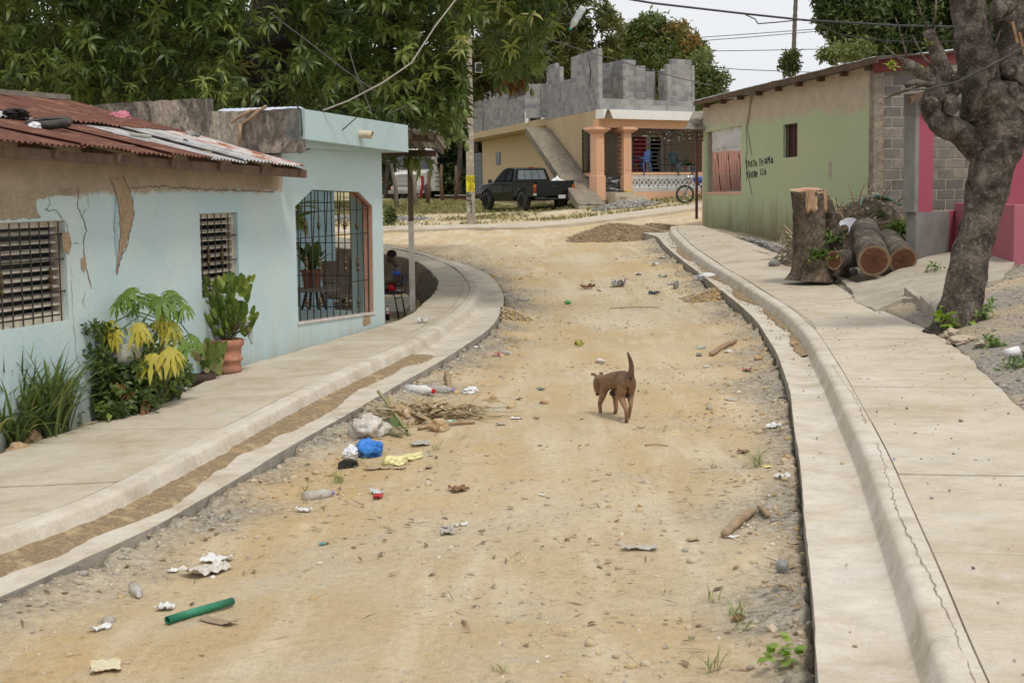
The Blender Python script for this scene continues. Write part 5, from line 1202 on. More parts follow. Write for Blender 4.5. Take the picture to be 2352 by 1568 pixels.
wire('drop_cable', [PB.P(678, 238, .35), PB.P(690, 254, .33), PB.P(694, 300, .33), PB.P(690, 352, .2)], .010, 'grey cable hanging down at the left corner of the blue parapet', cab)
wire('dangling_string', [W(1290, -10, 40), W(1310, 30, 39), W(1318, 42, 39)], .012, 'string holding the hanging plastic bottle above the street', cab)
# hanging bottle
hb = W(1326, 40, 30); t = thing('hanging_bottle', hb, 'clear plastic bottle with green cap hanging from a wire against the sky', 'bottle', rot=(0, R(205), R(0)))
clr = M('clear_plastic', (.72, .78, .76), (.6, .66, .66), 8, .15, .3, 30, spec=.6)
t.rotation_euler = (0, R(180+32), 0)
MB().lathe((0, 0, 0), [(0, -.16), (.045, -.155), (.05, -.1), (.045, -.05), (.05, -.02), (.044, .03), (.05, .07), (.04, .11), (.016, .155), (.016, .17)], 14).build('bottle_body', clr, t, smooth=True, local=True)
MB().lathe((0, 0, 0), [(0, .20), (.019, .195), (.019, .168), (0, .168)], 10).build('cap', plain('green_cap', (.02, .30, .20)), t, local=True)
t.scale = (1.5, 1.5, 1.5)

# ------------------------------------------------------------------ pickup truck (x forward, y left, z up)
def loft(mb, secs):
    """secs: list of closed rings of equal length"""
    n_ = len(secs[0]); k = len(mb.v)
    for s_ in secs: mb.v += [tuple(p) for p in s_]
    for i in range(len(secs)-1):
        for j in range(n_): mb.f.append((k+i*n_+j, k+i*n_+(j+1) % n_, k+(i+1)*n_+(j+1) % n_, k+(i+1)*n_+j)); mb.m.append(mb.cm)
    mb.f.append(tuple(range(k, k+n_))[::-1]); mb.m.append(mb.cm); mb.f.append(tuple(range(k+(len(secs)-1)*n_, k+len(secs)*n_))); mb.m.append(mb.cm); return mb
carp = M('dark_green_black_paint', (.004, .007, .006), (.007, .010, .009), 2, .3, .02, 30, spec=.35)
glass = plain('car_glass', (.03, .035, .04), .08, .8); rubber = M('tyre_rubber', (.022, .021, .02), (.09, .08, .065), 6, .85, .3)
def wheel(parent, x, y, r, w_, rimc, nm='wheel'):
    mb = MB(); mb.lathe((x, y-w_/2, r), [(r*.62, 0), (r*.9, 0), (r, w_*.15), (r, w_*.85), (r*.9, w_), (r*.62, w_)], 22, (0, 1, 0)); o = mb.build(nm, rubber, parent, smooth=True, local=True)
    MB().lathe((x, y-w_/2+.02, r), [(0, .05), (r*.2, .05), (r*.25, .02), (r*.55, .05), (r*.64, .01), (r*.64, w_-.05), (r*.55, w_-.09), (r*.25, w_-.06), (0, w_-.07)], 18, (0, 1, 0)).build('rim', rimc, o, smooth=True, local=True)
th = R(90+27); tp = W(1202, 487, 55.8); tp.z = 0
tz = G(tp.x, tp.y)+.1; truck = thing('pickup_truck', (tp.x+.0, tp.y+.9, tz), 'dark green pickup truck parked on the grass beside the concrete ramp', 'truck', rotz=th)
def body_sec(x, hw_, z0, zs, z1, crown=.02):
    return [(x, -hw_*.94, z0), (x, -hw_, zs), (x, -hw_*.985, z1-.06), (x, -hw_*.93, z1), (x, 0, z1+crown), (x, hw_*.93, z1), (x, hw_*.985, z1-.06), (x, hw_, zs), (x, hw_*.94, z0)]
hood = [body_sec(x, h, a, b_, c) for x, h, a, b_, c in ((2.28, .72, .42, .6, .82), (2.22, .79, .38, .62, .90), (1.9, .83, .36, .65, .98), (1.3, .845, .34, .66, 1.02), (.95, .845, .34, .66, 1.04), (-.75, .845, .34, .66, 1.04))]
mb = MB(); loft(mb, hood); mb.build('body', carp, truck, smooth=False, local=True, bev=.03)
cab_ = [[(x, -b_*.98, 1.02), (x2, -t_, z), (x2, t_, z), (x, b_*.98, 1.02)] for x, x2, b_, t_, z in ((1.0, .32, .8, .62, 1.56), (-.72, -.6, .8, .64, 1.57))]
mb = MB(); mb.add([(1.0, -.8, 1.02), (.30, -.64, 1.54), (.30, .64, 1.54), (1.0, .8, 1.02), (-.78, -.8, 1.02), (-.62, -.64, 1.54), (-.62, .64, 1.54), (-.78, .8, 1.02), (-.15, -.66, 1.58), (-.15, .66, 1.58)],
   [(0, 3, 2, 1), (4, 5, 6, 7), (0, 4, 7, 3), (1, 2, 9, 8), (5, 8, 9, 6), (0, 1, 8, 5, 4), (3, 7, 6, 9, 2)]); mb.build('cab', carp, truck, local=True, bev=.035)
def panel3(mb, P, o):  # quad pushed out
    P = [Vector(p) for p in P]; n_ = (P[1]-P[0]).cross(P[2]-P[0]).normalized(); c = sum(P, Vector())/len(P)
    if n_.dot(c-Vector((0, 0, 1.1))) < 0: n_ = -n_
    mb.add([p+n_*o for p in P], [tuple(range(len(P)))]); return mb
for s_ in (-1, 1):
    panel3(MB(), [(.82, s_*.775, 1.10), (.33, s_*.66, 1.48), (-.02, s_*.665, 1.50), (-.02, s_*.785, 1.09)], .012).build('window', glass, truck, local=True)
    panel3(MB(), [(-.12, s_*.785, 1.09), (-.12, s_*.665, 1.50), (-.5, s_*.66, 1.48), (-.56, s_*.785, 1.09)], .012).build('window', glass, truck, local=True)
panel3(MB(), [(.93, -.70, 1.09), (.38, -.57, 1.50), (.38, .57, 1.50), (.93, .70, 1.09)], .012).build('windscreen', glass, truck, local=True)
for i in range(4):
    y0 = -.62+i*.31+.012; y1 = y0+.286; k = .86; panel3(MB(), [(-.757, y0, 1.13), (-.757, y1, 1.13), (-.655, y1*k, 1.47), (-.655, y0*k, 1.47)], .014).build('rear_window', M('rear_glass', (.22, .25, .27), (.10, .12, .13), 9, .1, .0, stretch=(1, 1, 8)), truck, local=True)
# load bed with open top
mb = MB(); bx0, bx1, bh, bw_ = -2.42, -.80, 1.05, .845
for s_ in (-1, 1):
    mb.box(bx0, bx1, min(s_*bw_, s_*(bw_-.07)), max(s_*bw_, s_*(bw_-.07)), .5, bh)
    mb.box(bx0, bx1+.01, min(s_*(bw_+.01), s_*(bw_-.10)), max(s_*(bw_+.01), s_*(bw_-.10)), bh-.001, bh+.03)
mb.box(bx0+.05, bx1, -.77, .77, .5, .58); mb.box(bx1-.06, bx1, -.77, .77, .58, bh); mb.build('load_bed', carp, truck, local=True, bev=.02)
tg = MB().box(bx0-.05, bx0+.0, -.72, .72, .52, 1.07).build('tailgate', carp, truck, local=True, bev=.015)
MB().box(bx0-.065, bx0-.05, -.09, .09, .86, .9).build('handle', iron, tg, local=True)
lamp_r = plain('red_lamp', (.22, .02, .015), .25); lamp_o = plain('amber_lamp', (.38, .11, .01), .25)
for s_ in (-1, 1):
    a, b_ = sorted((s_*.845, s_*.735)); l = MB().box(bx0-.052, bx0-.001, a, b_, .62, .82).build('tail_lamp', lamp_r, truck, local=True)
    MB().box(bx0-.054, bx0-.002, a+.002, b_-.002, .822, .94).build('indicator', lamp_o, l, local=True); MB().box(bx0-.05, bx0-.002, a, b_, .54, .618).build('reverse_lamp', M('dusty_lamp', (.5, .48, .45)), l, local=True)
MB().box(bx0-.15, bx0-.03, -.8, -.4, .40, .5).box(bx0-.15, bx0-.03, .4, .8, .40, .5).box(bx0-.12, bx0-.06, -.4, .4, .4, .46).build('rear_bumper', M('dark_bumper', (.03, .03, .03)), truck, local=True)
pl_ = MB().box(bx0-.135, bx0-.121, -.42, -.12, .43, .56).build('number_plate', M('plate', (.62, .6, .58)), truck, local=True)
MB().tube([(bx0+.1, -.5, .42), (bx0+.1, .5, .42)], .05, 8).tube([(bx0+.6, 0, .4), (.9, 0, .42)], .06, 8).box(bx0+.02, 1.9, -.45, -.37, .42, .52).box(bx0+.02, 1.9, .37, .45, .42, .52).build('chassis', M('chassis', (.03, .026, .022)), truck, local=True)
steel = M('dusty_steel', (.10, .09, .08), (.16, .14, .12))
for x_ in (-1.55, 1.42):
    for s_ in (-1, 1): wheel(truck, x_, s_*.762, .355, .22, steel)
for s_ in (-1, 1):
    for x_ in (-1.55, 1.42):
        mb = MB(); ar = []
        for j in range(13):
            a = math.pi*j/12; ar.append((x_+math.cos(a)*.44, .36+math.sin(a)*.42))
        for (xa, za), (xb, zb_) in zip(ar, ar[1:]): mb.hexa([(xa, s_*.70, za), (xb, s_*.70, zb_), (xb, s_*.875, zb_), (xa, s_*.875, za)], [(x_+(xa-x_)*1.14, s_*.70, .36+(za-.36)*1.14), (x_+(xb-x_)*1.14, s_*.70, .36+(zb_-.36)*1.14), (x_+(xb-x_)*1.14, s_*.85, .36+(zb_-.36)*1.14), (x_+(xa-x_)*1.14, s_*.85, .36+(za-.36)*1.14)])
        mb.build('wheel_arch', carp, truck, local=True)
        mb = MB(); mb.lathe((x_, s_*.853-(.003 if s_ > 0 else -.003), .40), [(0, 0), (.39, 0), (.39, .006), (0, .006)], 20, (0, 1, 0)); mb.build('arch_shade_disc', M('shade_and_seam_black', (.01, .01, .01)), truck, local=True)  # black disc on the closed body paints the shade of the wheel well
    MB().box(.85, .95, min(s_*.85, s_*1.0), max(s_*.85, s_*1.0), 1.02, 1.16).build('mirror', iron, truck, local=True, bev=.02)
    for x_ in (-.02, .98): MB().box(x_, x_+.012, min(s_*.846, s_*.852), max(s_*.846, s_*.852), .42, 1.02).build('door_seam', M('shade_and_seam_black', (.01, .01, .01)), truck, local=True)
    MB().box(.05, .17, min(s_*.846, s_*.862), max(s_*.846, s_*.862), .88, .91).build('door_handle', iron, truck, local=True)
MB().tube([(2.34, -.62, .4), (2.4, -.62, .85), (2.3, -.62, .95), (2.3, .62, .95), (2.4, .62, .85), (2.34, .62, .4)], .025, 6).tube([(2.39, -.6, .7), (2.39, .6, .7)], .02, 6).build('bull_bar', iron, truck, local=True)
MB().box(-.70, -.64, -.12, .12, 1.55, 1.59).build('brake_lamp', lamp_r, truck, local=True)
def bag(name, loc, size, mat, label, seed=0, parent=None, knot=True, cat='plastic bag', sq=(1, 1, .8)):
    r = random.Random(seed); o_ = Vector((r.uniform(0, 50), r.uniform(0, 50), 0)); bm = bmesh.new(); bmesh.ops.create_icosphere(bm, subdivisions=4, radius=1)
    for v in bm.verts:
        p = v.co.copy(); k = 1+.38*mnoise.noise(p*1.3+o_)-.55*abs(mnoise.noise(p*2.1+o_))-.25*abs(mnoise.noise(p*5+o_))+.12; p = p*k
        if knot and p.z > .55: t_ = min(1, (p.z-.55)/.5); p.x *= 1-.8*t_; p.y *= 1-.8*t_; p.z += .35*t_
        p.z = max(p.z, -.62); v.co = Vector((p.x*size*sq[0], p.y*size*sq[1], (p.z+.6)*size*sq[2]))
    me = bpy.data.meshes.new(name); bm.to_mesh(me); bm.free(); me.materials.append(mat); me.polygons.foreach_set('use_smooth', [True]*len(me.polygons))
    o = bpy.data.objects.new(name, me); COL.objects.link(o); o.location = loc; o.rotation_euler = (0, 0, r.uniform(0, 6)); BASE[o.name] = Vector(loc)
    return tag(o, label, cat)
wbag = M('white_bag', (.75, .75, .76), (.62, .63, .66), 6, .4, .4, 20)
tm = Matrix.Rotation(th, 4, 'Z'); pb_ = Vector(truck.location)+tm@Vector((-2.05, -.35, .84))
bag('plastic_bag', pb_, .26, wbag, 'white shopping bag standing in the bed of the dark pickup', 3)

# ------------------------------------------------------------------ bus behind the trees (x forward)
bp = W(985, 462, 92); bz = G(bp.x, bp.y); bus = thing('old_bus', (bp.x, bp.y, bz+.05), 'old white bus with long bonnet parked among the trees', 'bus', rotz=R(-90-17))
busm = M('white_bus_paint', (.62, .61, .59), (.52, .50, .47), 2, .5, .1, 30, fine=.1)
def ring_(x, hw_, z0, z1, rad=.45, n_=6, tz_=0):
    pts = [(x, -hw_, z0)]
    for j in range(n_+1): a = math.pi/2*j/n_; pts.append((x+tz_*math.sin(a), -hw_+rad*(1-math.cos(a)), z1-rad+rad*math.sin(a)))
    for j in range(n_, -1, -1): a = math.pi/2*j/n_; pts.append((x+tz_*math.sin(a), hw_-rad*(1-math.cos(a)), z1-rad+rad*math.sin(a)))
    return pts+[(x, hw_, z0)]
mb = MB(); loft(mb, [ring_(-7.0, 1.0, .7, 2.7, .5), ring_(-6.7, 1.18, .55, 3.0), ring_(2.1, 1.2, .55, 3.05), ring_(2.3, 1.15, .55, 2.98)]); mb.build('body', busm, bus, local=True, smooth=False)
mb = MB(); loft(mb, [body_sec(3.75, .80, .6, .9, 1.52, .05), body_sec(3.6, .92, .55, .9, 1.62, .05), body_sec(2.31, 1.0, .55, .9, 1.78, .05)]); mb.build('bonnet', busm, bus, local=True, bev=.05)
for i in range(8): MB().box(3.76, 3.80, -.62, .62, .88+i*.075, .92+i*.075).build('grille_bar', busm, bus, local=True)
MB().box(3.755, 3.765, -.64, .64, .84, 1.5).build('grille_back', M('dark_gap', (.04, .04, .045)), bus, local=True)
for s_ in (-1, 1):
    l = MB().box(3.63, 3.78, min(s_*.66, s_*.95), max(s_*.66, s_*.95), .62, .85).build('headlight', M('lamp_glass', (.45, .44, .42), rough=.2), bus, local=True); MB().box(3.55, 3.74, min(s_*.951, s_*1.02), max(s_*.951, s_*1.02), .64, .84).build('indicator', lamp_o, l, local=True)
    panel3(MB(), [(2.33, s_*.06, 1.85), (2.33, s_*1.08, 1.85), (2.29, s_*1.05, 2.62), (2.29, s_*.06, 2.66)], .02).build('windscreen', glass, bus, local=True)
    for i in range(11):
        x_ = 1.75-i*.78; w_ = MB().box(x_-.68, x_, min(s_*1.195, s_*1.215), max(s_*1.195, s_*1.215), 1.85, 2.52).build('window', glass, bus, local=True)
        MB().box(x_-.68, x_, min(s_*1.2, s_*1.225), max(s_*1.2, s_*1.225), 2.17, 2.2).build('sash', busm, w_, local=True)
    for z in (.85, 1.15, 1.4, 1.65): MB().box(-6.6, 2.1, min(s_*1.19, s_*1.225), max(s_*1.19, s_*1.225), z, z+.05).build('rub_rail', busm, bus, local=True)
    MB().tube([(2.5, s_*1.0, 1.7), (3.0, s_*1.35, 1.75), (3.0, s_*1.35, 2.2)], .025, 5).lathe((3.0, s_*1.35, 2.25), [(0, -.16), (.14, -.1), (.14, .1), (0, .16)], 8).build('mirror', iron, bus, local=True)
    for x_ in (3.0, -4.6): wheel(bus, x_, s_*.98, .48, .28, steel)
MB().box(3.7, 3.95, -1.1, 1.1, .4, .6).build('bumper', M('grey_bumper', (.3, .29, .28)), bus, local=True, bev=.03)
MB().box(2.28, 2.31, -.6, .6, 2.7, 2.9).build('sign_box', M('dark_gap', (.04, .04, .045)), bus, local=True)
# red rag and low brick wall nearby
rg = W(965, 404, 70); MB().grid(lambda a, b_: rg+Vector((.16*a-.06*b_*a+.04*math.sin(b_*5), .05*math.sin(a*4+b_*6), -1.0*b_)), 6, 12).build('red_rag', plain('red_rag', (.35, .02, .03)), None, smooth=True, label='red rag hanging on a fence post in front of the white bus', cat='rag', loc=rg)
bw0, bw1 = W(1012, 466, 80), W(1072, 468, 80); bwt = thing('brick_wall', bw0, 'low red brick wall with a tin edge under the trees behind the pole', 'wall'); PBW = Pl(bw0, bw1); brk = M('red_brick', (.24, .10, .06), (.16, .07, .045), 8, .9, .4)
mb = MB(); PBW.box(mb, 0, PBW.L, bw0.z-.5, bw0.z+.36, -.02, -.2); mb.build('mortar', mortar, bwt)
for row in range(5):
    for i in range(8):
        u = i*.185+(.09 if row % 2 else 0); mb = MB(); PBW.box(mb, u+.006, u+.178, bw0.z-.1+row*.095, bw0.z-.1+row*.095+.082, .0, -.1); mb.build('brick', brk, bwt)
mb = MB(); PBW.box(mb, -.3, PBW.L+.3, bw0.z+.37, bw0.z+.42, .1, -.3); mb.build('coping', tinw, bwt)
# stick fence posts before the bus
for i, (px, pt_, pb_y, Yd, lean) in enumerate(((905, 375, 462, 62, 14), (955, 402, 455, 66, 2), (982, 392, 455, 68, -6), (1016, 378, 458, 74, 4), (1046, 380, 462, 74, -3))):
    a = W(px+lean*.5, pb_y, Yd); a.z = G(a.x, a.y); b_ = W(px-lean*.5, pt_, Yd); m1 = a.lerp(b_, .5)+Vector((.06*(-1)**i, 0, 0)); MB().tube([a-Vector((0, 0, .2)), m1, b_], [.11, .085, .06], 8).build('fence_stick', woodg if i < 2 else woodb, None, smooth=True,
        label=('crooked pale tree-branch post leaning in front of the bus bonnet', 'short stick post beside the red rag', 'forked stick post in front of the rear half of the bus', 'thin dark stem between the bus and the brick wall', 'dark stem standing before the low brick wall')[i], cat='post', loc=a, group='rough posts in front of the bus')

# ------------------------------------------------------------------ motorcycle (x forward)
mp_ = W(1553, 463.5, 49.8); mp_.z = G(mp_.x, mp_.y)+.1
moto = thing('motorcycle', (mp_.x+1.0, mp_.y+.25, mp_.z+.02), 'small blue motorcycle parked in front of the white baluster wall', 'motorcycle', rotz=R(180-14))
chrome = M('chrome', (.5, .5, .5), (.35, .34, .33), 9, .25, .0, metal=.8); bluet = plain('blue_tank', (.02, .07, .28), .3, .6)
for x_ in (.68, -.62):
    mb = MB(); mb.lathe((x_, -.035, .31), [(.24, 0), (.285, .0), (.31, .035), (.285, .07), (.24, .07)], 28, (0, 1, 0)); wv_ = mb.build('wheel', rubber, moto, smooth=True, local=True)
    mb = MB(); mb.lathe((x_, -.02, .31), [(.235, 0), (.245, .0), (.245, .04), (.235, .04)], 24, (0, 1, 0)); mb.lathe((x_, -.05, .31), [(0, 0), (.055, 0), (.055, .1), (0, .1)], 12, (0, 1, 0))
    for j in range(16): a = j*math.pi/8; mb.tube([(x_+.03*math.cos(a), .02*(-1)**j, .31+.03*math.sin(a)), (x_+.24*math.cos(a+.2), 0, .31+.24*math.sin(a+.2))], .004, 4)
    mb.build('rim', chrome, wv_, local=True)
for s_ in (-1, 1): MB().tube([(.68, s_*.08, .31), (.50, s_*.08, .78), (.45, s_*.08, .92)], .022, 8).build('fork', chrome, moto, smooth=True, local=True)
MB().tube([(.44, -.35, .98), (.40, -.3, 1.02), (.48, -.1, .96), (.48, .1, .96), (.40, .3, 1.02), (.34, .38, .98)], .014, 6).build('handlebar', iron, moto, smooth=True, local=True)
for s_ in (-1, 1): MB().tube([(.42, s_*.3, 1.0), (.46, s_*.33, 1.18)], .007, 5).lathe((.46, s_*.33, 1.2), [(0, -.03), (.05, -.02), (.05, .02), (0, .03)], 8, (1, 0, 0)).build('mirror', iron, moto, local=True)
MB().lathe((.56, 0, .86), [(0, .1), (.07, .09), (.085, .02), (.05, -.08), (0, -.1)], 12, (1, 0, .1)).build('headlight', chrome, moto, smooth=True, local=True)
mb = MB(); loft(mb, [[(x_, w_*math.cos(a), z_+h_*math.sin(a)) for a in np.linspace(0, 2*math.pi, 11)[:-1]] for x_, w_, z_, h_ in ((.42, .05, .80, .05), (.34, .12, .79, .11), (.1, .14, .78, .12), (-.05, .11, .76, .09), (-.12, .05, .75, .04))]); mb.build('fuel_tank', bluet, moto, smooth=True, local=True)
mb = MB(); loft(mb, [[(x_, w_*math.cos(a), z_+.045*math.sin(a)) for a in np.linspace(0, 2*math.pi, 11)[:-1]] for x_, w_, z_ in ((-.08, .08, .78), (-.3, .13, .77), (-.7, .12, .80), (-.82, .07, .81))]); mb.build('seat', plain('black_seat', (.02, .02, .02)), moto, smooth=True, local=True)
MB().tube([(.42, 0, .85), (.1, 0, .5), (.0, 0, .3), (-.3, 0, .3), (-.35, 0, .6), (-.75, 0, .74)], .024, 6).tube([(.42, 0, .82), (-.1, 0, .7), (-.35, 0, .6)], .02, 6).tube([(-.25, .07, .32), (-.62, .07, .31)], .02, 6).tube([(-.62, .12, .31), (-.6, .12, .72)], .018, 6).tube([(-.62, -.12, .31), (-.6, -.12, .72)], .018, 6).build('frame', iron, moto, local=True)
MB().lathe((.05, -.1, .36), [(0, 0), (.11, 0), (.12, .1), (.11, .2), (0, .2)], 12, (0, 1, 0)).box(.0, .14, -.07, .07, .42, .62).box(-.01, .15, -.09, .09, .46, .48).box(-.01, .15, -.09, .09, .51, .53).box(-.01, .15, -.09, .09, .56, .58).build('engine', M('engine_alloy', (.2, .19, .18), rough=.4, metal=.5), moto, local=True)
MB().tube([(.12, -.1, .42), (.2, -.12, .3), (0, -.14, .22), (-.8, -.16, .3)], [.02, .02, .025, .035], 8).build('exhaust', chrome, moto, smooth=True, local=True)
for x_, r_ in ((.68, .34), (-.62, .34)):
    mb = MB(); mb.grid(lambda a, b_: Vector((x_+r_*math.cos(R(35+a*125)), -.06+.12*b_, .31+r_*math.sin(R(35+a*125)))), 14, 3); o = mb.build('mudguard', chrome, moto, smooth=True, local=True)
mf = M('blue_flap', (.03, .05, .10)); MB().grid(lambda a, b_: Vector((.55-.1*a, -.12-.2*b_, .02+.23*a+.02*math.sin(b_*4))), 4, 4).build('mud_flap', mf, moto, local=True)
# ------------------------------------------------------------------ foliage
def leaf(L, wd, az, el, droop, base=(0, 0, 0), roll=0, nseg=3):
    """narrow curved leaf as a strip of quads -> (verts, quads)"""
    d = np.array([math.cos(az), math.sin(az), 0]); sd_ = np.array([-d[1], d[0], 0]); up = np.array([0, 0, 1.])
    vs = []; p = np.array(base, float); e = el; prof = {3: (.15, 1, .75, .05), 4: (.15, .9, 1, .6, .04), 2: (.2, 1, .06), 1: (.5, .4)}[nseg]
    for k in range(nseg+1):
        sdr = sd_*math.cos(roll)+up*math.sin(roll)
        vs += [p-sdr*wd*prof[k]/2, p+sdr*wd*prof[k]/2]
        p = p+(d*math.cos(e)+up*math.sin(e))*L/nseg; e -= droop/nseg
    return np.array(vs), np.array([(2*k, 2*k+1, 2*k+3, 2*k+2) for k in range(nseg)])
def rosette(n, L, wd, el=(-.6, .7), droop=1.2, seed=0, spread=.03, nseg=3):
    r = random.Random(seed); V_, F_ = [], []; k = 0
    for i in range(n):
        v, f = leaf(L*r.uniform(.65, 1.1), wd*r.uniform(.8, 1.15), 2*math.pi*i/n*2.4+r.uniform(-.3, .3), r.uniform(*el), droop*r.uniform(.6, 1.3), (r.uniform(-spread, spread), r.uniform(-spread, spread), r.uniform(-spread, spread)), r.uniform(-.5, .5), nseg)
        V_.append(v); F_.append(f+k); k += len(v)
    return np.vstack(V_), np.vstack(F_)
def clump(n, rad, L, wd, seed=0):
    """loose ball of small leaves"""
    r = random.Random(seed); V_, F_ = [], []; k = 0
    for i in range(n):
        a, b_ = r.uniform(0, 6.28), r.uniform(-1, 1); q_ = rad*r.uniform(.3, 1); b = (q_*math.cos(a)*math.sqrt(1-b_*b_), q_*math.sin(a)*math.sqrt(1-b_*b_), q_*b_)
        v, f = leaf(L*r.uniform(.6, 1.2), wd*r.uniform(.7, 1.2), r.uniform(0, 6.28), r.uniform(-1.2, .7), r.uniform(.2, 1), b, r.uniform(-1, 1), 2); V_.append(v); F_.append(f+k); k += len(v)
    return np.vstack(V_), np.vstack(F_)
def scatter(name, pos, tmpl, scale, mat, parent=None, tint=None, tilt=.6, seed=0, rotz=None, **k):
    g = np.random.default_rng(seed); pos = np.asarray(pos, float); N = len(pos); which = g.integers(0, len(tmpl), N); Vs, Fs, Ts = [], [], []; base = 0
    tint = g.random(N) if tint is None else np.asarray(tint)
    for t, (v, f) in enumerate(tmpl):
        m = np.nonzero(which == t)[0]
        if not len(m): continue
        az = g.uniform(0, 2*np.pi, len(m)); ta = g.normal(0, tilt, len(m)); tb = g.normal(0, tilt, len(m))
        cz, sz = np.cos(az), np.sin(az); Rz = np.zeros((len(m), 3, 3)); Rz[:, 0, 0] = cz; Rz[:, 0, 1] = -sz; Rz[:, 1, 0] = sz; Rz[:, 1, 1] = cz; Rz[:, 2, 2] = 1
        ca, sa = np.cos(ta), np.sin(ta); Rx = np.zeros_like(Rz); Rx[:, 0, 0] = 1; Rx[:, 1, 1] = ca; Rx[:, 1, 2] = -sa; Rx[:, 2, 1] = sa; Rx[:, 2, 2] = ca
        cb, sb = np.cos(tb), np.sin(tb); Ry = np.zeros_like(Rz); Ry[:, 1, 1] = 1; Ry[:, 0, 0] = cb; Ry[:, 0, 2] = sb; Ry[:, 2, 0] = -sb; Ry[:, 2, 2] = cb
        Rm = Ry@Rx@Rz; sc = scale*g.uniform(.75, 1.25, len(m)) if np.isscalar(scale) else np.asarray(scale)[m]
        vv = np.einsum('nij,vj->nvi', Rm, v)*sc[:, None, None]+pos[m][:, None, :]
        nv = len(v); ff = f[None]+(np.arange(len(m))*nv)[:, None, None]+base
        nl = nv//(2*max(1, 1)) ; lt = np.repeat(g.normal(0, .13, (len(m), nv//2)), 2, axis=1)[:, :nv]
        Vs.append(vv.reshape(-1, 3)); Fs.append(ff.reshape(-1, 4)); Ts.append(np.clip(tint[m][:, None]+np.repeat(g.normal(0, .12, (len(m), 1)), nv, 1)+lt*.3, 0, 1).ravel()); base += len(m)*nv
    return npmesh(name, np.vstack(Vs), np.vstack(Fs), mat, parent, np.concatenate(Ts), loc=tuple(np.mean(pos, 0)), **k)
def pj(P):
    v = np.asarray(P)-np.array(CAM); z = v@np.array(_f); return CX+F*(v@np.array(_r))/z, CY-F*(v@np.array(_u))/z
def bark(name, c1, c2, c3, sc=3, ring=True):
    if name in MATS: return MATS[name]
    m, n, b = _mat(name); v = vecn(n, False)
    a = noisef(n, v, sc, 6, .7, .8); w_ = noisef(n, v, sc*5, 5, .75, 1.5, (1, 1, 3.5) if ring else (3, 3, .5)); f = noisef(n, v, 55, 4, .7)
    col = ramp(n, a, [(.35, c1), (.5, c2), (.66, c3)]).outputs[0]
    col = mixc(n, 1., col, ramp(n, w_, [(.36, (.3,)*3), (.46, (.95,)*3), (.7, (1.3,)*3)]).outputs[0], 'MULTIPLY')
    sp = noisef(n, v, 22, 5, .8, .6); col = mixc(n, ramp(n, sp, [(.54, (0, 0, 0)), (.66, (.6,)*3)]).outputs[0], col, tuple(min(1, x*1.9) for x in c3))
    col = mixc(n, ramp(n, noisef(n, v, 1.7, 4, .7, .5), [(.52, (0, 0, 0)), (.66, (.6,)*3)]).outputs[0], col, tuple(x*.55 for x in c1))
    n.links.new(col, b.inputs['Base Color']); b.inputs['Roughness'].default_value = .95; b.inputs['Specular IOR Level'].default_value = .15
    bumpn(n, b, mathn(n, 'ADD', w_, mathn(n, 'MULTIPLY', f, .4)), 1., .06); MATS[name] = m; return m
def gnarly(mb, pts, rad, n=20, amp=.12, fr=3., seed=0, step=.06, flute=None, cap=True):
    P = [np.array(p, float) for p in pts]; L = [0]
    for a, b_ in zip(P, P[1:]): L.append(L[-1]+np.linalg.norm(b_-a))
    tot = L[-1]; m = max(4, int(tot/step)); s_ = np.linspace(0, tot, m+1); Q = []
    fine = []
    for i in range(len(P)-1):
        a, b_, c, d = P[max(i-1, 0)], P[i], P[i+1], P[min(i+2, len(P)-1)]
        for j in range(12): t = j/12; fine.append((L[i]+(L[i+1]-L[i])*t, .5*((2*b_)+(-a+c)*t+(2*a-5*b_+4*c-d)*t*t+(-a+3*b_-3*c+d)*t**3)))
    fine.append((tot, P[-1])); fs = np.array([x[0] for x in fine]); fp = np.array([x[1] for x in fine])
    C_ = np.stack([np.interp(s_, fs, fp[:, k]) for k in range(3)], 1); rr = np.interp(s_, L, rad)
    prev = None; k = len(mb.v); o = Vector((seed*7.7, seed*3.1, 0))
    for i in range(m+1):
        d = Vector(C_[min(i+1, m)]-C_[max(i-1, 0)]).normalized()
        a = d.cross(Vector((0, 1, .1))).normalized() if prev is None else (prev-d*prev.dot(d)).normalized(); prev = a; b_ = d.cross(a)
        for j in range(n):
            th_ = 2*math.pi*j/n; dirv = a*math.cos(th_)+b_*math.sin(th_); q_ = Vector(C_[i])+dirv*rr[i]
            f_ = 1+amp*mnoise.noise(q_*fr+o)+amp*.5*mnoise.noise(q_*fr*2.7+o)+amp*.3*mnoise.noise(Vector((q_.x*9, q_.y*9, q_.z*26)))
            if flute: f_ *= 1+flute(th_, i/m)
            mb.v.append(tuple(Vector(C_[i])+dirv*rr[i]*f_))
    for i in range(m):
        for j in range(n): j2 = (j+1) % n; mb.f.append((k+i*n+j, k+i*n+j2, k+(i+1)*n+j2, k+(i+1)*n+j)); mb.m.append(mb.cm)
    if cap:
        mb.f.append(tuple(range(k, k+n))[::-1]); mb.m.append(mb.cm); mb.f.append(tuple(range(k+m*n, k+m*n+n))); mb.m.append(mb.cm)
    return mb
mangom = leafmat('mango_leaf', [(0, (.038, .062, .016)), (.35, (.085, .125, .03)), (.65, (.16, .205, .05)), (.9, (.25, .29, .08)), (1, (.33, .33, .12))], .42, .35, .4)
darkbark = bark('mango_bark', (.05, .04, .035), (.085, .07, .06), (.12, .10, .085))
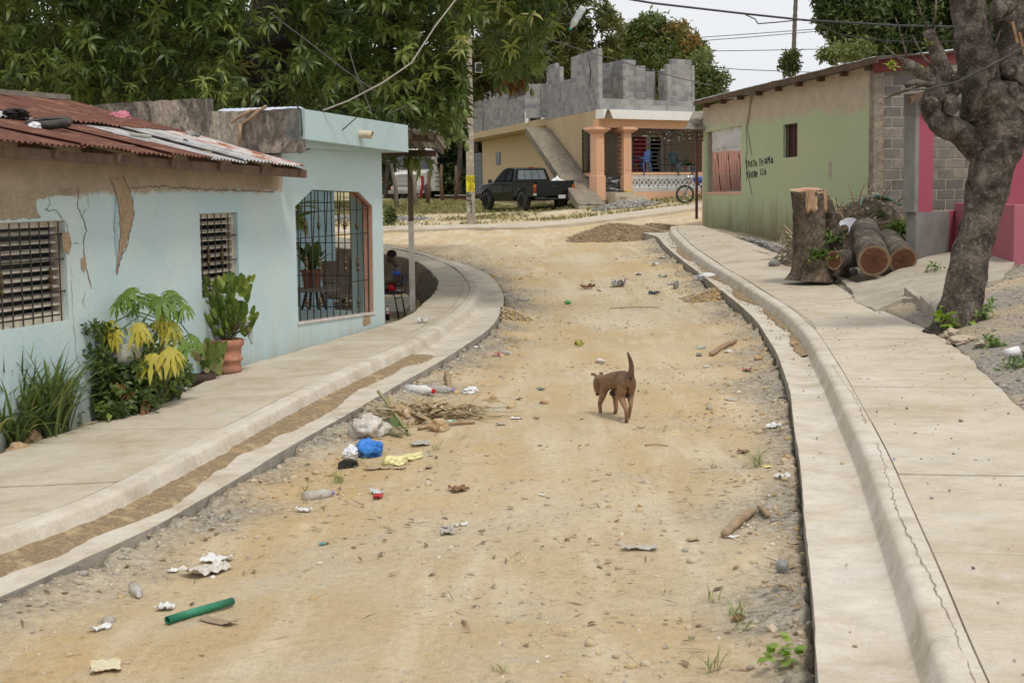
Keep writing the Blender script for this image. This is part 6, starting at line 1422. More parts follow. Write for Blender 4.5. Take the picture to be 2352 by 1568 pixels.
# --- the mango tree behind the blue house
mtb = W(608, 300, 25.5); mtb.z = .1
mango = thing('mango_tree', mtb, 'huge dark mango tree with hanging green fruit behind the blue house', 'tree')
mb = MB(); gnarly(mb, [mtb+Vector((0, 0, -.3)), W(606, 250, 25.5), W(610, 120, 25.6), W(628, 0, 25.8), W(640, -150, 26)], [.55, .42, .36, .36, .3], 18, .25, 2); mb.build('trunk', darkbark, mango, smooth=True)
for i, (pts, r_) in enumerate([([W(606, 200, 25.5), W(520, 90, 25), W(380, 20, 24.5), W(200, -60, 24)], [.2, .14, .1, .05]), ([W(615, 120, 25.6), W(700, 80, 25), W(850, 40, 24.5), W(980, 60, 24)], [.2, .13, .09, .04]),
     ([W(610, 180, 25.5), W(720, 160, 25), W(820, 180, 24), W(960, 250, 23.3)], [.16, .1, .06, .02]), ([W(600, 110, 25.5), W(420, 140, 25), W(240, 130, 24.5), W(60, 160, 24)], [.14, .1, .06, .02]),
     ([W(628, 20, 25.8), W(760, -60, 26), W(1000, -60, 27), W(1180, 20, 27)], [.2, .14, .09, .03])]):
    MB_ = MB(); gnarly(MB_, pts, r_, 8, .2, 3, seed=i, step=.2); MB_.build('limb', darkbark, mango, smooth=True)
lx = [-400, 0, 480, 600, 700, 930, 990, 1050, 1085, 1100, 1112, 1150, 1245, 1262, 1290, 1340]
ly = [262, 238, 250, 262, 268, 283, 300, 338, 328, 250, 205, 165, 188, 120, 20, -60]
def mango_ok(P, slack=0.):
    x, y = pj(P); return y < np.interp(x, lx, ly)+slack
g = np.random.default_rng(11)
nC = 950; C_ = np.stack([g.uniform(-10.5, 1.6, nC), 21.6+np.abs(g.normal(0, 2.6, nC)), g.uniform(2.9, 7.6, nC)], 1)
# crown mass: keep it inside a broad ellipsoid and above the roofs
C_ = C_[((C_[:, 0]+4.5)/6.6)**2+((C_[:, 2]-6)/4.2)**2 < 1.15]; C_ = C_[mango_ok(C_)]
# right-hand bough that hangs out over the corner
br = np.array([W(x, y, Y) for x, y, Y in ((900,170,23),(940,220,22.6),(960,270,22.4),(1000,180,23),(1010,260,22.6),(1020,300,22.6),(1045,305,22.8),(1055,240,23.2),(1060,180,23.5),(1090,100,24.5),(1130,90,25),(1170,110,25),(1200,130,25),(1225,150,25),(1150,40,25),(1200,50,25.5),(1240,90,25.5),(1100,30,25),(1050,80,24),(980,100,23.6),(1000,40,24),(940,60,23.6),(1070,300,22.9),(870,235,22.8),(820,230,23),(890,200,23),(930,150,23),(1180,5,26),(1230,20,26),(1030,140,23.6))])
C_ = np.vstack([C_, br]); pos = []; tint = []
for c in C_:
    k = g.integers(5, 10); p = c+g.normal(0, 1, (k, 3))*np.array([.34, .34, .24]); pos.append(p); tint.append(np.full(k, np.clip(g.normal(.46, .2), 0, 1)))
pos = np.vstack(pos); tint = np.concatenate(tint); ok = mango_ok(pos, -14); x_, y_ = pj(pos); ok &= ~((x_ > 1064) & (x_ < 1112) & (y_ > 52)); ok &= ~((x_ > 556) & (x_ < 668) & (g.random(len(pos)) < .75)); pos, tint = pos[ok], tint[ok]
ros = [rosette(r_, .25, .05, seed=i) for i, r_ in enumerate((9, 11, 12, 10, 13))]
scatter('crown', pos, ros, 1.0, mangom, mango, tint, .45, 5)
g = np.random.default_rng(12); nB = 1700; Bk = np.stack([g.uniform(-14, 2.6, nB), g.uniform(26, 34, nB), g.uniform(2.6, 9, nB)], 1); x_, y_ = pj(Bk); Bk = Bk[(y_ < np.interp(x_, lx, ly)-4) & (x_ < 1230) & ~((x_ > 1055) & (x_ < 1125) & (y_ > 40))]
scatter('rear_crown', Bk, ros, 1.9, mangom, mango, np.clip(g.normal(.22, .12, len(Bk)), 0, 1), .6, 6)  # inner-crown shade put into the darker tint; larger leaves close sky gaps
# dead brown leaves and fruit
dead = leafmat('dead_leaf', [(0, (.16, .08, .035)), (1, (.30, .17, .07))], .8, .2)
dp = np.array([W(x, y, 24.8) for x, y in ((1160, 186), (1170, 188), (1180, 190), (1190, 186), (1200, 180))]); scatter('dead_leaves', dp, [rosette(7, .28, .04, (-1.5, -1.0), .3, seed=3)], 1., dead, mango, None, .15, 4)
fruitm = M('green_mango', (.13, .20, .05), (.20, .24, .08), 5, .5, .05)
fm = MB().lathe((0, 0, 0), [(0, -.062), (.02, -.058), (.036, -.03), (.04, .0), (.034, .03), (.018, .052), (.004, .06), (.003, .2)], 10); 
fr_px = [(92,228),(100,232),(88,215),(62,190),(150,268-40),(48,236),(158,225),(110,246-10),(240,215),(250,206),(310,140),(325,150),(420,60),(560,268-30),(640,155),(930,250),(985,268),(1000,280),(1052,300),(1060,308),(1045,290),(1068,262),(1040,255),(1030,326),(1044,318),(1072,338),(1222,213),(1210,202),(1075,80),(905,290-30),(955,240),(820,230),(870,60),(700,40),(780,110),(1015,245),(1020,232),(1037,300),(350,55),(500,40),(200,60),(130,120),(20,150),(70,90),(1150,205),(1162,208),(1125,150)]
f0 = None
for i, (x, y) in enumerate(fr_px):
    Yf = 22.2 if x < 1090 else 24.6
    if f0 is None: f0 = fm.build('mango', fruitm, mango, smooth=True, local=True); o = f0
    else: o = f0.copy(); COL.objects.link(o)
    o.parent = mango; o.location = W(x, y, Yf)-mango.location; o.rotation_euler = (random.uniform(-.3, .3), random.uniform(-.3, .3), random.uniform(0, 6)); s_ = random.uniform(.9, 1.25); o.scale = (s_, s_, s_)

# --- trees further off
def ellip(c, r, n, seed, shell=.35):
    g = np.random.default_rng(seed); d = g.normal(0, 1, (n, 3)); d /= np.linalg.norm(d, axis=1)[:, None]; q_ = g.uniform(shell, 1, n)**(.45); return np.array(c)+d*q_[:, None]*np.array(r)
def far_tree(name, label, blobs, mat, leafsz, nper, trunks, seed, tm=.4, ts=.25, cl=(.34, 16), group=None, barkm=None, cat='tree', nm='tree'):
    base = Vector(trunks[0][0][0]); t = thing(nm, base, label, cat, group); tp_ = [clump(cl[1], cl[0], leafsz, leafsz*.36, seed=s_) for s_ in range(4)]; P_, T_ = [], []; g = np.random.default_rng(seed)
    for i, (c, r, dens) in enumerate(blobs):
        n_ = int(nper*dens); p = ellip(c, r, n_, seed*31+i); P_.append(p)
        T_.append(np.clip(g.normal(tm, ts*.5, n_)+g.normal(0, ts*.6), 0, 1))
    P_ = np.vstack(P_); T_ = np.concatenate(T_)
    # open gaps in the crown
    gp = np.array([mnoise.noise(Vector(p)*.55+Vector((seed, 0, 0))) for p in P_]); k = gp > -.22; P_, T_ = P_[k], T_[k]
    scatter('crown', P_, tp_, 1., mat, t, T_, .9, seed)
    for pts, r_ in trunks: mb = MB(); gnarly(mb, pts, r_, 8, .15, 2, seed=seed, step=.4); mb.build('trunk', barkm or darkbark, t, smooth=True)
    return t
oliv = leafmat('olive_leaf', [(0, (.05, .06, .022)), (.4, (.10, .115, .035)), (.75, (.18, .19, .05)), (1, (.26, .26, .07))], .55, .3)
deep = leafmat('deep_leaf', [(0, (.025, .04, .014)), (.5, (.055, .085, .024)), (1, (.12, .16, .04))], .5, .2)
russ = leafmat('russet_leaf', [(0, (.06, .085, .02)), (.5, (.115, .15, .035)), (.68, (.16, .17, .045)), (.86, (.24, .16, .05)), (1, (.33, .20, .07))], .5, .3)
lite = leafmat('light_leaf', [(0, (.06, .085, .03)), (.6, (.12, .155, .05)), (1, (.19, .22, .07))], .55, .3)
def WB(px, py, Y, r): p = W(px, py, Y); return (p.x, p.y, p.z), (r, r, r*.85)
def gb(px, Y): p = W(px, 450, Y); p.z = G(p.x, p.y)-.2; return p
T = lambda px, py, Y, rx, rz, d=1.: ((lambda p: (p.x, p.y, p.z))(W(px, py, Y)), (rx, rx, rz), d)
far_tree('tree', 'tall olive tree with open ragged crown behind the left part of the block storey', [T(1110, 60, 78, 2.2, 2.4, 1.2), T(1190, 20, 78, 2.5, 2.6, 1.3), T(1230, 110, 80, 2.2, 2., 1.2), T(1290, 60, 79, 2.2, 2.3, 1.3), T(1330, 130, 80, 1.9, 1.6, 1), T(1370, 80, 80, 1.4, 1.7, .8), T(1395, 110, 80, .8, .9, .4), T(1150, 140, 78, 2.4, 1.6, 1.2), T(1260, -30, 79, 1.8, 2, .8), T(1350, 50, 80, .5, 1.1, .2), T(1100, -40, 78, 2.5, 2.4, .8), T(1080, 160, 78, 1.8, 1.6, .8)], oliv, .34, 330,
    [([gb(1225, 79), W(1230, 250, 79), W(1235, 100, 79), W(1240, -20, 79)], [.35, .3, .2, .08]), ([W(1230, 220, 79), W(1290, 120, 79), W(1330, 40, 79.5)], [.16, .1, .04]), ([W(1230, 200, 79), W(1160, 90, 78), W(1120, 10, 78)], [.16, .1, .04])], 21, .46, .3)
far_tree('tree', 'rounded mango tree with russet flowering tips behind the block tower', [T(1460, 115, 84, 1.2, 1.5, .8), T(1500, 100, 84, 1.4, 1.7, 1), T(1545, 115, 84, 1.5, 1.6, 1), T(1580, 145, 84, 1.2, 1.5, .8), T(1440, 170, 84, 1.4, 1.5, .8), T(1500, 175, 83, 2., 1.9, 1.2), T(1560, 195, 83, 1.8, 1.7, 1), T(1476, 75, 84, .8, .5, .35), T(1600, 200, 84, 1., 1.5, .6), T(1410, 150, 85, 1.1, 1.1, .5)], russ, .30, 330,
    [([gb(1510, 84), W(1510, 200, 84), W(1515, 110, 84)], [.3, .2, .08])], 22, .52, .34, (.3, 18))
far_tree('tree', 'thin pale green tree with bare twigs between the block house and the green roof', [T(1612, 165, 70, .7, .9, .6), T(1635, 200, 70, 1., .9, .8), T(1660, 195, 70, .6, .6, .5), T(1610, 215, 70, .9, .8, .6), T(1680, 210, 70, .5, .45, .35), T(1650, 228, 70, 1.1, .5, .7), T(1595, 200, 70, .6, 1.3, .5)], lite, .26, 170,
    [([gb(1625, 70), W(1628, 260, 70), W(1632, 190, 70), W(1640, 160, 70)], [.12, .09, .05, .02]), ([W(1628, 240, 70), W(1655, 190, 70), W(1660, 160, 70)], [.05, .03, .015])], 23, .5, .3, (.28, 12))
far_tree('tree', 'large dark green tree behind the roof of the green house', [T(1930, 20, 48, .7, 1., .9), T(1975, 60, 48, 1., .9, 1.1), T(2010, 95, 48, 1., .6, .9), T(2050, 30, 48, 1.4, 1.5, 1.5), T(2110, 80, 48, 1.2, 1., 1.3), T(2170, 40, 48, 1.3, 1.4, 1.4), T(2000, 0, 48, 1.2, 1.1, 1.2), T(2240, 30, 49, 1.6, 1.6, 1.3), T(1960, 95, 48, .5, .4, .3), T(1925, -40, 48, .9, .8, .8), T(2330, 20, 49, 1.6, 2, 1.2), T(2080, -60, 48, 1.6, 1.2, 1)], deep, .22, 420,
    [([W(2120, 420, 48), W(2110, 200, 48), W(2090, 50, 48)], [.3, .22, .12]), ([W(2105, 180, 48), W(2010, 80, 48), W(1950, 20, 48)], [.1, .06, .03])], 24, .45, .32, (.24, 18))
far_tree('tree', 'small light green sapling tips above the green roof beside the dark tree', [T(1920, 118, 44, .5, .25, .5), T(1945, 126, 44, .6, .2, .6), T(1905, 124, 44, .3, .15, .3), T(1975, 112, 44, .5, .2, .4)], lite, .16, 90, [([W(1925, 300, 44), W(1922, 150, 44), W(1915, 85, 44)], [.05, .03, .01])], 25, .75, .2, (.16, 9))
far_tree('tree', 'small leafy creeper clump clinging beside the bare palm stem', [T(1812, 140, 50, .25, .3, .7), T(1820, 155, 50, .2, .25, .5), T(1806, 152, 50, .2, .25, .5), T(1823, 132, 50, .15, .2, .3)], lite, .17, 55, [([W(1815, 420, 50), W(1814, 190, 50), W(1816, 140, 50)], [.04, .03, .015])], 26, .3, .2, (.15, 9))
# dark thicket behind the bus and the pole: three trees one can tell apart
for i, (px, Y, lab) in enumerate(((905, 104, 'dense dark tree behind the roof of the white bus'), (1005, 97, 'dense dark tree between the bus and the utility pole'), (1070, 92, 'dark bushy tree right behind the utility pole beside the cream wall'))):
    far_tree('tree', lab, [T(px, 400, Y, 2.2, 1.6, 1.1), T(px-25, 340, Y, 2.3, 2, 1.2), T(px+20, 330, Y, 2.1, 2., 1.1), T(px, 270, Y, 2.6, 2.3, 1.2), T(px+10, 200, Y, 2.6, 2.2, 1), T(px+25, 420, Y-2, 1.3, .9, .7)], deep, .36, 330,
        [([gb(px+d_, Y-3), W(px+d_+4, 380, Y-3), W(px+d_*.5, 260, Y-3)], [.2, .16, .08]) for d_ in (-18, 4, 22)], 30+i, .42, .28, (.36, 15), 'dark trees behind the bus')
for k_, (x0, x1, Y_, lab_) in enumerate(((-260, 330, 60, 'left-hand'), (330, 800, 62, 'right-hand'))):
    far_tree('tree', 'shadowy tree glimpsed under the mango boughs behind the blue house, %s of two' % lab_, [T(x, y, Y_, 2.6, 2.2, 1.) for x in np.linspace(x0, x1, 7) for y in (290, 200, 110)], deep, .42, 90, [([gb((x0+x1)/2, Y_), W((x0+x1)/2, 300, Y_), W((x0+x1)/2+10, 120, Y_)], [.3, .25, .1])], 50+k_, .4, .25, (.45, 13), 'shadowy trees under the mango boughs')
# bare palm stem, its head far above the picture
pb0 = gb(1828, 52); palm = thing('palm_tree', pb0, 'tall bare grey palm stem rising behind the green house roof', 'tree'); pt_ = W(1826, -160, 52)
mb = MB(); n_ = 60; mb.tube([pb0.lerp(pt_, i/n_)+Vector((.05*math.sin(i*.15), 0, 0)) for i in range(n_+1)], [.085+.012*(i % 2)-.0004*i for i in range(n_+1)], 9); mb.build('trunk', M('palm_bark', (.20, .18, .155), (.12, .105, .09), 10, .95, .6), palm, smooth=True)
fv = [leaf(2.6, .42, a, .5, 1.6, nseg=4) for a in np.linspace(0, 6.28, 15)[:-1]]; k = 0; VV, FF = [], []
for v, f in fv: VV.append(v+np.array(pt_)); FF.append(f+k); k += len(v)
npmesh('crown', np.vstack(VV), np.vstack(FF), mangom, palm, np.full(k, .5))

# --- pruned tree leaning by the right pavement
tb = W(2205, 742, 17.5); ptree = thing('pruned_tree', tb, 'thick gnarled pruned tree leaning beside the right pavement', 'tree'); pbark = bark('wrinkled_bark', (.06, .047, .038), (.17, .14, .115), (.36, .31, .26), 4.5)
Yt = 17.5
def TW(px, py, dY=0): return W(px, py, Yt+dY)
mb = MB(); gnarly(mb, [TW(2196, 775), TW(2204, 735), TW(2216, 660), TW(2236, 560), TW(2262, 460), TW(2280, 380), TW(2290, 310), TW(2288, 240), TW(2290, 190)], [.40, .28, .225, .215, .225, .26, .31, .33, .25], 30, .17, 2.6, 1, .035)
mb.build('trunk', pbark, ptree, smooth=True)
for i, (pts, rr_) in enumerate([([TW(2262, 270), TW(2250, 180, -.05), TW(2236, 90, -.05), TW(2222, 10), TW(2212, -60)], [.25, .24, .21, .19, .18]), ([TW(2300, 260), TW(2325, 180, .1), TW(2330, 90, .1), TW(2318, 0, .1), TW(2310, -60)], [.30, .24, .22, .22, .2]),
      ([TW(2320, 200), TW(2365, 120, .1), TW(2400, 60)], [.22, .22, .2]), ([TW(2335, 300), TW(2375, 250), TW(2420, 200)], [.24, .2, .2]),
      ([TW(2255, 345), TW(2205, 305, -.1), TW(2165, 285, -.2), TW(2142, 250, -.2), TW(2150, 215, -.2), TW(2185, 195, -.2)], [.18, .15, .13, .145, .14, .11]),
      ([TW(2178, 200, -.2), TW(2158, 140, -.22), TW(2140, 95, -.25), TW(2132, 70, -.25)], [.12, .085, .08, .07]), ([TW(2160, 200, -.2), TW(2118, 170, -.25), TW(2086, 150, -.3), TW(2075, 145, -.3)], [.09, .07, .07, .06]),
      ([TW(2165, 200, -.2), TW(2120, 212-20, -.3), TW(2098, 190, -.3), TW(2080, 198, -.32)], [.06, .04, .045, .03]), ([TW(2158, 215, -.2), TW(2150, 170, -.2), TW(2152, 150, -.2)], [.1, .09, .06])]):
    mb = MB(); gnarly(mb, pts, rr_, 20 if i < 5 else 12, .2, 3., 10+i, .04 if i < 5 else .05); mb.build('limb', pbark, ptree, smooth=True)
woodcut = M('cut_wood', (.30, .19, .11), (.20, .11, .06), 9, .9, .3, 40)
for (px, py, r_, dy) in ((2138, 238, .10, -.35), (2196, 200, .10, -.32), (2185, 240, .11, -.38), (2150, 275, .10, -.36), (2318, 160, .10, -.2), (2280, 215, .12, -.42), (2328, 205, .08, -.25), (2228, 15, .09, -.2), (2300, 20, .13, -.25)):
    mb = MB(); rock(mb, TW(px, py, dy), r_, int(px), (1, .8, 1.1), 3); mb.build('knob', pbark, ptree, smooth=True)
for i, pts in enumerate([[(2086, 148), (2078, 110), (2064, 60), (2056, 40)], [(2075, 146), (2045, 118), (2032, 105)], [(2132, 70), (2118, 40), (2106, 0), (2100, -30)], [(2138, 76), (2148, 40), (2152, -20)], [(2150, 165), (2120, 130), (2095, 80)], [(2110, 170), (2090, 145), (2060, 128)], [(2092, 190), (2098, 165), (2102, 150)], [(2285, 110), (2290, 90), (2298, 70)]]):
    MB().tube([TW(x, y, -.3) for x, y in pts], [.016-.003*k for k in range(len(pts))], 6).build('twig', pbark, ptree, smooth=True)
sprig = leafmat('sprig_leaf', [(0, (.20, .27, .03)), (1, (.38, .40, .06))], .5, .4)
sp_ = np.array([TW(x, y, -.3) for x, y in ((2044, 143), (2052, 139), (2040, 148), (2048, 150), (2128, 100), (2134, 96), (2116, 154), (2127, 160), (2056, 146))]); scatter('new_leaves', sp_, [rosette(7, .055, .022, (-.3, .8), .8, seed=9)], 1., sprig, ptree, None, .5, 3)
for px, py in ((2333, 70), (2349, 95)): MB().bar(TW(px-8, py-20, -.35), TW(px+4, py+30, -.35), .03).build('splinter', woodcut, ptree)
wire('long_vine', [TW(2075, 207, -.35), TW(2130, 205, -.4), TW(2200, 188, -.45), TW(2280, 148, -.5), TW(2370, 100, -.5)], .012, 'grey vine or cable crossing in front of the pruned tree', cab)
# seedling at its foot
sb = hit(2185, 752, .0, Vv); t = thing('seedling', sb, 'bright green seedling at the foot of the leaning tree', 'plant')
g = np.random.default_rng(5); sv = leafmat('seedling_leaf', [(0, (.16, .27, .03)), (1, (.32, .44, .07))], .4, .35)
P_ = np.array([sb+Vector((g.normal(0, .09), g.normal(0, .06)-.08, g.uniform(.02, .22))) for _ in range(11)]); scatter('leaves', P_, [rosette(6, .14, .055, (-.4, .6), 1.3, seed=2), rosette(5, .13, .05, (-.4, .6), 1.3, seed=4)], 1., sv, t, None, .3, 2)
MB().tube([sb-Vector((0, 0, .05)), sb+Vector((0, -.05, .2))], .008, 5).build('stem', sv, t)
# ------------------------------------------------------------------ helpers for small things on the ground
def Hz(x, y):
    """height of the ground mesh"""
    x = np.asarray(x, float); y = np.asarray(y, float)
    i = np.clip(np.searchsorted(gx, x)-1, 0, len(gx)-2); j = np.clip(np.searchsorted(gy, y)-1, 0, len(gy)-2)
    fx = (x-gx[i])/(gx[i+1]-gx[i]); fy = (y-gy[j])/(gy[j+1]-gy[j])
    return (H[i, j]*(1-fx)+H[i+1, j]*fx)*(1-fy)+(H[i, j+1]*(1-fx)+H[i+1, j+1]*fx)*fy
def on(px, py, fn=None, off=0.):
    p = hit(px, py, off, fn); p.z = float(Hz(p.x, p.y)) if off == 0 else p.z; return p
def walkpt(px, py, off): return hit(px, py, off)
def rockT(seed, q_=.3):
    bm = bmesh.new(); bmesh.ops.create_cube(bm, size=2); bmesh.ops.subdivide_edges(bm, edges=bm.edges, cuts=1, use_grid_fill=True)
    o = Vector((seed*3.3, seed*1.7, 0)); bm.verts.ensure_lookup_table()
    V_ = np.array([list(v.co.normalized()*(1+q_*mnoise.noise(v.co.normalized()*1.6+o)*1.6)) for v in bm.verts])*np.array([1, .8, .6]); F_ = np.array([[v.index for v in f.verts] for f in bm.faces]); bm.free(); return V_, F_
pebT = [rockT(i, .35) for i in range(6)]
pebm = leafmat('pebbles', [(0, (.27, .24, .19)), (.3, (.38, .32, .24)), (.6, (.47, .38, .25)), (.8, (.55, .49, .39)), (1, (.68, .63, .54))], .9, 0, .2)
clodm = leafmat('soil_clods', [(0, (.36, .26, .13)), (.4, (.46, .34, .19)), (.7, (.48, .40, .28)), (1, (.36, .33, .28))], .95, 0, .1)
gravm = leafmat('grey_gravel', [(0, (.14, .135, .125)), (.5, (.27, .255, .235)), (.85, (.36, .34, .31)), (1, (.5, .46, .4))], .9, 0, .2)
def sow(n, x0, x1, y0, y1, dens, seed):
    g = np.random.default_rng(seed); x = g.uniform(x0, x1, n); y = g.uniform(y0**.6, y1**.6, n)**(1/.6); k = g.random(n) < dens(x, y); return x[k], y[k], g
def roadmask(x, y): return ~inpoly(polyWL, x, y) & ~inpoly(polyWR, x, y) & ~inpoly(polyL, x, y) & ~inpoly(polyR, x, y) & ~inpoly(polyF, x, y)
def dens_road(x, y):
    q_ = np.stack([x, y], 1); d = np.minimum(nearest(OL, q_)[1], nearest(OR_, q_)[1]); return roadmask(x, y)*np.clip(.13+.9*np.exp(-d/.35)+.7*fbm(x, y, 1.3, 40), .02, 1)
x, y, g = sow(60000, -4.5, 4.5, 5, 36, dens_road, 1); sz = np.exp(g.normal(-5.05, .5, len(x)))
scatter('pebbles', np.stack([x, y, Hz(x, y)+sz*.15], 1), pebT, np.minimum(sz, .035), pebm, None, np.clip(g.normal(.5, .22, len(x)), 0, 1), .4, 1, kind='stuff', label='loose pebbles scattered over the dirt street', cat='pebbles')
def dens_cl(x, y):
    q_ = np.stack([x, y], 1); dl, dr = nearest(OL, q_)[1], nearest(OR_, q_)[1]; return roadmask(x, y)*np.clip(1.1*np.exp(-(dl/.55)**2)+.9*np.exp(-(dr/.35)**2)+.5*fbm(x, y, .9, 44), 0, 1)*np.clip(1.2*fbm(x, y, .7, 47)+.45, 0, 1)
x, y, g = sow(42000, -4.5, 4.5, 5, 34, dens_cl, 2); sz = np.minimum(np.exp(g.normal(-4.5, .55, len(x))), .05)
scatter('soil_clods', np.stack([x, y, Hz(x, y)+sz*.1], 1), pebT, sz, clodm, None, np.clip(.5+.9*fbm(x, y, 1.1, 50)+g.normal(0, .15, len(x))+.35*(np.minimum(nearest(OL, np.stack([x, y], 1))[1], 9) < .3), 0, 1), .5, 2, kind='stuff', label='crumbly soil clods banked against the gutters', cat='soil')
def dens_v(x, y): return inpoly(polyR, x, y)*np.clip(.45+1.*fbm(x, y, 1.0, 60), .05, 1)
x, y, g = sow(30000, 2.2, 9, 9, 33, dens_v, 3); sz = np.minimum(np.exp(g.normal(-4.6, .45, len(x))), .06)
scatter('gravel', np.stack([x, y, Hz(x, y)+sz*.2], 1), pebT, sz, gravm, None, None, .5, 3, kind='stuff', label='grey gravel and grit spread beside the right pavement', cat='gravel')
# dry leaf bits and twigs
bitm = leafmat('dry_bits', [(0, (.10, .07, .045)), (.5, (.24, .16, .09)), (1, (.42, .33, .2))], .8, .1)
x, y, g = sow(12000, -4.5, 4.5, 6, 38, dens_road, 4); bits = [leaf(.075, .03, 0, .1, .5, nseg=2), leaf(.12, .012, 0, .05, .2, nseg=2), leaf(.05, .035, 0, .3, .9, nseg=2), leaf(.16, .008, 0, .0, .1, nseg=2)]
scatter('dry_leaf_bits', np.stack([x, y, Hz(x, y)+.012], 1), bits, .9, bitm, None, None, .2, 4, kind='stuff', label='dry leaf scraps and broken twigs strewn over the street', cat='leaf litter')
def gutterz(x, y, K, gz, wz): return Gv(x, y)+gz+.012
g = np.random.default_rng(8); ks = g.integers(8, len(KR)-2, 900); tt = g.random(900)**1.5; onr = nearest(OR_, KR)[0]; px_ = KR[ks]*(1-tt[:, None])+onr[ks]*tt[:, None]; keep = g.random(900) < np.clip((px_[:, 1]-14)/12, .08, 1); px_ = px_[keep]
sz = np.minimum(np.exp(g.normal(-4.6, .5, len(px_))), .03); scatter('gutter_grit', np.stack([px_[:, 0], px_[:, 1], Gv(px_[:, 0], px_[:, 1])+GUT_R-.005], 1), pebT, sz, pebm, None, g.uniform(.1, .7, len(px_)), .5, 5, kind='stuff', label='small grit lying in the right gutter', cat='grit')
kk = g.integers(2, len(KR)-2, 330); t2 = g.random(330); inr = nearest(IR, KR)[0]; pw = KR[kk]*(1-t2[:, None])*1.0+inr[kk]*t2[:, None]; pw = pw[t2 > .2]
scatter('pavement_grit', np.stack([pw[:, 0], pw[:, 1], Gv(pw[:, 0], pw[:, 1])+WALK_R+.003], 1), pebT, np.exp(g.normal(-5.1, .4, len(pw))), gravm, None, None, .5, 6, kind='stuff', label='dark grit specks on the right pavement', cat='grit')
# gravel strip under the green wall and gravel heap before the peach house
def heap(name, c, rx, ry, h, n, mat, label, seed, rot=0., sz=.03, fn=None, coremat=None):
    g = np.random.default_rng(seed); a = g.uniform(0, 6.28, n); r_ = g.random(n)**.6; lx_, ly_ = np.cos(a)*r_*rx, np.sin(a)*r_*ry; x = c[0]+lx_*math.cos(rot)-ly_*math.sin(rot); y = c[1]+lx_*math.sin(rot)+ly_*math.cos(rot)
    z = Hz(x, y)+h*(1-r_**1.6)+.03*fbm(x, y, .5, seed)
    s_ = sz*np.exp(g.normal(0, .35, n)); scatter(name, np.stack([x, y, z], 1), pebT, s_, mat, None, None, .6, seed, kind='stuff', label=label, cat='gravel')
    if coremat:
        def f(u, v): rr = u; aa = v*6.2832; X = c[0]+math.cos(aa)*rr*rx*math.cos(rot)-math.sin(aa)*rr*ry*math.sin(rot); Y = c[1]+math.cos(aa)*rr*rx*math.sin(rot)+math.sin(aa)*rr*ry*math.cos(rot); return (X, Y, float(Hz(X, Y))+h*(1-rr**1.6)-.02-(.06 if u > .99 else 0)+.06*h*float(fbm(X, Y, .4, 3)))
        MB().grid(f, 14, 36).build(name+'_core', coremat, None, smooth=True, kind='stuff', loc=(c[0], c[1], 0))
gm_core = M('gravel_core', (.20, .195, .185), (.13, .13, .125), 12, 1, .8, 50)
q1, q2 = hit(1690, 552, 0, Vv), hit(1812, 585, 0, Vv); heap('gravel_strip', ((q1.x+q2.x)/2+.1, (q1.y+q2.y)/2), (q1-q2).length*.72, .55, .10, 3200, gravm, 'strip of grey gravel lying along the foot of the green wall', 21, math.atan2(q2.y-q1.y, q2.x-q1.x), .016, coremat=gm_core)
q1 = hit(1442, 474, .1); heap('gravel_heap', (q1.x, q1.y), 1.35, .9, .2, 2200, gravm, 'low heap of grey gravel before the peach house steps', 22, .5, .03, coremat=gm_core)
q1 = hit(895, 503, .1); heap('gravel_heap', (q1.x-.8, q1.y), 2.4, .9, .16, 2000, gravm, 'low grey gravel heap behind the kerb seen beside the awning post', 23, 0, .03, coremat=gm_core)
moundm = M('mound_soil', (.36, .255, .15), (.25, .17, .10), 3, 1, .9, 22, world=True, fine=.35, c3=(.42, .32, .2), bd=.05)
q1 = hit(1425, 552, 0); heap('dirt_mound', (q1.x, q1.y+.6), 1.35, 1.1, .38, 1300, clodm, 'mound of brown excavated soil at the far end of the street', 24, .2, .015, coremat=moundm)
q1 = hit(1535, 533, 0); heap('dirt_mound', (q1.x-.3, q1.y+1.3), .8, .7, .14, 400, clodm, 'small dirt spill beside the end of the right gutter', 25, .2, .02, coremat=moundm)
# lumpy ochre spill where the gutter meets the street (right, near the white bag) and left edge
for i, (px, py, rx, h, lab) in enumerate(((1640, 690, .55, .12, 'ochre earth spill beside the white plastic bag'), (1160, 735, .45, .12, 'ochre earth spill at the tip of the left bend'))):
    q1 = hit(px, py, 0); heap('earth_spill', (q1.x, q1.y), rx, rx*.8, h, 380, clodm, lab, 30+i, .5, .016, coremat=M('ochre_soil', (.50, .34, .16), (.40, .26, .11), 5, 1, .9, 25, world=True, fine=.3, bd=.04))
# grass of the far yard
grm = leafmat('yard_grass', [(0, (.12, .14, .05)), (.4, (.21, .21, .085)), (.7, (.32, .28, .14)), (1, (.44, .37, .22))], .7, .3)
g = np.random.default_rng(9); X_ = g.uniform(-12, 9, 60000); Y_ = g.uniform(47, 78, 60000); dens = inpoly(polyF, X_, Y_)*np.clip(.2+.9*np.clip((Y_-53)/6, 0, 1)+1.6*fbm(X_, Y_, 3, 15), 0, 1); k = g.random(60000) < dens*.55*(1-.75*np.exp(-((Y_-50.5)/1.8)**2)); X_, Y_ = X_[k], Y_[k]
k = ~((X_ > 3.2) & (Y_ > 53.5+(X_-3.5)*.8)) & ~((X_ > 0.5-(Y_-60)*.2) & (Y_ > 62)); X_, Y_ = X_[k], Y_[k]
gt = [tuple([np.vstack([leaf(.12*r_, .022, a, 1.2, .8, (0, 0, 0), nseg=2)[0] for a, r_ in zip(np.random.default_rng(s_).uniform(0, 6.28, 6), (1, .8, 1.2, .7, 1, .9))]), np.vstack([leaf(1, 1, 0, 0, 0, nseg=2)[1]+6*i for i in range(6)])]) for s_ in range(3)]
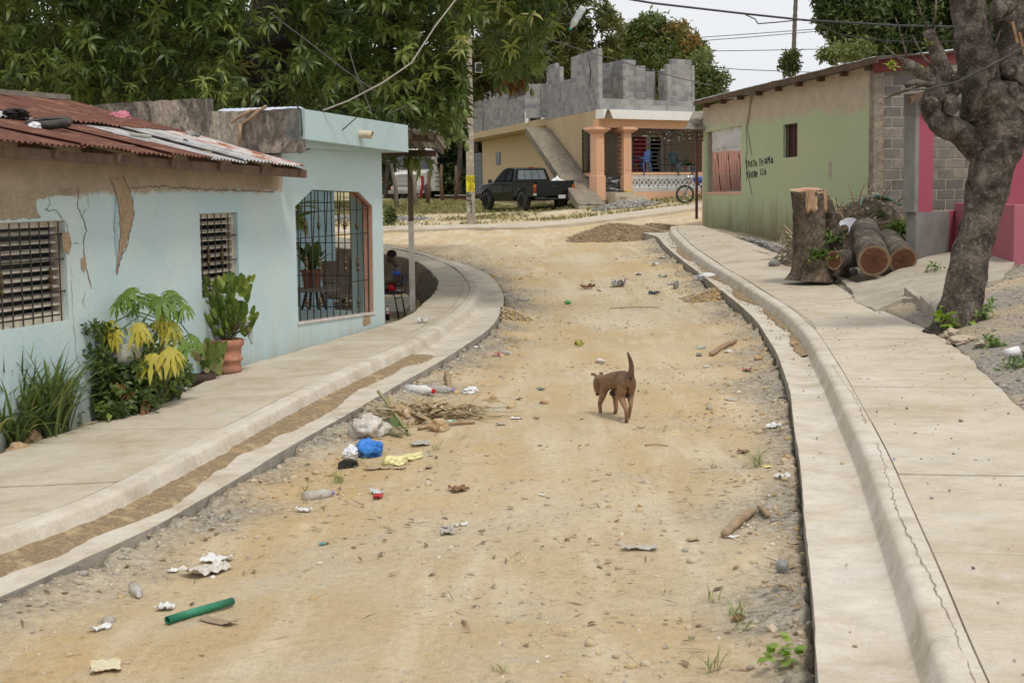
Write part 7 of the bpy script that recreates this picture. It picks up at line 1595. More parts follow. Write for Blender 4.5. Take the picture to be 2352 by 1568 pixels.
scatter('grass', np.stack([X_, Y_, Hz(X_, Y_)-.01], 1), gt, 1., grm, None, None, .2, 9, kind='stuff', label='patchy grass growing in the far yard around the pickup', cat='grass')
# weed tufts in the street
tuftm = leafmat('weed_blade', [(0, (.12, .17, .04)), (.6, (.20, .26, .07)), (1, (.40, .38, .2))], .6, .3)
def tuft(loc, n, L, wd, mat, label, name='grass_tuft', cat='weed', group=None, seed=0, el=(.5, 1.5), droop=1.0, spread=.03):
    r = random.Random(seed); V_, F_ = [], []; k = 0
    for i in range(n):
        v, f = leaf(L*r.uniform(.5, 1.1), wd, r.uniform(0, 6.28), r.uniform(*el), droop*r.uniform(.4, 1.3), (r.uniform(-spread, spread), r.uniform(-spread, spread), 0), r.uniform(-.3, .3), 4); V_.append(v+np.array(loc)); F_.append(f+k); k += len(v)
    return npmesh(name, np.vstack(V_), np.vstack(F_), mat, None, np.repeat(np.random.default_rng(seed).random(n), 10), loc=tuple(loc), label=label, cat=cat, group=group)
for i, (px, py, n_, L_, lab) in enumerate(((1740,1087,34,.20,'bushiest grass tuft by the right gutter, beside the white and yellow scrap'), (780,1112,26,.16,'grass tuft by the left edge, above the crushed bottle'), (700,1135,16,.13,'thin grass tuft left of the crushed bottle'),
    (1690,1420,16,.15,'grass tuft growing round a brown leaf at the lower right'), (1640,1385,10,.12,'sparse grass tuft at the lower right, left of the brown leaf'), (1635,1540,12,.14,'straggly grass tuft at the bottom edge right of centre'), (1700,1455,14,.12,'grass tuft just below the brown leaf at the lower right'),
    (1390,905-8,6,.08,'tiny weed on the road just left of the dog'), (1484,905,8,.08,'tiny weed on the road just right of the dog'), (1005,1030,14,.12,'weed tuft above the yellow bag'), (820,1070,18,.15,'grass tuft by the black sock'), (1590,1470,6,.08,'tiny weed near the bottom right of the road'),
    (1150,1545,10,.08,'low green weed at the bottom edge of the road, centre'), (1530,1365,6,.07,'tiny weed lower right of the grey shoe'), (1560,715,6,.08,'small weed by the dark blue rag'), (1745,1200,9,.08,'small green weed by the broken stick'), (1640,1080,6,.09,'tiny weed left of the bushiest tuft'))):
    tuft(on(px, py), n_, L_, .006, tuftm, lab, seed=i)
for i, (px, py) in enumerate(((1805, 1530), (1790, 1552))):
    p = on(px, py, None, 0); P_ = np.array([p+Vector((random.uniform(-.05, .05), random.uniform(-.05, .05), random.uniform(.03, .1))) for _ in range(4)]); scatter('broadleaf_weed', P_, [rosette(4, .045, .04, (0, .6), .6, seed=2)], 1., sv, None, None, .3, 2, label=('broad-leaved green weed against the right gutter at the bottom edge', 'smaller broad-leaved weed just below the other at the bottom edge')[i], cat='weed')

# ------------------------------------------------------------------ bodies
def skin(name, J, B, mat, parent, sub=2, root=None, label=None):
    keys = list(J); me = bpy.data.meshes.new(name); me.from_pydata([J[k][0] for k in keys], [(keys.index(a), keys.index(b)) for a, b in B], []); me.materials.append(mat)
    o = bpy.data.objects.new(name, me); COL.objects.link(o); o.parent = parent
    m = o.modifiers.new('skin', 'SKIN'); m.use_smooth_shade = True; m.branch_smoothing = .6
    sv_ = me.skin_vertices[0].data
    for i, k in enumerate(keys):
        r = J[k][1]; sv_[i].radius = (r, r) if not hasattr(r, '__len__') else r; sv_[i].use_root = (k == (root or keys[0]))
    s_ = o.modifiers.new('sub', 'SUBSURF'); s_.levels = s_.render_levels = sub
    if label: o['label'] = label
    return o
# --- the dog
dogp = on(1440, 973)
dog = thing('dog', dogp, 'thin brown dog walking away up the dirt street with its tail raised', 'dog')
def D(zx, zy, d): return (((zx-1055)/1602.)*(1+d/13.), d, (1375-zy)/1602.*(1+d/13.)-.160*d)
m, n, b = _mat('brown_dog_fur'); v = vecn(n, False); a_ = noisef(n, v, 9, 6, .75, .5); f_ = noisef(n, v, 120, 4, .8, 0, (1, 1, .25)); sx_ = n.nodes.new('ShaderNodeSeparateXYZ'); n.links.new(v, sx_.inputs[0])
zr_ = ramp(n, mathn(n, 'ADD', mathn(n, 'MULTIPLY', sx_.outputs[2], 1.6), mathn(n, 'MULTIPLY', mathn(n, 'SUBTRACT', a_, .5), .9)), [(.0, (.16, .09, .055)), (.25, (.30, .17, .09)), (.55, (.25, .145, .08)), (.8, (.10, .055, .035))])
col = mixc(n, 1., zr_.outputs[0], ramp(n, f_, [(.3, (.62,)*3), (.7, (1.2,)*3)]).outputs[0], 'MULTIPLY'); n.links.new(col, b.inputs['Base Color']); b.inputs['Roughness'].default_value = .8; bumpn(n, b, f_, .6, .008); dogm = m
J = {'pelvis': (D(1060, 700, .07), .083), 'loin': (D(990, 725, .2), .082), 'rib': (D(925, 745, .34), .096), 'chest': (D(885, 755, .46), .092), 'neck': (D(800, 745, .58), .056), 'poll': (D(742, 725, .64), .050), 'brow': (D(712, 800, .66), .040), 'nose': (D(728, 945, .66), .026),
 'rump': (D(1105, 720, .02), .062), 'tail0': (D(1115, 655, -.01), .028), 'tail1': (D(1122, 570, -.02), .023), 'tail2': (D(1100, 470, -.02), .019), 'tail3': (D(1064, 365, -.02), .006),
 'hlA': (D(1005, 850, .07), .062), 'hlB': (D(985, 980, .12), .040), 'hlC': (D(1048, 1180, .01), .019), 'hlD': (D(1056, 1335, .03), .017), 'hlE': (D(1052, 1372, .08), .020),
 'hrA': (D(1130, 840, .10), .055), 'hrB': (D(1122, 960, .18), .036), 'hrC': (D(1122, 1110, .10), .019), 'hrD': (D(1100, 1255, .13), .016), 'hrE': (D(1096, 1285, .17), .018),
 'frA': (D(915, 860, .50), .050), 'frB': (D(955, 1000, .48), .030), 'frC': (D(960, 1170, .46), .018), 'frD': (D(935, 1265, .48), .018), 'frE': (D(905, 1284, .52), .018),
 'flA': (D(800, 860, .52), .050), 'flB': (D(775, 990, .50), .031), 'flC': (D(738, 1095, .54), .020), 'flD': (D(748, 1180, .50), .017), 'flE': (D(742, 1222, .50), .019)}
dz_ = -min(v_[0][2]-(v_[1] if not hasattr(v_[1], '__len__') else 0)*.8 for k_, v_ in J.items() if k_ in ('hlE', 'hrE', 'frE'))
B_ = [('pelvis', 'loin'), ('loin', 'rib'), ('rib', 'chest'), ('chest', 'neck'), ('neck', 'poll'), ('poll', 'brow'), ('brow', 'nose'), ('pelvis', 'rump'), ('rump', 'tail0'), ('tail0', 'tail1'), ('tail1', 'tail2'), ('tail2', 'tail3'),
 ('pelvis', 'hlA'), ('hlA', 'hlB'), ('hlB', 'hlC'), ('hlC', 'hlD'), ('hlD', 'hlE'), ('pelvis', 'hrA'), ('hrA', 'hrB'), ('hrB', 'hrC'), ('hrC', 'hrD'), ('hrD', 'hrE'), ('chest', 'frA'), ('frA', 'frB'), ('frB', 'frC'), ('frC', 'frD'), ('frD', 'frE'), ('chest', 'flA'), ('flA', 'flB'), ('flB', 'flC'), ('flC', 'flD'), ('flD', 'flE')]
skin('body', J, B_, dogm, dog, 2, 'pelvis')
dk = plain('dark_skin_dog', (.03, .02, .018), .6)
for pts in ([(700, 720), (680, 655), (655, 650), (642, 700)], [(775, 690), (770, 650), (790, 640), (800, 680)]):
    P_ = [Vector(D(x, y, .66)) for x, y in pts]; mb = MB()
    ws = (.034, .03, .022, .006); vs = []
    for p, w_ in zip(P_, ws): vs += [p+Vector((-w_*.7, -w_*.5, w_*.3)), p+Vector((w_*.7, w_*.3, 0))]
    mb.add(vs, [(2*i, 2*i+1, 2*i+3, 2*i+2) for i in range(3)]); o = mb.build('ear', dogm, dog, smooth=True, local=True); o.modifiers.new('s', 'SOLIDIFY').thickness = .006; o.modifiers.new('b', 'SUBSURF').render_levels = 1
MB().lathe(D(727, 945, .68), [(0, -.02), (.015, -.012), (.018, 0), (.012, .014), (0, .018)], 8).build('nose', dk, dog, smooth=True, local=True)
for zx in (703, 748): MB().lathe(D(zx, 800, .742), [(0, -.006), (.007, 0), (0, .006)], 8).build('eye', dk, dog, smooth=True, local=True)
for zx, zy, d, r_ in ((880, 945, .40, .012), (912, 965, .34, .016), (1060, 985, .14, .03), (1040, 950, .16, .03)):
    MB().lathe(Vector(D(zx, zy, d)), [(0, .03), (r_, .015), (r_, 0), (r_*.5, -.012), (0, -.018)], 8).build('teat', dk, dog, smooth=True, local=True)
MB().lathe(D(1102, 735, -.045), [(0, -.006), (.014, 0), (0, .006)], 8, (0, 1, 0)).build('tail_root_mark', dk, dog, smooth=True, local=True)

# --- the boy on his chair in the sunken yard
Yb = 24.0
def Bz(x, y, dy=0.): p = W((1400+x/3.136)*.57422, (850+y/3.136)*.57422, Yb+dy); return p
bf = Bz(640, 1320); bf.z = .012
chair = thing('metal_chair', bf, 'black metal chair with padded back on which the boy sits', 'chair')
def CH(x, y, dy): return Bz(x, y, dy)
for dy in (-.2, .2):
    MB().tube([CH(700, 745, dy), CH(722, 770, dy), CH(715, 860, dy), CH(690, 990, dy), CH(650, 1012, dy), CH(440, 1015, dy)], .013, 6).build('side_frame', iron, chair, smooth=True)
    e = CH(612, 1340, dy+.02); e.z = .012; MB().tube([CH(500, 1020, dy), CH(545, 1025, dy), CH(562, 1060, dy), e], .012, 6).build('leg', iron, chair, smooth=True)
    e = CH(700, 1300, dy-.02); e.z = .012; MB().tube([CH(620, 1012, dy), CH(648, 1030, dy), e], .012, 6).build('leg', iron, chair, smooth=True)
    MB().tube([CH(568, 1075, dy), CH(650, 1060, dy)], .009, 6).build('stretcher', iron, chair)
MB().tube([CH(700, 745, -.2), CH(696, 735, 0), CH(700, 745, .2)], .013, 6).build('top_rail', iron, chair)
mb = MB(); mb.grid(lambda a, b_: CH(700-50*b_, 765+120*b_, -.18+.36*a), 4, 4); o = mb.build('backrest', M('blue_grey_vinyl', (.09, .11, .16), rough=.4), chair, smooth=True); o.modifiers.new('s', 'SOLIDIFY').thickness = .04
mb = MB(); s0, s1 = CH(640, 1000, 0), CH(380, 1005, 0); mb.box(s1.x, s0.x, Yb-.2, Yb+.2, s0.z-.02, s0.z+.03); mb.build('seat', M('black_vinyl', (.02, .02, .02), rough=.4), chair, bev=.015)
seatz = s0.z+.03
boy = thing('person', (CH(590, 1000, 0).x, Yb, .1), 'boy in a dark shirt and red shorts sitting on a chair with head bowed', 'person')
bb = np.array(base_of(boy))
def Q(x, y, dy, r): return (tuple(np.array(Bz(x, y, dy))-bb), r)
skinm = M('brown_skin', (.075, .038, .025), (.06, .03, .02), 6, .5, .05)
J = {'hip': Q(600, 935, 0, .085), 'waist': Q(612, 870, 0, .085), 'chest': Q(618, 760, 0, .10), 'neckb': Q(590, 680, 0, .055), 'neck': Q(565, 640, 0, .042), 'skull': Q(520, 560, 0, .085), 'crown': Q(508, 520, 0, .075), 'jaw': Q(488, 605, 0, .052), 'chin': Q(480, 635, 0, .028),
 'shl': Q(600, 705, -.12, .050), 'ell': Q(590, 865, -.15, .032), 'wrl': Q(500, 872, -.12, .022), 'hal': Q(462, 868, -.08, .026), 'shr': Q(600, 705, .12, .050), 'elr': Q(560, 860, .15, .032), 'wrr': Q(490, 862, .1, .022), 'har': Q(455, 866, .06, .026),
 'knl': Q(330, 950, -.10, .055), 'anl': Q(345, 1230, -.10, .032), 'tol': Q(270, 1290, -.10, .03), 'knr': Q(330, 955, .10, .055), 'anr': Q(360, 1230, .10, .032), 'tor': Q(285, 1290, .10, .03)}
B_ = [('hip', 'waist'), ('waist', 'chest'), ('chest', 'neckb'), ('neckb', 'neck'), ('neck', 'skull'), ('skull', 'crown'), ('skull', 'jaw'), ('jaw', 'chin'), ('chest', 'shl'), ('shl', 'ell'), ('ell', 'wrl'), ('wrl', 'hal'), ('chest', 'shr'), ('shr', 'elr'), ('elr', 'wrr'), ('wrr', 'har'),
 ('hip', 'knl'), ('knl', 'anl'), ('anl', 'tol'), ('hip', 'knr'), ('knr', 'anr'), ('anr', 'tor')]
skin('body', J, B_, skinm, boy, 2, 'hip')
shirt = M('dark_grey_shirt', (.15, .12, .12), (.11, .09, .09), 8, .9, .3)
J2 = {'hem': (J['hip'][0], .13), 'waist': (J['waist'][0], .125), 'chest': (J['chest'][0], .145), 'neckb': (J['neckb'][0], .085), 'shl': (J['shl'][0], .075), 'cl': (tuple(np.array(J['shl'][0])*.45+np.array(J['ell'][0])*.55), .050), 'shr': (J['shr'][0], .062), 'cr': (tuple(np.array(J['shr'][0])*.45+np.array(J['elr'][0])*.55), .050)}
skin('shirt', J2, [('hem', 'waist'), ('waist', 'chest'), ('chest', 'neckb'), ('chest', 'shl'), ('shl', 'cl'), ('chest', 'shr'), ('shr', 'cr')], shirt, boy, 2, 'hem')
skin('blue_sleeve', {'a': Q(592, 725, -.13, .078), 'b': Q(582, 805, -.15, .072)}, [('a', 'b')], plain('blue_cloth', (.03, .09, .42)), boy, 1)
skin('shorts', {'h': (J['hip'][0], .098), 'l': Q(470, 950, -.09, .072), 'r': Q(470, 955, .09, .072)}, [('h', 'l'), ('h', 'r')], plain('red_shorts', (.50, .01, .02)), boy, 2)
MB().lathe(Bz(515, 540)+Vector((.01, 0, .01)), [(0, .085), (.05, .072), (.077, .035), (.08, 0), (.074, -.02)], 16).build('hair', plain('short_black_hair', (.012, .010, .010), .9), boy, smooth=True)
for dy in (-.085, .085): MB().lathe(Bz(500, 555, dy), [(0, -.02), (.018, -.012), (.02, .012), (0, .02)], 8, (0, 1, 0)).build('ear', skinm, boy, smooth=True)
MB().lathe(Bz(458, 590, 0), [(0, -.02), (.014, -.01), (.008, .02), (0, .03)], 8).build('nose', skinm, boy, smooth=True)
for dy in (-.03, .03):
    for k in range(4): a0_ = Vector(Bz(455, 866, -.08 if dy < 0 else .06))+Vector((0, (k-1.5)*.014, 0)); MB().tube([a0_, a0_+Vector((-.045, 0, -.006)), a0_+Vector((-.07, 0, -.03))], [.009, .008, .006], 6).build('finger', skinm, boy, smooth=True)
# cola bottle on the yard floor
cb_ = Bz(472, 1330, -.3); cb_.z = .012
t = thing('soda_bottle', cb_, 'small dark soda bottle with red label and cap standing by the chair', 'bottle')
MB().lathe((0, 0, 0), [(0, 0), (.03, 0), (.034, .02), (.028, .07), (.034, .10), (.034, .12)], 12).build('bottle_base', M('cola', (.012, .005, .004), rough=.1), t, smooth=True, local=True)
MB().lathe((0, 0, 0), [(.0345, .10), (.0345, .155)], 12).build('label', M('red_label', (.5, .02, .02), (.7, .6, .6), 30), t, smooth=True, local=True)
MB().lathe((0, 0, 0), [(.033, .155), (.028, .18), (.012, .205), (.012, .215)], 12).build('bottle_neck', clr, t, smooth=True, local=True); MB().lathe((0, 0, 0), [(.0145, .212), (.0145, .235), (0, .235)], 10).build('cap', plain('red_cap', (.5, .02, .02)), t, local=True)
# ------------------------------------------------------------------ stump and logs
def heart(name, rim, mid_, core):
    m, n, b = _mat(name); at = n.nodes.new('ShaderNodeAttribute'); at.attribute_name = 'tint'; v = vecn(n, False); f = noisef(n, v, 14, 6, .7, 1)
    k = mathn(n, 'ADD', at.outputs['Fac'], mathn(n, 'MULTIPLY', mathn(n, 'SUBTRACT', f, .5), .3))
    rg = mathn(n, 'ADD', mathn(n, 'MULTIPLY', mathn(n, 'SINE', mathn(n, 'MULTIPLY', at.outputs['Fac'], 90.)), .07), 1.)
    col = ramp(n, k, [(.0, core), (.4, mid_), (.8, tuple(x*1.15 for x in mid_)), (.9, rim), (1, rim)]).outputs[0]
    cb = n.nodes.new('ShaderNodeCombineXYZ'); [n.links.new(rg, cb.inputs[i]) for i in range(3)]; col = mixc(n, 1., col, cb.outputs[0], 'MULTIPLY')
    n.links.new(col, b.inputs['Base Color']); b.inputs['Roughness'].default_value = .85; bumpn(n, b, f, .5, .01); MATS[name] = m; return m
def cutface(c, nrm, rx, ry, mat, parent, seed=0, up=(0, 0, 1), wob=.06, name='cut_face'):
    nrm = Vector(nrm).normalized(); a = nrm.cross(Vector(up)).normalized() if abs(nrm.dot(Vector(up))) < .95 else Vector((1, 0, 0)); b_ = a.cross(nrm).normalized(); c = Vector(c); N = 36; K = 9; vs = [tuple(c)]; tn = [0.]; r = random.Random(seed)
    for k in range(1, K+1):
        for j in range(N): t = 2*math.pi*j/N; w_ = 1+wob*mnoise.noise(Vector((math.cos(t)*1.5, math.sin(t)*1.5, seed))); q_ = k/K; p = c+(a*math.cos(t)*rx+b_*math.sin(t)*ry)*q_*w_+nrm*.006*mnoise.noise(Vector((q_*4*math.cos(t), q_*4*math.sin(t), seed))); vs.append(tuple(p)); tn.append(q_)
    fs = [(0, 1+j, 1+(j+1) % N) for j in range(N)]+[(1+k*N+j, 1+(k+1)*N+j, 1+(k+1)*N+(j+1) % N, 1+k*N+(j+1) % N) for k in range(K-1) for j in range(N)]
    mb = MB(); mb.add(vs, fs); o = mb.build(name, mat, parent); t_ = o.data.attributes.new('tint', 'FLOAT', 'POINT'); t_.data.foreach_set('value', np.array(tn, np.float32)); return o
sp = W(1868, 622, 23.6); sp.z = float(Vv(np.array([sp.x]), np.array([sp.y]))[0])
stump = thing('tree_stump', sp, 'tall sawn tree stump with peeled pale wood near its top, standing by the green wall', 'stump')
Ys = 23.6; SW = lambda x, y, d=0: W(x, y, Ys+d)
sbark = bark('stump_bark', (.06, .046, .036), (.19, .15, .115), (.34, .26, .18), 4)
def fl(t, h): return .16*math.cos(3*t+.6)*(1-.5*h)+.09*math.cos(5*t+2)*(1-h*.6)+.5*max(0, .12-h)*(1+math.cos(4*t))
mb = MB(); gnarly(mb, [SW(1867, 645), SW(1868, 615), SW(1866, 560), SW(1862, 500), SW(1858, 438)], [.34, .28, .255, .25, .262], 40, .09, 3.5, 3, .03, fl, cap=False); mb.build('trunk', sbark, stump, smooth=True)
cutface(SW(1858, 438)+Vector((0, 0, .004)), (0, -.16, 1), .262, .262, heart('stump_top_wood', (.50, .36, .22), (.38, .21, .13), (.20, .09, .05)), stump, 2, up=(0, 1, 0), wob=.3)
# buttress root behind, stripped wood panel in front
mb = MB(); gnarly(mb, [SW(1930, 640, .35), SW(1925, 590, .35), SW(1912, 530, .3), SW(1895, 470, .2), SW(1882, 445, .12)], [.17, .14, .14, .13, .07], 18, .25, 5, 5, .03); mb.build('root_buttress', sbark, stump, smooth=True)
mb = MB(); gnarly(mb, [SW(1915, 545, .2), SW(1936, 528, .15), SW(1944, 522, .1)], [.10, .08, .05], 12, .2, 4, 7, .04); mb.build('knot', sbark, stump, smooth=True)
strip = M('stripped_wood', (.46, .32, .19), (.28, .155, .09), 5, .85, .6, 30, stretch=(6, 6, .6), c3=(.52, .38, .24), lo=.4, hi=.6)
V_ = []; nu, nv = 14, 12; ctop = SW(1858, 438); cbt = SW(1860, 486)
for i in range(nu+1):
    a = -2.0+1.75*i/nu; jb = .1*math.sin(i*1.9)
    for j in range(nv+1):
        t = j/nv*(1+jb*(j/nv)); c = ctop.lerp(cbt, t); d_ = Vector((math.cos(a), math.sin(a), 0)); h_ = .95-.25*t; rr = (.262-.01*t)*(1+fl(a, h_)*.35+.012)*1.0
        V_.append(c+d_*(.262*(1.075 if 0 < i < nu and j < nv else .99)+.008*mnoise.noise(Vector((i*.9, j*.2, 0)))))
MB().add(V_, [(i*(nv+1)+j, (i+1)*(nv+1)+j, (i+1)*(nv+1)+j+1, i*(nv+1)+j+1) for i in range(nu) for j in range(nv)]).build('stripped_wood', strip, stump, smooth=True)
lbark = bark('log_bark', (.09, .075, .06), (.20, .17, .14), (.32, .28, .23), 4, ring=False); hw_ = heart('log_end_wood', (.26, .18, .11), (.11, .045, .022), (.07, .022, .01))
def log(c, r, back, label, seed, dz=0, rend=None, group=None, sq=1.):
    c = Vector(c); e = Vector(back); t = thing('log', c, label, 'log', group); mb = MB(); m1 = c.lerp(e, .5)
    gnarly(mb, [c, c.lerp(e, .1), m1, e], [r, r*.99, r*.95, rend or r*.9], 26, .08, 4, seed, .05); mb.build('bark', lbark, t, smooth=True); n_ = (c-e).normalized(); cutface(c+n_*.008, n_, r*.985, r*.985*sq, hw_, t, seed); cutface(e-n_*.008, -n_, (rend or r*.9)*.97, (rend or r*.9)*.97, hw_, t, seed+1); return t
a = W(2007, 598, 22.8); log(a, .25, W(1985, 530, 24.1), 'largest felled log lying end-on with dark red heartwood, beside the stump', 1)
b_ = W(2074, 598, 23.2); log(b_, .225, W(2035, 553, 24.0), 'second thick log nestled right of the largest one against the grey pillar', 2)
c_ = W(1916, 597, 23.2); t = log(c_, .15, W(1975, 592, 23.7), 'short pale split log lying between the stump and the largest log', 3, rend=.14)
t.scale = (1, 1, 1)
for i, (px, py, r_, lab) in enumerate(((1950, 612, .11, 'rounded grey stone between the split log and the largest log'), (1958, 632, .09, 'small grey stone propping the largest log'), (1778, 607, .10, 'wedge-shaped grey stone on the pavement left of the stump'), (1930, 600, .06, 'small pale stone on the split log edge'))):
    p = hit(px, py, .0, Vv) if i != 2 else walkpt(px, py+3, WALK_R); mb = MB(); rock(mb, p+Vector((0, 0, r_*.4)), r_, i+70, (1, .8, .75)); mb.build('stone', M('grey_stone', (.30, .29, .27), (.20, .195, .19), 8, .9, .6), None, label=lab, cat='stone', loc=p)
# brush and rubble heap against the block wall
rub = M('rubble_soil', (.24, .18, .12), (.14, .11, .075), 5, 1, 1, 22, world=True, c3=(.33, .27, .2), fine=.35, bd=.05)
Y0 = W(2010, 560, 26.4); 
cx_, cy_ = Y0.x, 26.6
def rf(u, v):
    aa = v*6.2832; X = cx_+math.cos(aa)*u*1.75; Y = cy_+math.sin(aa)*u*1.9; base_ = float(Vv(np.array([X]), np.array([Y]))[0]); return (X, Y, base_+1.12*(1-u**2.4)*(.8+.5*mnoise.noise(Vector((X*1.5, Y*1.5, 0))))+.1*mnoise.noise(Vector((X*5, Y*5, 2)))-.03)
MB().grid(rf, 22, 60).build('rubble_mound', rub, None, smooth=True, kind='stuff', label='mound of earth and rubble between the stump and the block wall', cat='rubble', loc=(cx_, cy_, 0))
g = np.random.default_rng(33); uu = g.random(900)**.5; vv = g.random(900); P_ = np.array([rf(u, v) for u, v in zip(uu, vv)]); scatter('rubble_stones', P_, pebT, np.exp(g.normal(-3.7, .5, 900)), pebm, None, None, .6, 33, kind='stuff', label='broken stones over the rubble mound', cat='rubble')
uu = g.random(420)**.5; P_ = np.array([rf(u, v) for u, v in zip(uu, g.random(420))])+np.array([0, 0, .05]); twT = [leaf(.5, .016, 0, g.uniform(-.1, .6), .3, nseg=4) for _ in range(5)]+[leaf(.25, .03, 0, .2, .6, nseg=3)]
scatter('brushwood', P_, twT, 1., leafmat('dry_brush', [(0, (.14, .09, .06)), (.5, (.28, .19, .11)), (1, (.46, .36, .24))], .8, 0), None, None, .45, 34, kind='stuff', label='dry twigs and brushwood thrown over the rubble mound', cat='brushwood')
for i, (pts, r_, lab) in enumerate((([(2028, 560), (1945, 520), (1925, 478)], .02, 'bare bent branch rising from the rubble by the stump'), ([(1985, 500), (1972, 470), (1978, 440), (1986, 425)], .022, 'forked dry branch standing up in front of the green wall'), ([(1970, 495), (1958, 455), (1950, 425)], .014, 'thin dry switch standing up behind the stump'), ([(1960, 520), (2030, 512), (2090, 498)], .02, 'long dry branch lying along the rubble top'), ([(2062, 520), (2066, 498), (2068, 480)], .018, 'short stick poking up from the rubble near the block wall'))):
    MB().tube([W(x, y, 25.3) for x, y in pts], [r_, r_*.8, r_*.5, r_*.4][:len(pts)], 6).build('dry_branch', M('dry_branch', (.40, .29, .18), (.26, .18, .11), 9, .9), None, smooth=True, label=lab, cat='branch', loc=W(*pts[0], 25.3))
p = W(1972, 478, 26.9); mb = MB(); mb.bar(W(1925, 483, 26.9), W(2030, 476, 27.2), .05, .12); mb.build('plank', M('red_brown_plank', (.22, .10, .06), (.15, .08, .05), 5, .9), None, label='reddish plank lying across the rubble before the green wall', cat='plank', loc=p)
p = W(2015, 470, 26.3); t = thing('green_sack', p, 'pale green woven sack draped over the top of the rubble', 'sack'); mb = MB(); mb.grid(lambda a, b_: p+Vector((.42*math.cos(math.pi*a)*(.75+.25*b_), -.22+.2*b_+.3*math.sin(math.pi*a), .17*math.sin(math.pi*a)*(1-.5*b_)+.03*mnoise.noise(Vector((a*7, b_*7, 0))))), 24, 8); o = mb.build('sack_cloth', M('pale_green_weave', (.22, .38, .30), (.16, .29, .23), 9, .7, .5), t, smooth=True); o.modifiers.new('s', 'SOLIDIFY').thickness = .03
p = W(1950, 523-4, 25.2); mb = MB(); mb.lathe((0, 0, 0), [(0, 0), (.13, .01), (.17, .035), (.165, .04), (.12, .02), (0, .012)], 24); o = mb.build('plate', plain('white_plastic', (.74, .74, .76), .4), None, smooth=True, label='white oval plate tilted on the rubble beside the stump', cat='plate'); o.location = p; o.rotation_euler = (R(38), R(-16), 0); BASE[o.name] = p
for i, (px, py, Yd, n_, s_, lab) in enumerate(((2062, 527, 25.2, 26, .07, 'green weeds on the rubble by the grey pillar'), (2035, 550, 24.6, 20, .06, 'green weeds just behind the second log'), (2025, 500, 25.8, 14, .06, 'small green weed high on the rubble'), (1893, 585, 23.3, 24, .06, 'leafy green weed growing at the right foot of the stump'), (1900, 548, 23.4, 20, .055, 'leafy weed against the stump buttress'), (2150, 615, 22.5, 10, .05, 'little green weed on the ramp edge by the grey wall'), (2262, 725, 17.3, 14, .06, 'soft green weed right of the leaning tree foot'), (2290, 790, 15.6, 20, .05, 'scrubby weed on the gravel at the right edge'), (2330, 850, 14.2, 26, .05, 'dark scrubby weed at the lower right edge of the gravel'))):
    c = W(px, py, Yd); g = np.random.default_rng(i); P_ = np.array([c+Vector(g.normal(0, 1, 3)*np.array([.08, .07, .06])) for _ in range(n_)]); scatter('weed', P_, [rosette(7, s_*1.6, s_*.5, (-.2, 1.1), .6, seed=1), rosette(6, s_*1.6, s_*.6, (-.2, 1.1), .8, seed=2)], 1., leafg, None, None, .4, i, label=lab, cat='weed')

# ------------------------------------------------------------------ plants along the blue wall
def bedpt(px, py, Yd=None):
    if Yd: p = W(px, py, Yd); return p
    p = hit(px, py, .2); return p
lgm = leafmat('lemongrass_leaf', [(0, (.06, .10, .04)), (.6, (.13, .19, .07)), (.9, (.22, .27, .09)), (1, (.38, .36, .15))], .5, .35)
p = W(78, 975, 13.0); p.z = float(Hz(p.x, p.y)); tuft(p, 430, .95, .026, lgm, 'tall arching clump of lemongrass at the left end of the blue wall', 'lemongrass', 'plant', seed=4, el=(1.1, 1.56), droop=1.2, spread=.26)
p = W(10, 960, 12.6); p.z = float(Hz(p.x, p.y)); tuft(p, 160, .7, .03, lgm, 'second grassy clump cut off by the left picture edge', 'grass_clump', 'plant', seed=5, el=(.9, 1.5), droop=1.5, spread=.15)
# papaya-like plant with lobed leaves
pb_ = W(372, 925, 14.2); pb_.z = float(Hz(pb_.x, pb_.y)); pap = thing('papaya_plant', pb_, 'young papaya plant with drooping green and yellow lobed leaves against the blue wall', 'plant')
papg = leafmat('papaya_green', [(0, (.09, .17, .03)), (1, (.20, .31, .06))], .45, .4); papy = leafmat('papaya_yellow', [(0, (.20, .26, .04)), (.4, (.46, .41, .05)), (1, (.62, .53, .12))], .5, .4)
def lobed(c, R_, nrm, mat, seed, droop=.35):
    """palmate leaf: seven pointed lobes round the stalk"""
    nrm = Vector(nrm).normalized(); a = nrm.cross(Vector((0, 1, .2))).normalized(); b_ = nrm.cross(a); r = random.Random(seed); mb = MB(); c = Vector(c)
    for k in range(9):
        t = -2.6+5.2*k/8+r.uniform(-.08, .08); L_ = R_*(1-.35*abs(t)/2.6)*r.uniform(.85, 1.1); d = a*math.sin(t)+b_*math.cos(t); sd_ = nrm.cross(d); vs = []
        for s_, w_ in ((0, .03), (.3, .13), (.5, .10), (.62, .17), (.8, .11), (1., .01)): q_ = c+d*L_*s_-Vector((0, 0, 1))*droop*L_*s_**2*1.4+nrm*.02; vs += [q_-sd_*w_*L_+nrm*.0, q_+sd_*w_*L_]
        mb.add(vs, [(2*i, 2*i+1, 2*i+3, 2*i+2) for i in range(5)])
    o = mb.build('leaf', mat, pap, smooth=True); v = np.random.default_rng(seed).random()*.7+.15; t_ = o.data.attributes.new('tint', 'FLOAT', 'POINT'); t_.data.foreach_set('value', np.clip(np.full(len(o.data.vertices), v)+np.random.default_rng(seed).normal(0, .2, len(o.data.vertices)), 0, 1).astype(np.float32)); return o
Yp = 14.1; top_ = W(372, 700, Yp)
MB().tube([pb_-Vector((0, 0, .1)), W(368, 850, Yp), W(373, 770, Yp), top_], [.028, .026, .024, .02], 8).build('stem', M('papaya_stem', (.22, .26, .10), (.16, .17, .08), 10, .7), pap, smooth=True)
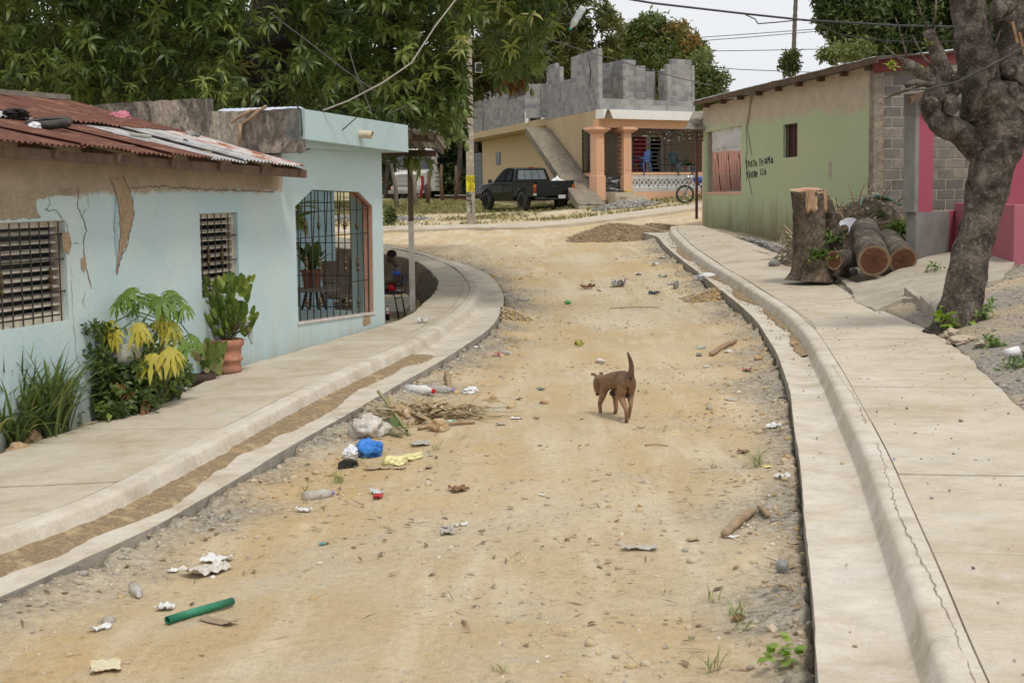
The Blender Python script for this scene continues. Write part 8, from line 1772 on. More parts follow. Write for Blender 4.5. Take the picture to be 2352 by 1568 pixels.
for i, (px, py, R_, dy, nr, yl) in enumerate(((300, 668, .22, -.1, (-.3, -.6, 1), 0), (285, 682, .2, -.2, (-.4, -.8, .8), 0), (370, 690, .25, -.25, (.1, -.7, .9), 0), (405, 685, .2, -.1, (.4, -.6, .8), 0), (345, 680, .18, .05, (0, -.5, 1), 0), (425, 705, .16, -.15, (.6, -.5, .6), 0), (392, 672, .17, 0, (.2, -.4, 1), 0), (320, 700, .15, 0, (-.3, -.4, 1), 0),
    (252, 745, .21, -.2, (-.5, -.8, .7), 1), (268, 765, .17, -.25, (-.3, -.9, .5), 1), (318, 748, .2, -.3, (-.1, -.9, .6), 1), (395, 745, .19, -.2, (.4, -.8, .6), 1), (408, 770, .15, -.1, (.5, -.7, .5), 1), (350, 820, .24, -.3, (0, -.9, .6), 1), (392, 805, .22, -.3, (.3, -.9, .6), 1), (425, 790, .18, -.15, (.6, -.7, .5), 0), (440, 775, .17, -.05, (.5, -.5, .7), 0), (375, 725, .14, -.2, (.1, -.9, .5), 1))):
    c = W(px, py, Yp+dy); lobed(W(px+13-26*(i % 2), py+16, Yp+dy+.06), R_*.6, (nr[0]+.3, nr[1], nr[2]), papy if yl and i % 3 else papg, i+40, .5); lobed(c, R_*.78, nr, papy if yl else papg, i, .55 if yl else .4)
    MB().tube([W(372, 700+min(60, max(0, (py-690)*.6)), Yp), (W(372, 700, Yp)+c)/2+Vector((0, 0, .03)), c], .006, 5).build('leaf_stalk', papg, pap)
# variegated dracaena
dv = W(282, 860, 14.4); dv.z = float(Hz(dv.x, dv.y)); drm = leafmat('striped_leaf', [(0, (.10, .14, .05)), (.5, (.22, .27, .10)), (1, (.44, .44, .2))], .45, .3); dr = thing('dracaena', dv, 'tall plant with narrow cream-striped leaves behind the papaya', 'plant')
P_ = np.array([W(x, y, 14.5) for x, y in ((262,668),(272,690),(284,715),(278,740),(292,760),(285,780),(300,800),(296,825),(305,850),(300,720),(270,800),(310,780))]); scatter('leaves', P_, [rosette(15, .26, .032, (-.5, 1.2), 1.0, seed=i) for i in range(3)], 1., drm, dr, None, .25, 7); MB().tube([dv, W(284, 760, 14.5), W(268, 668, 14.5)], .02, 6).build('stem', woodb, dr)
# vine thicket
vm = leafmat('vine_leaf', [(0, (.05, .075, .03)), (.5, (.10, .145, .045)), (.85, (.17, .23, .06)), (1, (.24, .31, .08))], .45, .3)
vt = bedpt(270, 940); vt.z = float(Hz(vt.x, vt.y)); vine = thing('vine_bush', vt, 'dense dark vine thicket covering the foot of the wall under the papaya', 'plant'); g = np.random.default_rng(44); P_ = []
for cx0, cy0, rx_, ry_, n_, Yd in ((235,775,35,28,70,14.0),(225,830,30,40,90,13.8),(250,890,42,50,190,13.8),(300,870,55,50,200,13.9),(300,930,60,28,170,13.8),(350,900,45,35,130,14.2),(385,880,30,45,90,14.5),(225,700,10,26,24,14.3),(400,850,30,30,60,14.8),(210,755,25,10,30,13.8),(345,780,60,40,50,14.5),(420,865,22,20,50,15.0),(255,940,40,14,60,13.5)):
    for _ in range(int(n_*.72)): a = g.uniform(0, 6.28); r_ = g.random()**.5; P_.append(W(cx0+rx_*r_*math.cos(a), cy0+ry_*r_*math.sin(a), Yd+g.normal(0, .12)))
scatter('leaves', np.array(P_), [rosette(6, .08, .042, (-.5, .9), .7, seed=i, nseg=2) for i in range(4)], 1., vm, vine, None, .6, 8)
for i, pts in enumerate([[(245, 960), (240, 880), (228, 800), (222, 690)], [(330, 950), (335, 880), (345, 800)], [(385, 910), (378, 850), (395, 790)], [(280, 955), (300, 890), (290, 800)]]): MB().tube([W(x, y, 14.0) for x, y in pts], .008, 5).build('stem', woodb, vine)
scatter('dead_leaves', np.array([W(x, y, 13.6) for x, y in ((332, 915), (330, 930), (276, 880), (300, 900))]), [rosette(5, .12, .04, (-1.5, -.8), .3, seed=3)], 1., dead, vine, None, .2, 4)
fl_ = W(290, 818, 13.95); o = MB().lathe((0, 0, 0), [(0, -.15), (.06, -.14), (.1, -.08), (.115, 0), (.1, .08), (.06, .13), (0, .145)], 18).build('plastic_float', plain('grey_plastic', (.42, .42, .36), .4), None, smooth=True, label='oval grey plastic canister half buried in the vines', cat='canister'); o.location = fl_; o.rotation_euler = (.3, R(60), .3)
# purple-leaved plant at the far left, broadleaf herb, rocks
purp = leafmat('purple_leaf', [(0, (.035, .022, .028)), (.6, (.07, .04, .045)), (1, (.06, .09, .03))], .4, .2)
for (px, py, nm_, lab, mat, n_, L_, wd_) in ((15, 940, 'croton', 'dark purple-leaved plant at the extreme left edge', purp, 26, .34, .10), (100, 965, 'ground_herb', 'low green herb between the lemongrass and the rocks', vm, 60, .10, .05), (195, 945, 'broadleaf_herb', 'bright broad-leaved herb at the wall foot left of the vine thicket', papg, 7, .26, .10)):
    c = bedpt(px, py+15); c.z = float(Hz(c.x, c.y))+.05; g = np.random.default_rng(px); P_ = np.array([c+Vector(g.normal(0, 1, 3)*np.array([.18, .12, .1 if n_ < 50 else .06])) for _ in range(n_)]); P_[:, 2] = np.abs(P_[:, 2]-c.z)+c.z
    scatter(nm_, P_, [rosette(6, L_, wd_, (.0, 1.2), .9, seed=3)], 1., mat, None, None, .4, 3, label=lab, cat='plant')
ocr = M('ochre_rock', (.52, .40, .26), (.40, .25, .12), 5, .9, .8, 30, c3=(.6, .52, .42))
for i, (px, py, r_, lab) in enumerate(((30, 1005, .14, 'pale ochre rock at the bottom left of the plant bed, topmost of the group'), (66, 1018, .13, 'rust-stained rock right of the pale one in the plant bed'), (5, 1020, .12, 'ochre rock cut by the left picture edge'), (40, 1038, .10, 'low brown rock at the front of the rock group by the pavement'), (110, 1010, .06, 'small stone at the right end of the rock group'))):
    p = hit(px, py+6, .2); mb = MB(); rock(mb, p+Vector((0, 0, r_*.35)), r_, i+90, (1, .8, .7), 3); mb.build('rock', ocr, None, label=lab, cat='rock', loc=p)
# potted aroid
pp_ = walkpt(522, 855, WALK_L); t = thing('terracotta_pot', pp_, 'large chipped terracotta pot with split-leaved plant against the blue wall', 'potted plant'); tc = M('chipped_terracotta', (.46, .22, .14), (.38, .18, .12), 5, .85, .3, 30, c3=(.22, .20, .19), lo=.45, hi=.72)
MB().lathe((0, 0, 0), [(0, 0), (.14, 0), (.16, .03), (.145, .06), (.15, .12), (.172, .135), (.17, .16), (.155, .17), (.16, .27), (.185, .29), (.19, .35), (.17, .36), (.16, .33), (0, .31)], 22).build('pot', tc, t, smooth=True, local=True)
arm_ = leafmat('aroid_leaf', [(0, (.09, .15, .035)), (.5, (.18, .25, .06)), (1, (.36, .42, .11))], .4, .35); P_ = []; g = np.random.default_rng(6)
def aroid(n_, spread, hts, seed, ls=.62):
    r = random.Random(seed); mb = MB(); tn = []
    for i in range(n_):
        a = r.uniform(0, 6.28); R0 = spread*r.uniform(.2, 1); h_ = r.uniform(*hts); tip = Vector((math.cos(a)*R0, math.sin(a)*R0*.7, .34+h_)); d = Vector((math.cos(a)*.35, math.sin(a)*.35-.1, r.uniform(.3, 1.))).normalized(); sd_ = d.cross(Vector((math.sin(a)*.4, -1, .2))).normalized(); L_ = r.uniform(.16, .26)*ls; vs = []
        for s_, w_ in ((-.25, .16), (-.12, .33), (.1, .30), (.35, .33), (.6, .27), (.85, .16), (1, .01)): q_ = tip+d*L_*s_; wv2 = w_*L_*(1+.15*math.sin(s_*30)); vs += [q_-sd_*wv2, q_+Vector((0, .012, 0)), q_+sd_*wv2]
        mb.add(vs, [(3*i_+c, 3*i_+c+1, 3*i_+c+4, 3*i_+c+3) for i_ in range(6) for c in (0, 1)]); tn += [r.random()]*len(vs)
    return mb, tn
mb, tn = aroid(190, .33, (.06, .66), 3, .44); o = mb.build('leaves', arm_, t, smooth=True, local=True); q_ = o.data.attributes.new('tint', 'FLOAT', 'POINT'); q_.data.foreach_set('value', np.array(tn, np.float32))
mb = MB(); r = random.Random(2)
for i in range(26): a = r.uniform(0, 6.28); mb.tube([(0, 0, .3), (math.cos(a)*.1, math.sin(a)*.08, .42), (math.cos(a)*.27, math.sin(a)*.2, .34+r.uniform(.1, .5))], .006, 4)
mb.build('stalks', papg, t, local=True, kind='stuff'); mb = MB()
for i in range(26): a = r.uniform(-1, 1); mb.tube([(r.uniform(-.1, .1), -.05, .36), (.12+.1*r.random(), -.12*r.random(), .5+.1*r.random()), (.22+.12*r.random(), -.1, .3+.25*r.random())], .003, 3)
mb.build('roots', woodb, t, local=True, kind='stuff')
pc_ = hit(462, 884, .2); pc_.z = float(Hz(pc_.x, pc_.y)); t = thing('caladium_pot', pc_, 'low dark pot with pink and pale green mottled leaves left of the terracotta pot', 'potted plant')
MB().lathe((0, 0, 0), [(0, 0), (.14, 0), (.17, .13), (.15, .13), (0, .1)], 16).build('pot', M('dark_pot', (.08, .05, .04)), t, smooth=True, local=True)
mb, tn = aroid(60, .26, (-.22, .08), 8, .5); o = mb.build('leaves', leafmat('mottled_leaf', [(0, (.10, .18, .04)), (.5, (.24, .30, .10)), (.8, (.45, .44, .22)), (1, (.40, .20, .17))], .45, .35), t, smooth=True, local=True); q_ = o.data.attributes.new('tint', 'FLOAT', 'POINT'); q_.data.foreach_set('value', np.array(tn, np.float32))

# ------------------------------------------------------------------ inside the porch
tb0 = PB.P(722, 735, -1.1); tb0.z = .08; tbl = thing('round_table', tb0, 'round table on dark legs standing inside the barred porch', 'table')
MB().lathe((0, 0, 0), [(0, .60), (.36, .60), (.36, .63), (0, .63)], 24).build('tabletop', woodg, tbl, local=True)
for i in range(4): a = i*1.57+.5; MB().tube([(.1*math.cos(a), .1*math.sin(a), .6), (.28*math.cos(a), .28*math.sin(a), 0)], .02, 6).build('leg', iron, tbl, local=True)
pot(tb0+Vector((-.02, 0, .63)), .15, .26, M('terracotta_pot', (.30, .12, .07)), 'brown flowerpot with rubbery leaves on the porch table', 16, .62, arm_, seed=7)
wc = PB.P(800, 735, -1.35); wc.z = .08; t = thing('rocking_chair', wc, 'dark wicker chair in the shade of the porch', 'chair', rotz=.6); wk = M('dark_wicker', (.045, .035, .03), (.09, .07, .05), 40, .8, .8)
MB().box(-.27, .27, -.25, .25, .36, .42).build('seat', wk, t, local=True, bev=.02); MB().grid(lambda a, b_: Vector((-.27+.54*a, .24+.16*b_-.08*math.sin(a*3.14), .42+.5*b_)), 8, 6).build('backrest', wk, t, smooth=True, local=True)
for sx in (-.25, .25):
    for sy in (-.22, .22): MB().tube([(sx, sy, 0), (sx, sy, .38)], .02, 6).build('leg', wk, t, local=True)
    MB().tube([(sx, -.22, .6), (sx, .26, .62)], .025, 6).build('armrest', wk, t, local=True)
for i, (px, dd_, lab) in enumerate(((790, -1.75, 'brown pot with reddish plant low on the porch floor'), (832, -1.9, 'dark pot with green leaves at the right of the porch floor'))):
    q_ = PB.P(px, 700, dd_); q_.z = .08; pot(q_, .16, .24, M('grey_pot2', (.16, .13, .11)), lab, 16, .3, leafmat('porch_plant', [(0, (.08, .10, .03)), (.7, (.14, .18, .05)), (1, (.25, .08, .06))]) if i == 0 else arm_, seed=20+i)
cp = PB.P(690, 500, -.8); scatter('hanging_leaves', np.array([PB.P(x, y, -.6) for x, y in ((686, 470), (690, 485), (694, 500), (682, 500))]), [rosette(5, .36, .09, (-1.2, .4), .8, seed=4)], 1., arm_, None, None, .2, 5, label='big yellow-green leaves hanging inside the left of the porch opening', cat='plant')
hp = W(962, 395, 24.0); t = thing('hanging_plant', W(950, 375, 23.95), 'long drooping strap leaves of a plant hung on the awning post', 'plant'); scatter('leaves', np.array([W(944, 362, 23.9), W(958, 366, 23.9), W(972, 362, 23.9), W(930, 362, 23.95)]), [rosette(10, .42, .06, (-.7, .5), 1.6, seed=4, nseg=4)], 1., mangom, t, None, .2, 5)
bs = hit(898, 508, .1); scatter('flowering_bush', np.array([W(889+random.uniform(-4, 18), 494+random.uniform(-18, 18), 46) for _ in range(60)]), [rosette(7, .12, .05, (-.4, 1), .6, seed=2)], 1., lite, None, None, .6, 5, label='small flowering bush at the far kerb beside the blue corner', cat='bush')

# ------------------------------------------------------------------ things on the rusty roof
def RP(px, py, dz=.03):
    d = ray(px, py); best = None
    n_ = (roofpt(1, 0)-roofpt(0, 0)).cross(roofpt(0, 1)-roofpt(0, 0)).normalized(); o_ = roofpt(3, .3); t_ = (o_-CAM).dot(n_)/d.dot(n_); return CAM+d*t_+Vector((0, 0, dz))
p = RP(111, 296, .05); o = MB().lathe((0, 0, 0), [(.17, -.03), (.2, -.045), (.235, 0), (.2, .045), (.17, .03)], 26).build('rubber_ring', rubber, None, smooth=True, label='small worn tyre lying flat on the rusty roof', cat='tyre'); o.location = p; o.rotation_euler = (.14, -.05, 0)
bag('plastic_bag', RP(80, 298, .0), .055, wbag, 'small white bag lump beside the tyre on the rusty roof', 41, knot=False)
bag('old_shoe', RP(38, 270, .0), .12, M('black_rag', (.03, .028, .025)), 'crumpled black boot-like rag on the left of the rusty roof', 42, knot=False, cat='rag', sq=(2.0, .9, .45))
bag('pink_cloth', RP(278, 281, .0), .10, M('pink_cloth', (.55, .20, .24), (.45, .15, .19)), 'pink cloth lump where the rusty roof meets the weathered wall', 43, knot=False, cat='cloth', sq=(1.3, .8, .8))
p = RP(442, 322, .0); mb = MB(); rock(mb, p+Vector((0, 0, .05)), .09, 55); mb.build('rock', M('grey_stone', (.3, .29, .27)), None, label='grey stone weighing down the rusty roof near the weathered wall', cat='rock', loc=p)
a_, b_ = RP(300, 320, .05), RP(345, 325, .05); MB().tube([a_, b_], .02, 8).build('brush_handle', M('grey_plastic', (.42, .42, .36)), None, label='grey brush stick with yellow collar on the rusty roof', cat='brush', loc=a_)
bag('old_shoe', RP(424, 332, .0), .06, M('black_rag', (.03, .028, .025)), 'black shoe lying right of the stick on the rusty roof', 44, knot=False, cat='shoe', sq=(1.8, .8, .6))
bag('clod', RP(508, 340, .0), .045, rust, 'rusty lump near the right end of the tin roof', 45, knot=False, cat='lump', sq=(1.6, .8, .6)); 
br_ = thing('fallen_branch', PW.P(609, 250, -.05), 'forked dead branch lying over the weathered parapet', 'branch'); bm_ = M('dry_branch', (.40, .29, .18))
for pts in ([(612, 244), (600, 252), (575, 254), (550, 258)], [(596, 252), (575, 272), (556, 284), (546, 290)], [(552, 284), (551, 310), (551, 336)], [(575, 255), (560, 262), (532, 282)]): MB().tube([PW.P(x, y, .05) for x, y in pts], [.022, .018, .013, .008][:len(pts)], 6).build('branchlet', bm_, br_, smooth=True)
u0_, u1_ = PW.uz(476, 255)[0], PW.uz(655, 255)[0]; zt_ = PW.uz(560, 251)[1]
mb = MB(); mb.grid(lambda a, b_: PW.pt(u0_+(u1_-u0_)*a, zt_-.02+.05*math.sin(b_*3.1)+.012*math.sin(a*80), -.18-.5*b_), 90, 5); mb.build('tarp', M('pale_blue_tarp', (.45, .55, .68), (.60, .60, .66), 4, .5, .2), None, smooth=True, label='pale blue corrugated plastic sheet peeping over the weathered parapet', cat='tarp', loc=PW.pt(u0_, zt_, -.3))

# ------------------------------------------------------------------ litter
def sheet(name, px, py, wpx, mat, label, seed, asp=.6, amp=.25, cat='litter', rot=None, fn=None, offz=None, curl=.15):
    p = on(px, py, fn) if offz is None else walkpt(px, py, offz); w_ = wpx/F*p.y; r = random.Random(seed); o_ = Vector((seed*1.3, seed*.7, 0)); rz = r.uniform(0, 6.28) if rot is None else rot; cz, sz_ = math.cos(rz), math.sin(rz); mb = MB()
    def f(a, b_):
        u, v = (a-.5)*w_*(1+.25*mnoise.noise(Vector((b_*3, 0, seed)))), (b_-.5)*w_*asp*1.35*(1+.3*mnoise.noise(Vector((a*3, 5, seed)))); z = abs(mnoise.noise(Vector((a*3, b_*3, 0))+o_))*amp*w_+.5*amp*w_*abs(mnoise.noise(Vector((a*8, b_*8, 0))+o_))+curl*w_*max(0, abs(a-.5)*2-.6)
        return p+Vector((u*cz-v*sz_, u*sz_+v*cz, z+.006))
    mb.grid(f, 14, 10); o = mb.build(name, mat, None, smooth=(seed % 2 == 0), label=label, cat=cat, loc=p); return o
def fbottle(px, py, L_, mat, capm, label, rz, offz=None, squash=.6):
    p = on(px, py); t = thing('plastic_bottle', p+Vector((0, 0, .028)), label, 'bottle', rot=(R(90), 0, rz)); r = L_*.16
    MB().lathe((0, 0, 0), [(0, -L_/2), (r, -L_*.48), (r*1.05, -L_*.2), (r*.85, -L_*.1), (r, 0), (r*1.02, L_*.2), (r*.4, L_*.4), (r*.4, L_*.45)], 12).build('bottle_body', mat, t, smooth=True, local=True)
    MB().lathe((0, 0, 0), [(r*.45, L_*.43), (r*.45, L_*.5), (0, L_*.5)], 8).build('cap', capm, t, local=True)
Wm = M('white_scrap', (.72, .72, .71), (.60, .59, .57), 9, .5, .3); Cm = M('film_plastic', (.62, .58, .52), (.50, .45, .38), 6, .35, .3, c3=(.7, .68, .65)); Ym = M('yellow_film', (.66, .60, .24), (.72, .68, .40), 6, .4, .3); Bm = M('blue_film', (.03, .16, .55), (.05, .24, .66), 8, .35, .4)
brl = M('brown_leaf', (.25, .13, .075), (.17, .09, .055), 9, .8, .3); Gm = M('grey_film', (.46, .43, .39), (.36, .33, .29), 8, .5, .3); RSm = M('red_silver_wrapper', (.50, .03, .04), (.60, .58, .57), 7, .35, .2, lo=.45, hi=.52); BWm = M('black_white_cloth', (.03, .03, .04), (.6, .6, .6), 26, .9, .1, lo=.49, hi=.51); crd = M('cardboard', (.40, .31, .20), (.32, .24, .15), 6, .9)
a_, b_ = on(384, 1440), on(534, 1388); dz = Vector((0, 0, .028))
mb = MB(); ax = (b_-a_).normalized(); mb.lathe(a_+dz, [(.017, .01), (.021, 0), (.023, (b_-a_).length*.5), (.021, (b_-a_).length), (.016, (b_-a_).length-.01), (.016, .01)], 14, ax); mb.build('green_pipe', M('green_pvc', (.025, .19, .10), (.04, .24, .14), 6, .5, .1), None, smooth=True, label='length of green plastic pipe lying on the road at the lower left', cat='pipe', loc=a_)
L_ = [('plastic_sheet',475,1312,110,Cm,'large torn clear plastic film near the left bank, in front',.5,.22),('plastic_sheet',500,1284,70,Wm,'smaller cloudy film lying just above the large torn one',.5,.2),('paper_scrap',398,1312,24,Wm,'tiny white scrap left of the large torn film',.7,.3),('paper_scrap',380,1398,40,Wm,'crumpled white tissue just above the green pipe',.7,.5),('paper_scrap',232,1448,52,Wm,'folded white paper left of the green pipe',.35,.3),
('wrapper',243,1536,84,M('cream_orange_wrapper',(.58,.53,.36),(.58,.30,.12),5,.6,lo=.52,hi=.6),'cream and orange wrapper at the bottom left corner',.6,.15),('wrapper',865,1136,40,M('silver_wrapper',(.6,.6,.6),rough=.3),'silver half of a torn wrapper in the left middle of the road',.4,.3),('wrapper',868,1148,30,plain('red_foil',(.5,.03,.04),.3),'red half of the torn wrapper below the silver one',.5,.4),
('paper_scrap',698,1178,36,Wm,'white scrap below the crushed bottle at the left edge',.4,.3),('dry_leaf',1053,1131,40,brl,'curled brown leaf in the middle-left of the road',.7,.4),('paper_scrap',1187,961,28,Wm,'small white card just right of the debris pile',.45,.15),('paper_scrap',1232,960,14,brl,'tiny brown scrap beside the white card',.6,.3),('old_rag',1028,1227,66,Gm,'grey sock-like rag on the near road, left of centre',.35,.25),('paper_scrap',1056,1206,44,Wm,'thin cream strip above the grey sock-like rag',.2,.2),
('flat_sandal',1469,1265,84,Gm,'flattened grey sandal sole on the road below the dog',.24,.12),('plastic_bag',1777,988,36,Wm,'white bag scrap by the right gutter, beyond the grass tuft',.5,.5),('paper_scrap',1797,1121,34,Wm,'white crumpled scrap against the right bank, in front of the grass tuft',.5,.4),('dry_leaf',1706,1049,24,brl,'round brown leaf above the bushiest grass tuft',.8,.3),('dry_leaf',1696,1425,36,brl,'brown leaf lying in grass at the lower right',.5,.3),('wrapper',1764,1096,16,M('yellow_white_wrapper',(.7,.62,.1),(.7,.7,.7),20,lo=.48,hi=.52),'white and yellow scrap touching the bushiest grass tuft',.7,.3),
('banana_peel',1331,793,36,M('banana_peel',(.45,.40,.08),(.25,.26,.05),8),'yellow banana peel on the road beyond the dog',.25,.5),('patterned_cloth',1421,657,30,BWm,'crumpled black and white patterned cloth far up the road',.6,.8),('dark_rag',1502,678,26,M('dark_blue_rag',(.04,.08,.12)),'dark blue rag right of the patterned cloth',.3,.4),('green_wrapper',1304,697,12,M('bright_green_film',(.06,.42,.08)),'bright green bag scrap on the road left of the patterned cloth',.9,1.),('paper_scrap',1539,655,14,Wm,'small white scrap left of the upright grey stone',.7,.5),
('wrapper',1716,859,28,RSm,'red and silver wrapper near the right gutter level with the dog',.5,.4),('paper_scrap',1671,813,22,Wm,'triangular white paper right of the cracked branch',.4,.2),('paper_scrap',1620,846,18,Wm,'white scrap on the road right of the dog tail',.5,.2),('blue_scrap',1612,805,22,M('pale_blue_film',(.35,.50,.58)),'pale blue netting scrap beside the cracked branch',.4,.3),('newspaper',1680,925,32,Gm,'grey newspaper strip on the road right of the dog',.2,.2),
('wrapper',1143,822,30,RSm,'red wrapper near the left gutter at the start of the bend',.4,.3),('paper_scrap',1098,812,18,Wm,'white scrap left of the red wrapper by the bend',.5,.4),('paper_scrap',1160,683,26,Gm,'grey film scrap at the foot of the left bend',.5,.3),('wrapper',1132,640,16,M('orange_scrap',(.5,.3,.05)),'orange leaf-like scrap at the outer tip of the left bend',.3,.3),('plastic_sheet',1350,664,30,brl,'brown leaf heap by the patterned cloth',.5,.6),('plastic_sheet',1242,894,24,M('slate_rag',(.16,.2,.2)),'slate coloured rag on the road left of the dog head',.4,.3),('dry_leaf',1192,918,22,brl,'dark flat leaf above the white card',.3,.2),
('paper_scrap',1378,668-4,14,Wm,'white scrap beside the brown leaf heap',.5,.4),('plastic_sheet',1468,632,24,Wm,'cloudy film far up the road near the right gutter',.4,.3),('paper_scrap',1520,597,16,Wm,'white scrap just below the dirt mound on the right',.4,.3),('plastic_sheet',1522,640,22,M('pale_green_film',(.38,.52,.42)),'pale green film by the right gutter far up the road',.4,.3),('paper_scrap',1505,612,18,Wm,'white scrap amid brown leaves against the right gutter',.6,.5),
('teal_scrap',739,1251,14,M('teal_scrap',(.05,.35,.36)),'teal scrap on the near road left of centre',.8,.4),('dry_leaf',500,1428,100,M('dark_brown_strip',(.26,.19,.13),(.32,.24,.16),6,.95),'flat dark brown strip lying right of the green pipe',.25,.04),('dry_leaf',1592,1251,28,crd,'round tan husk right of the flattened sandal',.7,.15),('cardboard_scrap',1680,1251,34,Wm,'scatter of white chips under the broken stick',.5,.2),('paper_scrap',1246,1140,22,Wm,'pale strip on the road left of centre',.3,.1),('plastic_sheet',965,1022,40,Gm,'grey glassy film right of the blue bag',.6,.3),('plastic_sheet',1150,1018-40,22,Gm,'grey scrap at the right end of the debris pile',.5,.3),  # strip by the green pipe: thin flat piece in darker brown
('cardboard_scrap',870,1082,60,crd,'long tan cardboard strip below the blue bag',.25,.15),('cardboard_scrap',985,1076,36,crd,'short cardboard strip right of the yellow bag',.3,.15),('cardboard_scrap',917,1080,26,crd,'square card piece under the yellow bag',.6,.2),('wrapper',1030,975,34,M('green_white_wrapper',(.08,.35,.2),(.65,.65,.62),14,lo=.45,hi=.5),'green and white packet by the lower stone of the debris pile',.4,.2)]
for i, (nm_, px, py, wp, mt, lab, asp, amp) in enumerate(L_): sheet(nm_, px, py, wp, mt, lab, i+1, asp, amp)
sheet('tissue', 972, 740, 26, Wm, 'white tissue lying on the left pavement bend', 61, .6, .5, offz=WALK_L); sheet('blue_scrap', 2054, 1056, 8, Bm, 'tiny blue scrap in the joint of the right pavement', 62, .7, .5, offz=WALK_R)
clearb = M('clear_bottle', (.58, .58, .55), (.5, .46, .42), 8, .15, .1, spec=.7, alpha=.6)
fbottle(313, 1363, .20, clearb, plain('clear_cap', (.6, .6, .6)), 'crushed clear bottle left of the white tissue', .4); fbottle(733, 1146, .24, clearb, M('violet_cap', (.3, .25, .5)), 'clear bottle with violet band at the left edge of the road', 2.2)
fbottle(1608, 685, .22, clearb, plain('clear_cap', (.6, .6, .6)), 'clear bottle on the ochre spill below the white bag', 1.7); fbottle(1160, 818, .20, clearb, plain('clear_cap', (.6, .6, .6)), 'round clear bottle beside the red wrapper', .9); fbottle(1202, 692, .22, clearb, plain('green_cap', (.02, .30, .20)), 'clear bottle with a green cap near the left bend', 1.3)
fbottle(965, 915, .34, M('white_bottle', (.7, .69, .66)), plain('red_cap', (.5, .02, .02)), 'long white bottle on top of the debris pile', 1.1); fbottle(1012, 908, .30, clearb, M('violet_cap', (.3, .25, .5)), 'clear tube-like bottle with violet cap below the gutter', 1.2)
bag('blue_bag', on(850, 1046), .115, Bm, 'bright blue plastic bag in the debris at the left gutter', 5, knot=False, sq=(1.2, .9, .75)); bag('grey_bag', on(842, 1022)+Vector((0, .25, 0)), .165, Cm, 'large translucent beige bag behind the blue bag', 6, knot=False, sq=(1, .8, .75)); bag('white_bag', on(806, 1054), .07, wbag, 'small white bag left of the blue bag', 7)
bag('yellow_bag', on(905, 1068), .09, Ym, 'pale yellow plastic bag lying flat below the blue bag', 8, knot=False, sq=(1.3, .9, .45)); bag('yellow_bag', on(945, 1055), .085, Ym, 'brighter yellow bag end right of the pale yellow bag', 9, knot=False, sq=(1.5, .7, .4)); bag('black_sock', on(800, 1074), .055, M('black_rag', (.03, .028, .025)), 'black sock-like rag left of the yellow bags', 10, knot=False, cat='rag', sq=(1.4, .8, .8))
bag('white_bag', on(1612, 655)+Vector((.1, 0, .05)), .17, wbag, 'long white plastic bag slumped over the right gutter edge', 11, knot=False, sq=(1.7, .7, .5)); bag('rag_heap', hit(2205, 790, .0, Vv), .12, M('beige_rag', (.48, .40, .30), (.38, .31, .23)), 'heap of beige rags below the bright seedling', 12, knot=False, cat='rag', sq=(1.5, 1, .5)); bag('rag_heap', hit(2185, 773, .0, Vv), .10, M('beige_rag', (.48, .40, .30)), 'rag with green lining at the pavement edge by the seedling', 13, knot=False, cat='rag', sq=(1.4, .8, .6)); bag('rag_heap', hit(2258, 795, .0, Vv), .08, M('beige_rag', (.48, .40, .30)), 'crumpled pale rag right of the rag heap', 14, knot=False, cat='rag', sq=(1.8, .7, .5))
bag('foam_tray', on(1081, 905), .085, M('white_foam', (.78, .78, .77)), 'white foam food box right of the debris pile', 15, knot=False, cat='food box', sq=(1.2, .9, .45))
cp_ = hit(2322, 822, .0, Vv); o = MB().lathe((0, 0, 0), [(0, 0), (.04, 0), (.055, .14), (.05, .14), (.037, .01)], 16).build('plastic_cup', M('white_foam', (.78, .78, .77)), None, smooth=True, label='white plastic cup lying on the gravel at the right edge', cat='cup'); o.location = cp_+Vector((-.06, 0, .05)); o.rotation_euler = (0, R(85), .2)
for i, (px, py, r_, sq_, lab, mt) in enumerate(((1006, 947, .10, (1.1, .8, .7), 'rounded beige stone at the top of the debris pile', ocr), (1008, 990, .09, (1.1, .8, .7), 'ochre stone at the front of the debris pile', ocr), (930, 972, .17, (1.5, .6, .5), 'long pale slab stone in the middle of the debris pile', ocr), (1378, 834, .055, (1.1, .8, .6), 'white stone on the road ahead of the dog', M('white_stone', (.62, .58, .5))), (1552, 665, .085, (.8, .5, 1.1), 'upright grey stone at the right edge of the road', M('grey_stone', (.3, .29, .27))), (1606, 818, .045, (1, .8, .6), 'round grey stone left of the cracked branch', M('grey_stone', (.3, .29, .27))), (1798, 1330, .05, (.7, .6, 1.), 'grey stone on the right bank near the front', M('grey_stone', (.3, .29, .27))), (1251, 925, .04, (1.2, .8, .6), 'flat pinkish stone on the road left of the dog', ocr), (1743, 789+45, .06, (1, .8, .6), 'ochre stone near the right gutter behind the red and silver wrapper', ocr), (1823, 793, .05, (1.2, .8, .6), 'pale stone lying in the right gutter', ocr), (200, 1310, .09, (1, .8, .7), 'ochre lump on the left bank at the front', ocr), (1133, 920, .035, (1, .8, .7), 'small grey stone right of the food box', ocr))):
    p = on(px, py) if i != 9 else walkpt(px, py, GUT_R); mb = MB(); rock(mb, p+Vector((0, 0, r_*sq_[2]*.6)), r_, i+120, sq_, 3); mb.build('stone', mt, None, label=lab, cat='stone', loc=p)
stk = M('dry_branch', (.40, .29, .18))
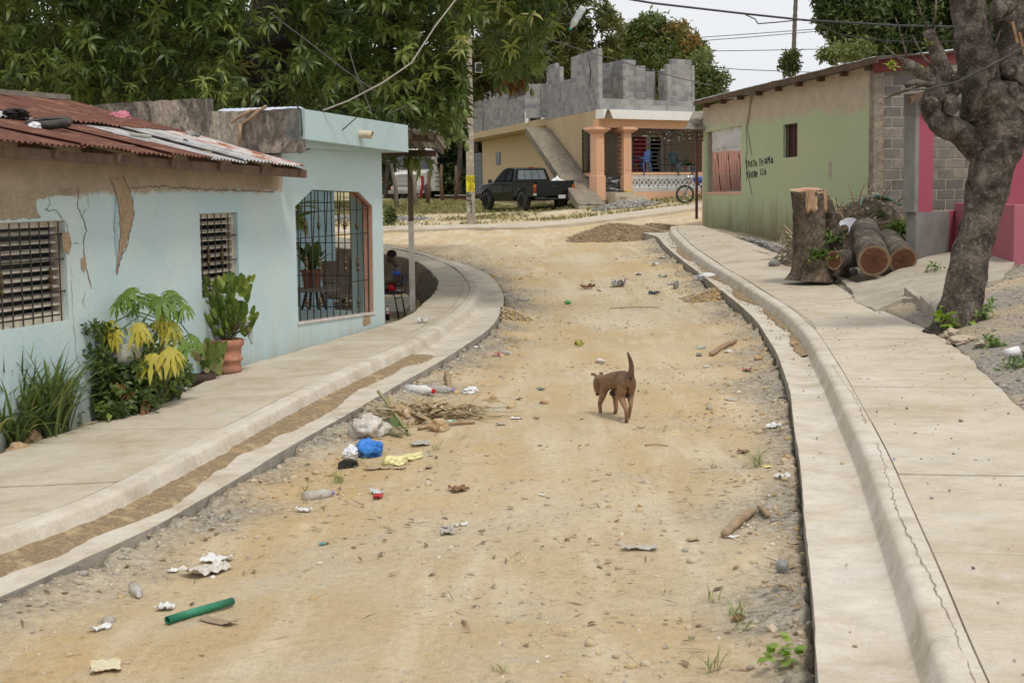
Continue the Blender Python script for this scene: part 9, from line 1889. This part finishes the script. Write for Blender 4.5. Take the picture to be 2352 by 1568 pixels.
for i, (x0, y0, x1, y1, r_, lab) in enumerate(((1665, 1252, 1731, 1190, .028, 'thick broken stick on the right side of the road'), (1745, 1180, 1764, 1210, .020, 'short stick right of the thick broken stick'), (1634, 819, 1690, 790, .032, 'cracked branch near the right gutter'), (1560, 690, 1612, 678, .010, 'thin stick above the clear bottle on the right'), (1400, 708, 1512, 706, .008, 'long thin twig across the middle of the road'), (1062, 1420, 1075, 1442, .008, 'forked twig at the bottom centre-left'), (1135, 730, 1180, 728, .02, 'dark broken stick near the left bend'), (872, 914, 925, 968, .030, 'green banana stalk leaning on the left bank'), (870, 950, 940, 1005, .016, 'thin green stalk crossing the debris pile'), (960, 990, 1090, 975, .018, 'long dry stalk at the foot of the debris pile'), (1000, 955, 1100, 940, .012, 'dry strip pointing right out of the debris pile'), (1026, 875, 1033, 905, .03, 'short upright plank below the left gutter'), (1480, 1040-17, 1535, 1024, .006, 'thin straight twig on the road right below the dog'))):
    a_, b_ = on(x0, y0), on(x1, y1); a_.z += r_+(.12 if i in (7, 8) else 0); b_.z += r_; mb = MB(); gnarly(mb, [a_, a_.lerp(b_, .5)+Vector((0, .01, .01)), b_], [r_, r_*1.05, r_*.8], 8, .2, 8, i, .05); mb.build('stick', stk if i not in (7, 8) else M('green_stalk', (.24, .26, .10), (.3, .27, .13)), None, smooth=True, label=lab, cat='stick', loc=a_)
g = np.random.default_rng(70); q0, q1 = on(905, 965), on(1080, 955); P_ = [q0.lerp(q1, g.random()**1.2)+Vector((g.normal(0, .1), g.normal(0, .16), 0)) for _ in range(230)]; P_ = np.array([(p.x, p.y, float(Hz(p.x, p.y))+g.uniform(.01, .09)) for p in P_])
scatter('dry_stalks', P_, [leaf(.55, .022, 0, .05, .15, nseg=3), leaf(.4, .03, 0, .15, .4, nseg=3), leaf(.25, .05, 0, .2, .8, nseg=3)], 1., leafmat('straw', [(0, (.26, .18, .10)), (.5, (.44, .34, .2)), (1, (.58, .50, .34))], .8, .15), None, None, .16, 71, kind='stuff', label='tangle of dry banana strips spread out from the left bank', cat='plant waste')
p = on(900, 1005); scatter('green_leaf', np.array([p+Vector((0, 0, .06))]), [rosette(3, .3, .11, (-.1, .4), .4, seed=5)], 1., arm_, None, None, .1, 3, label='broad green leaf right of the beige bag', cat='leaf')
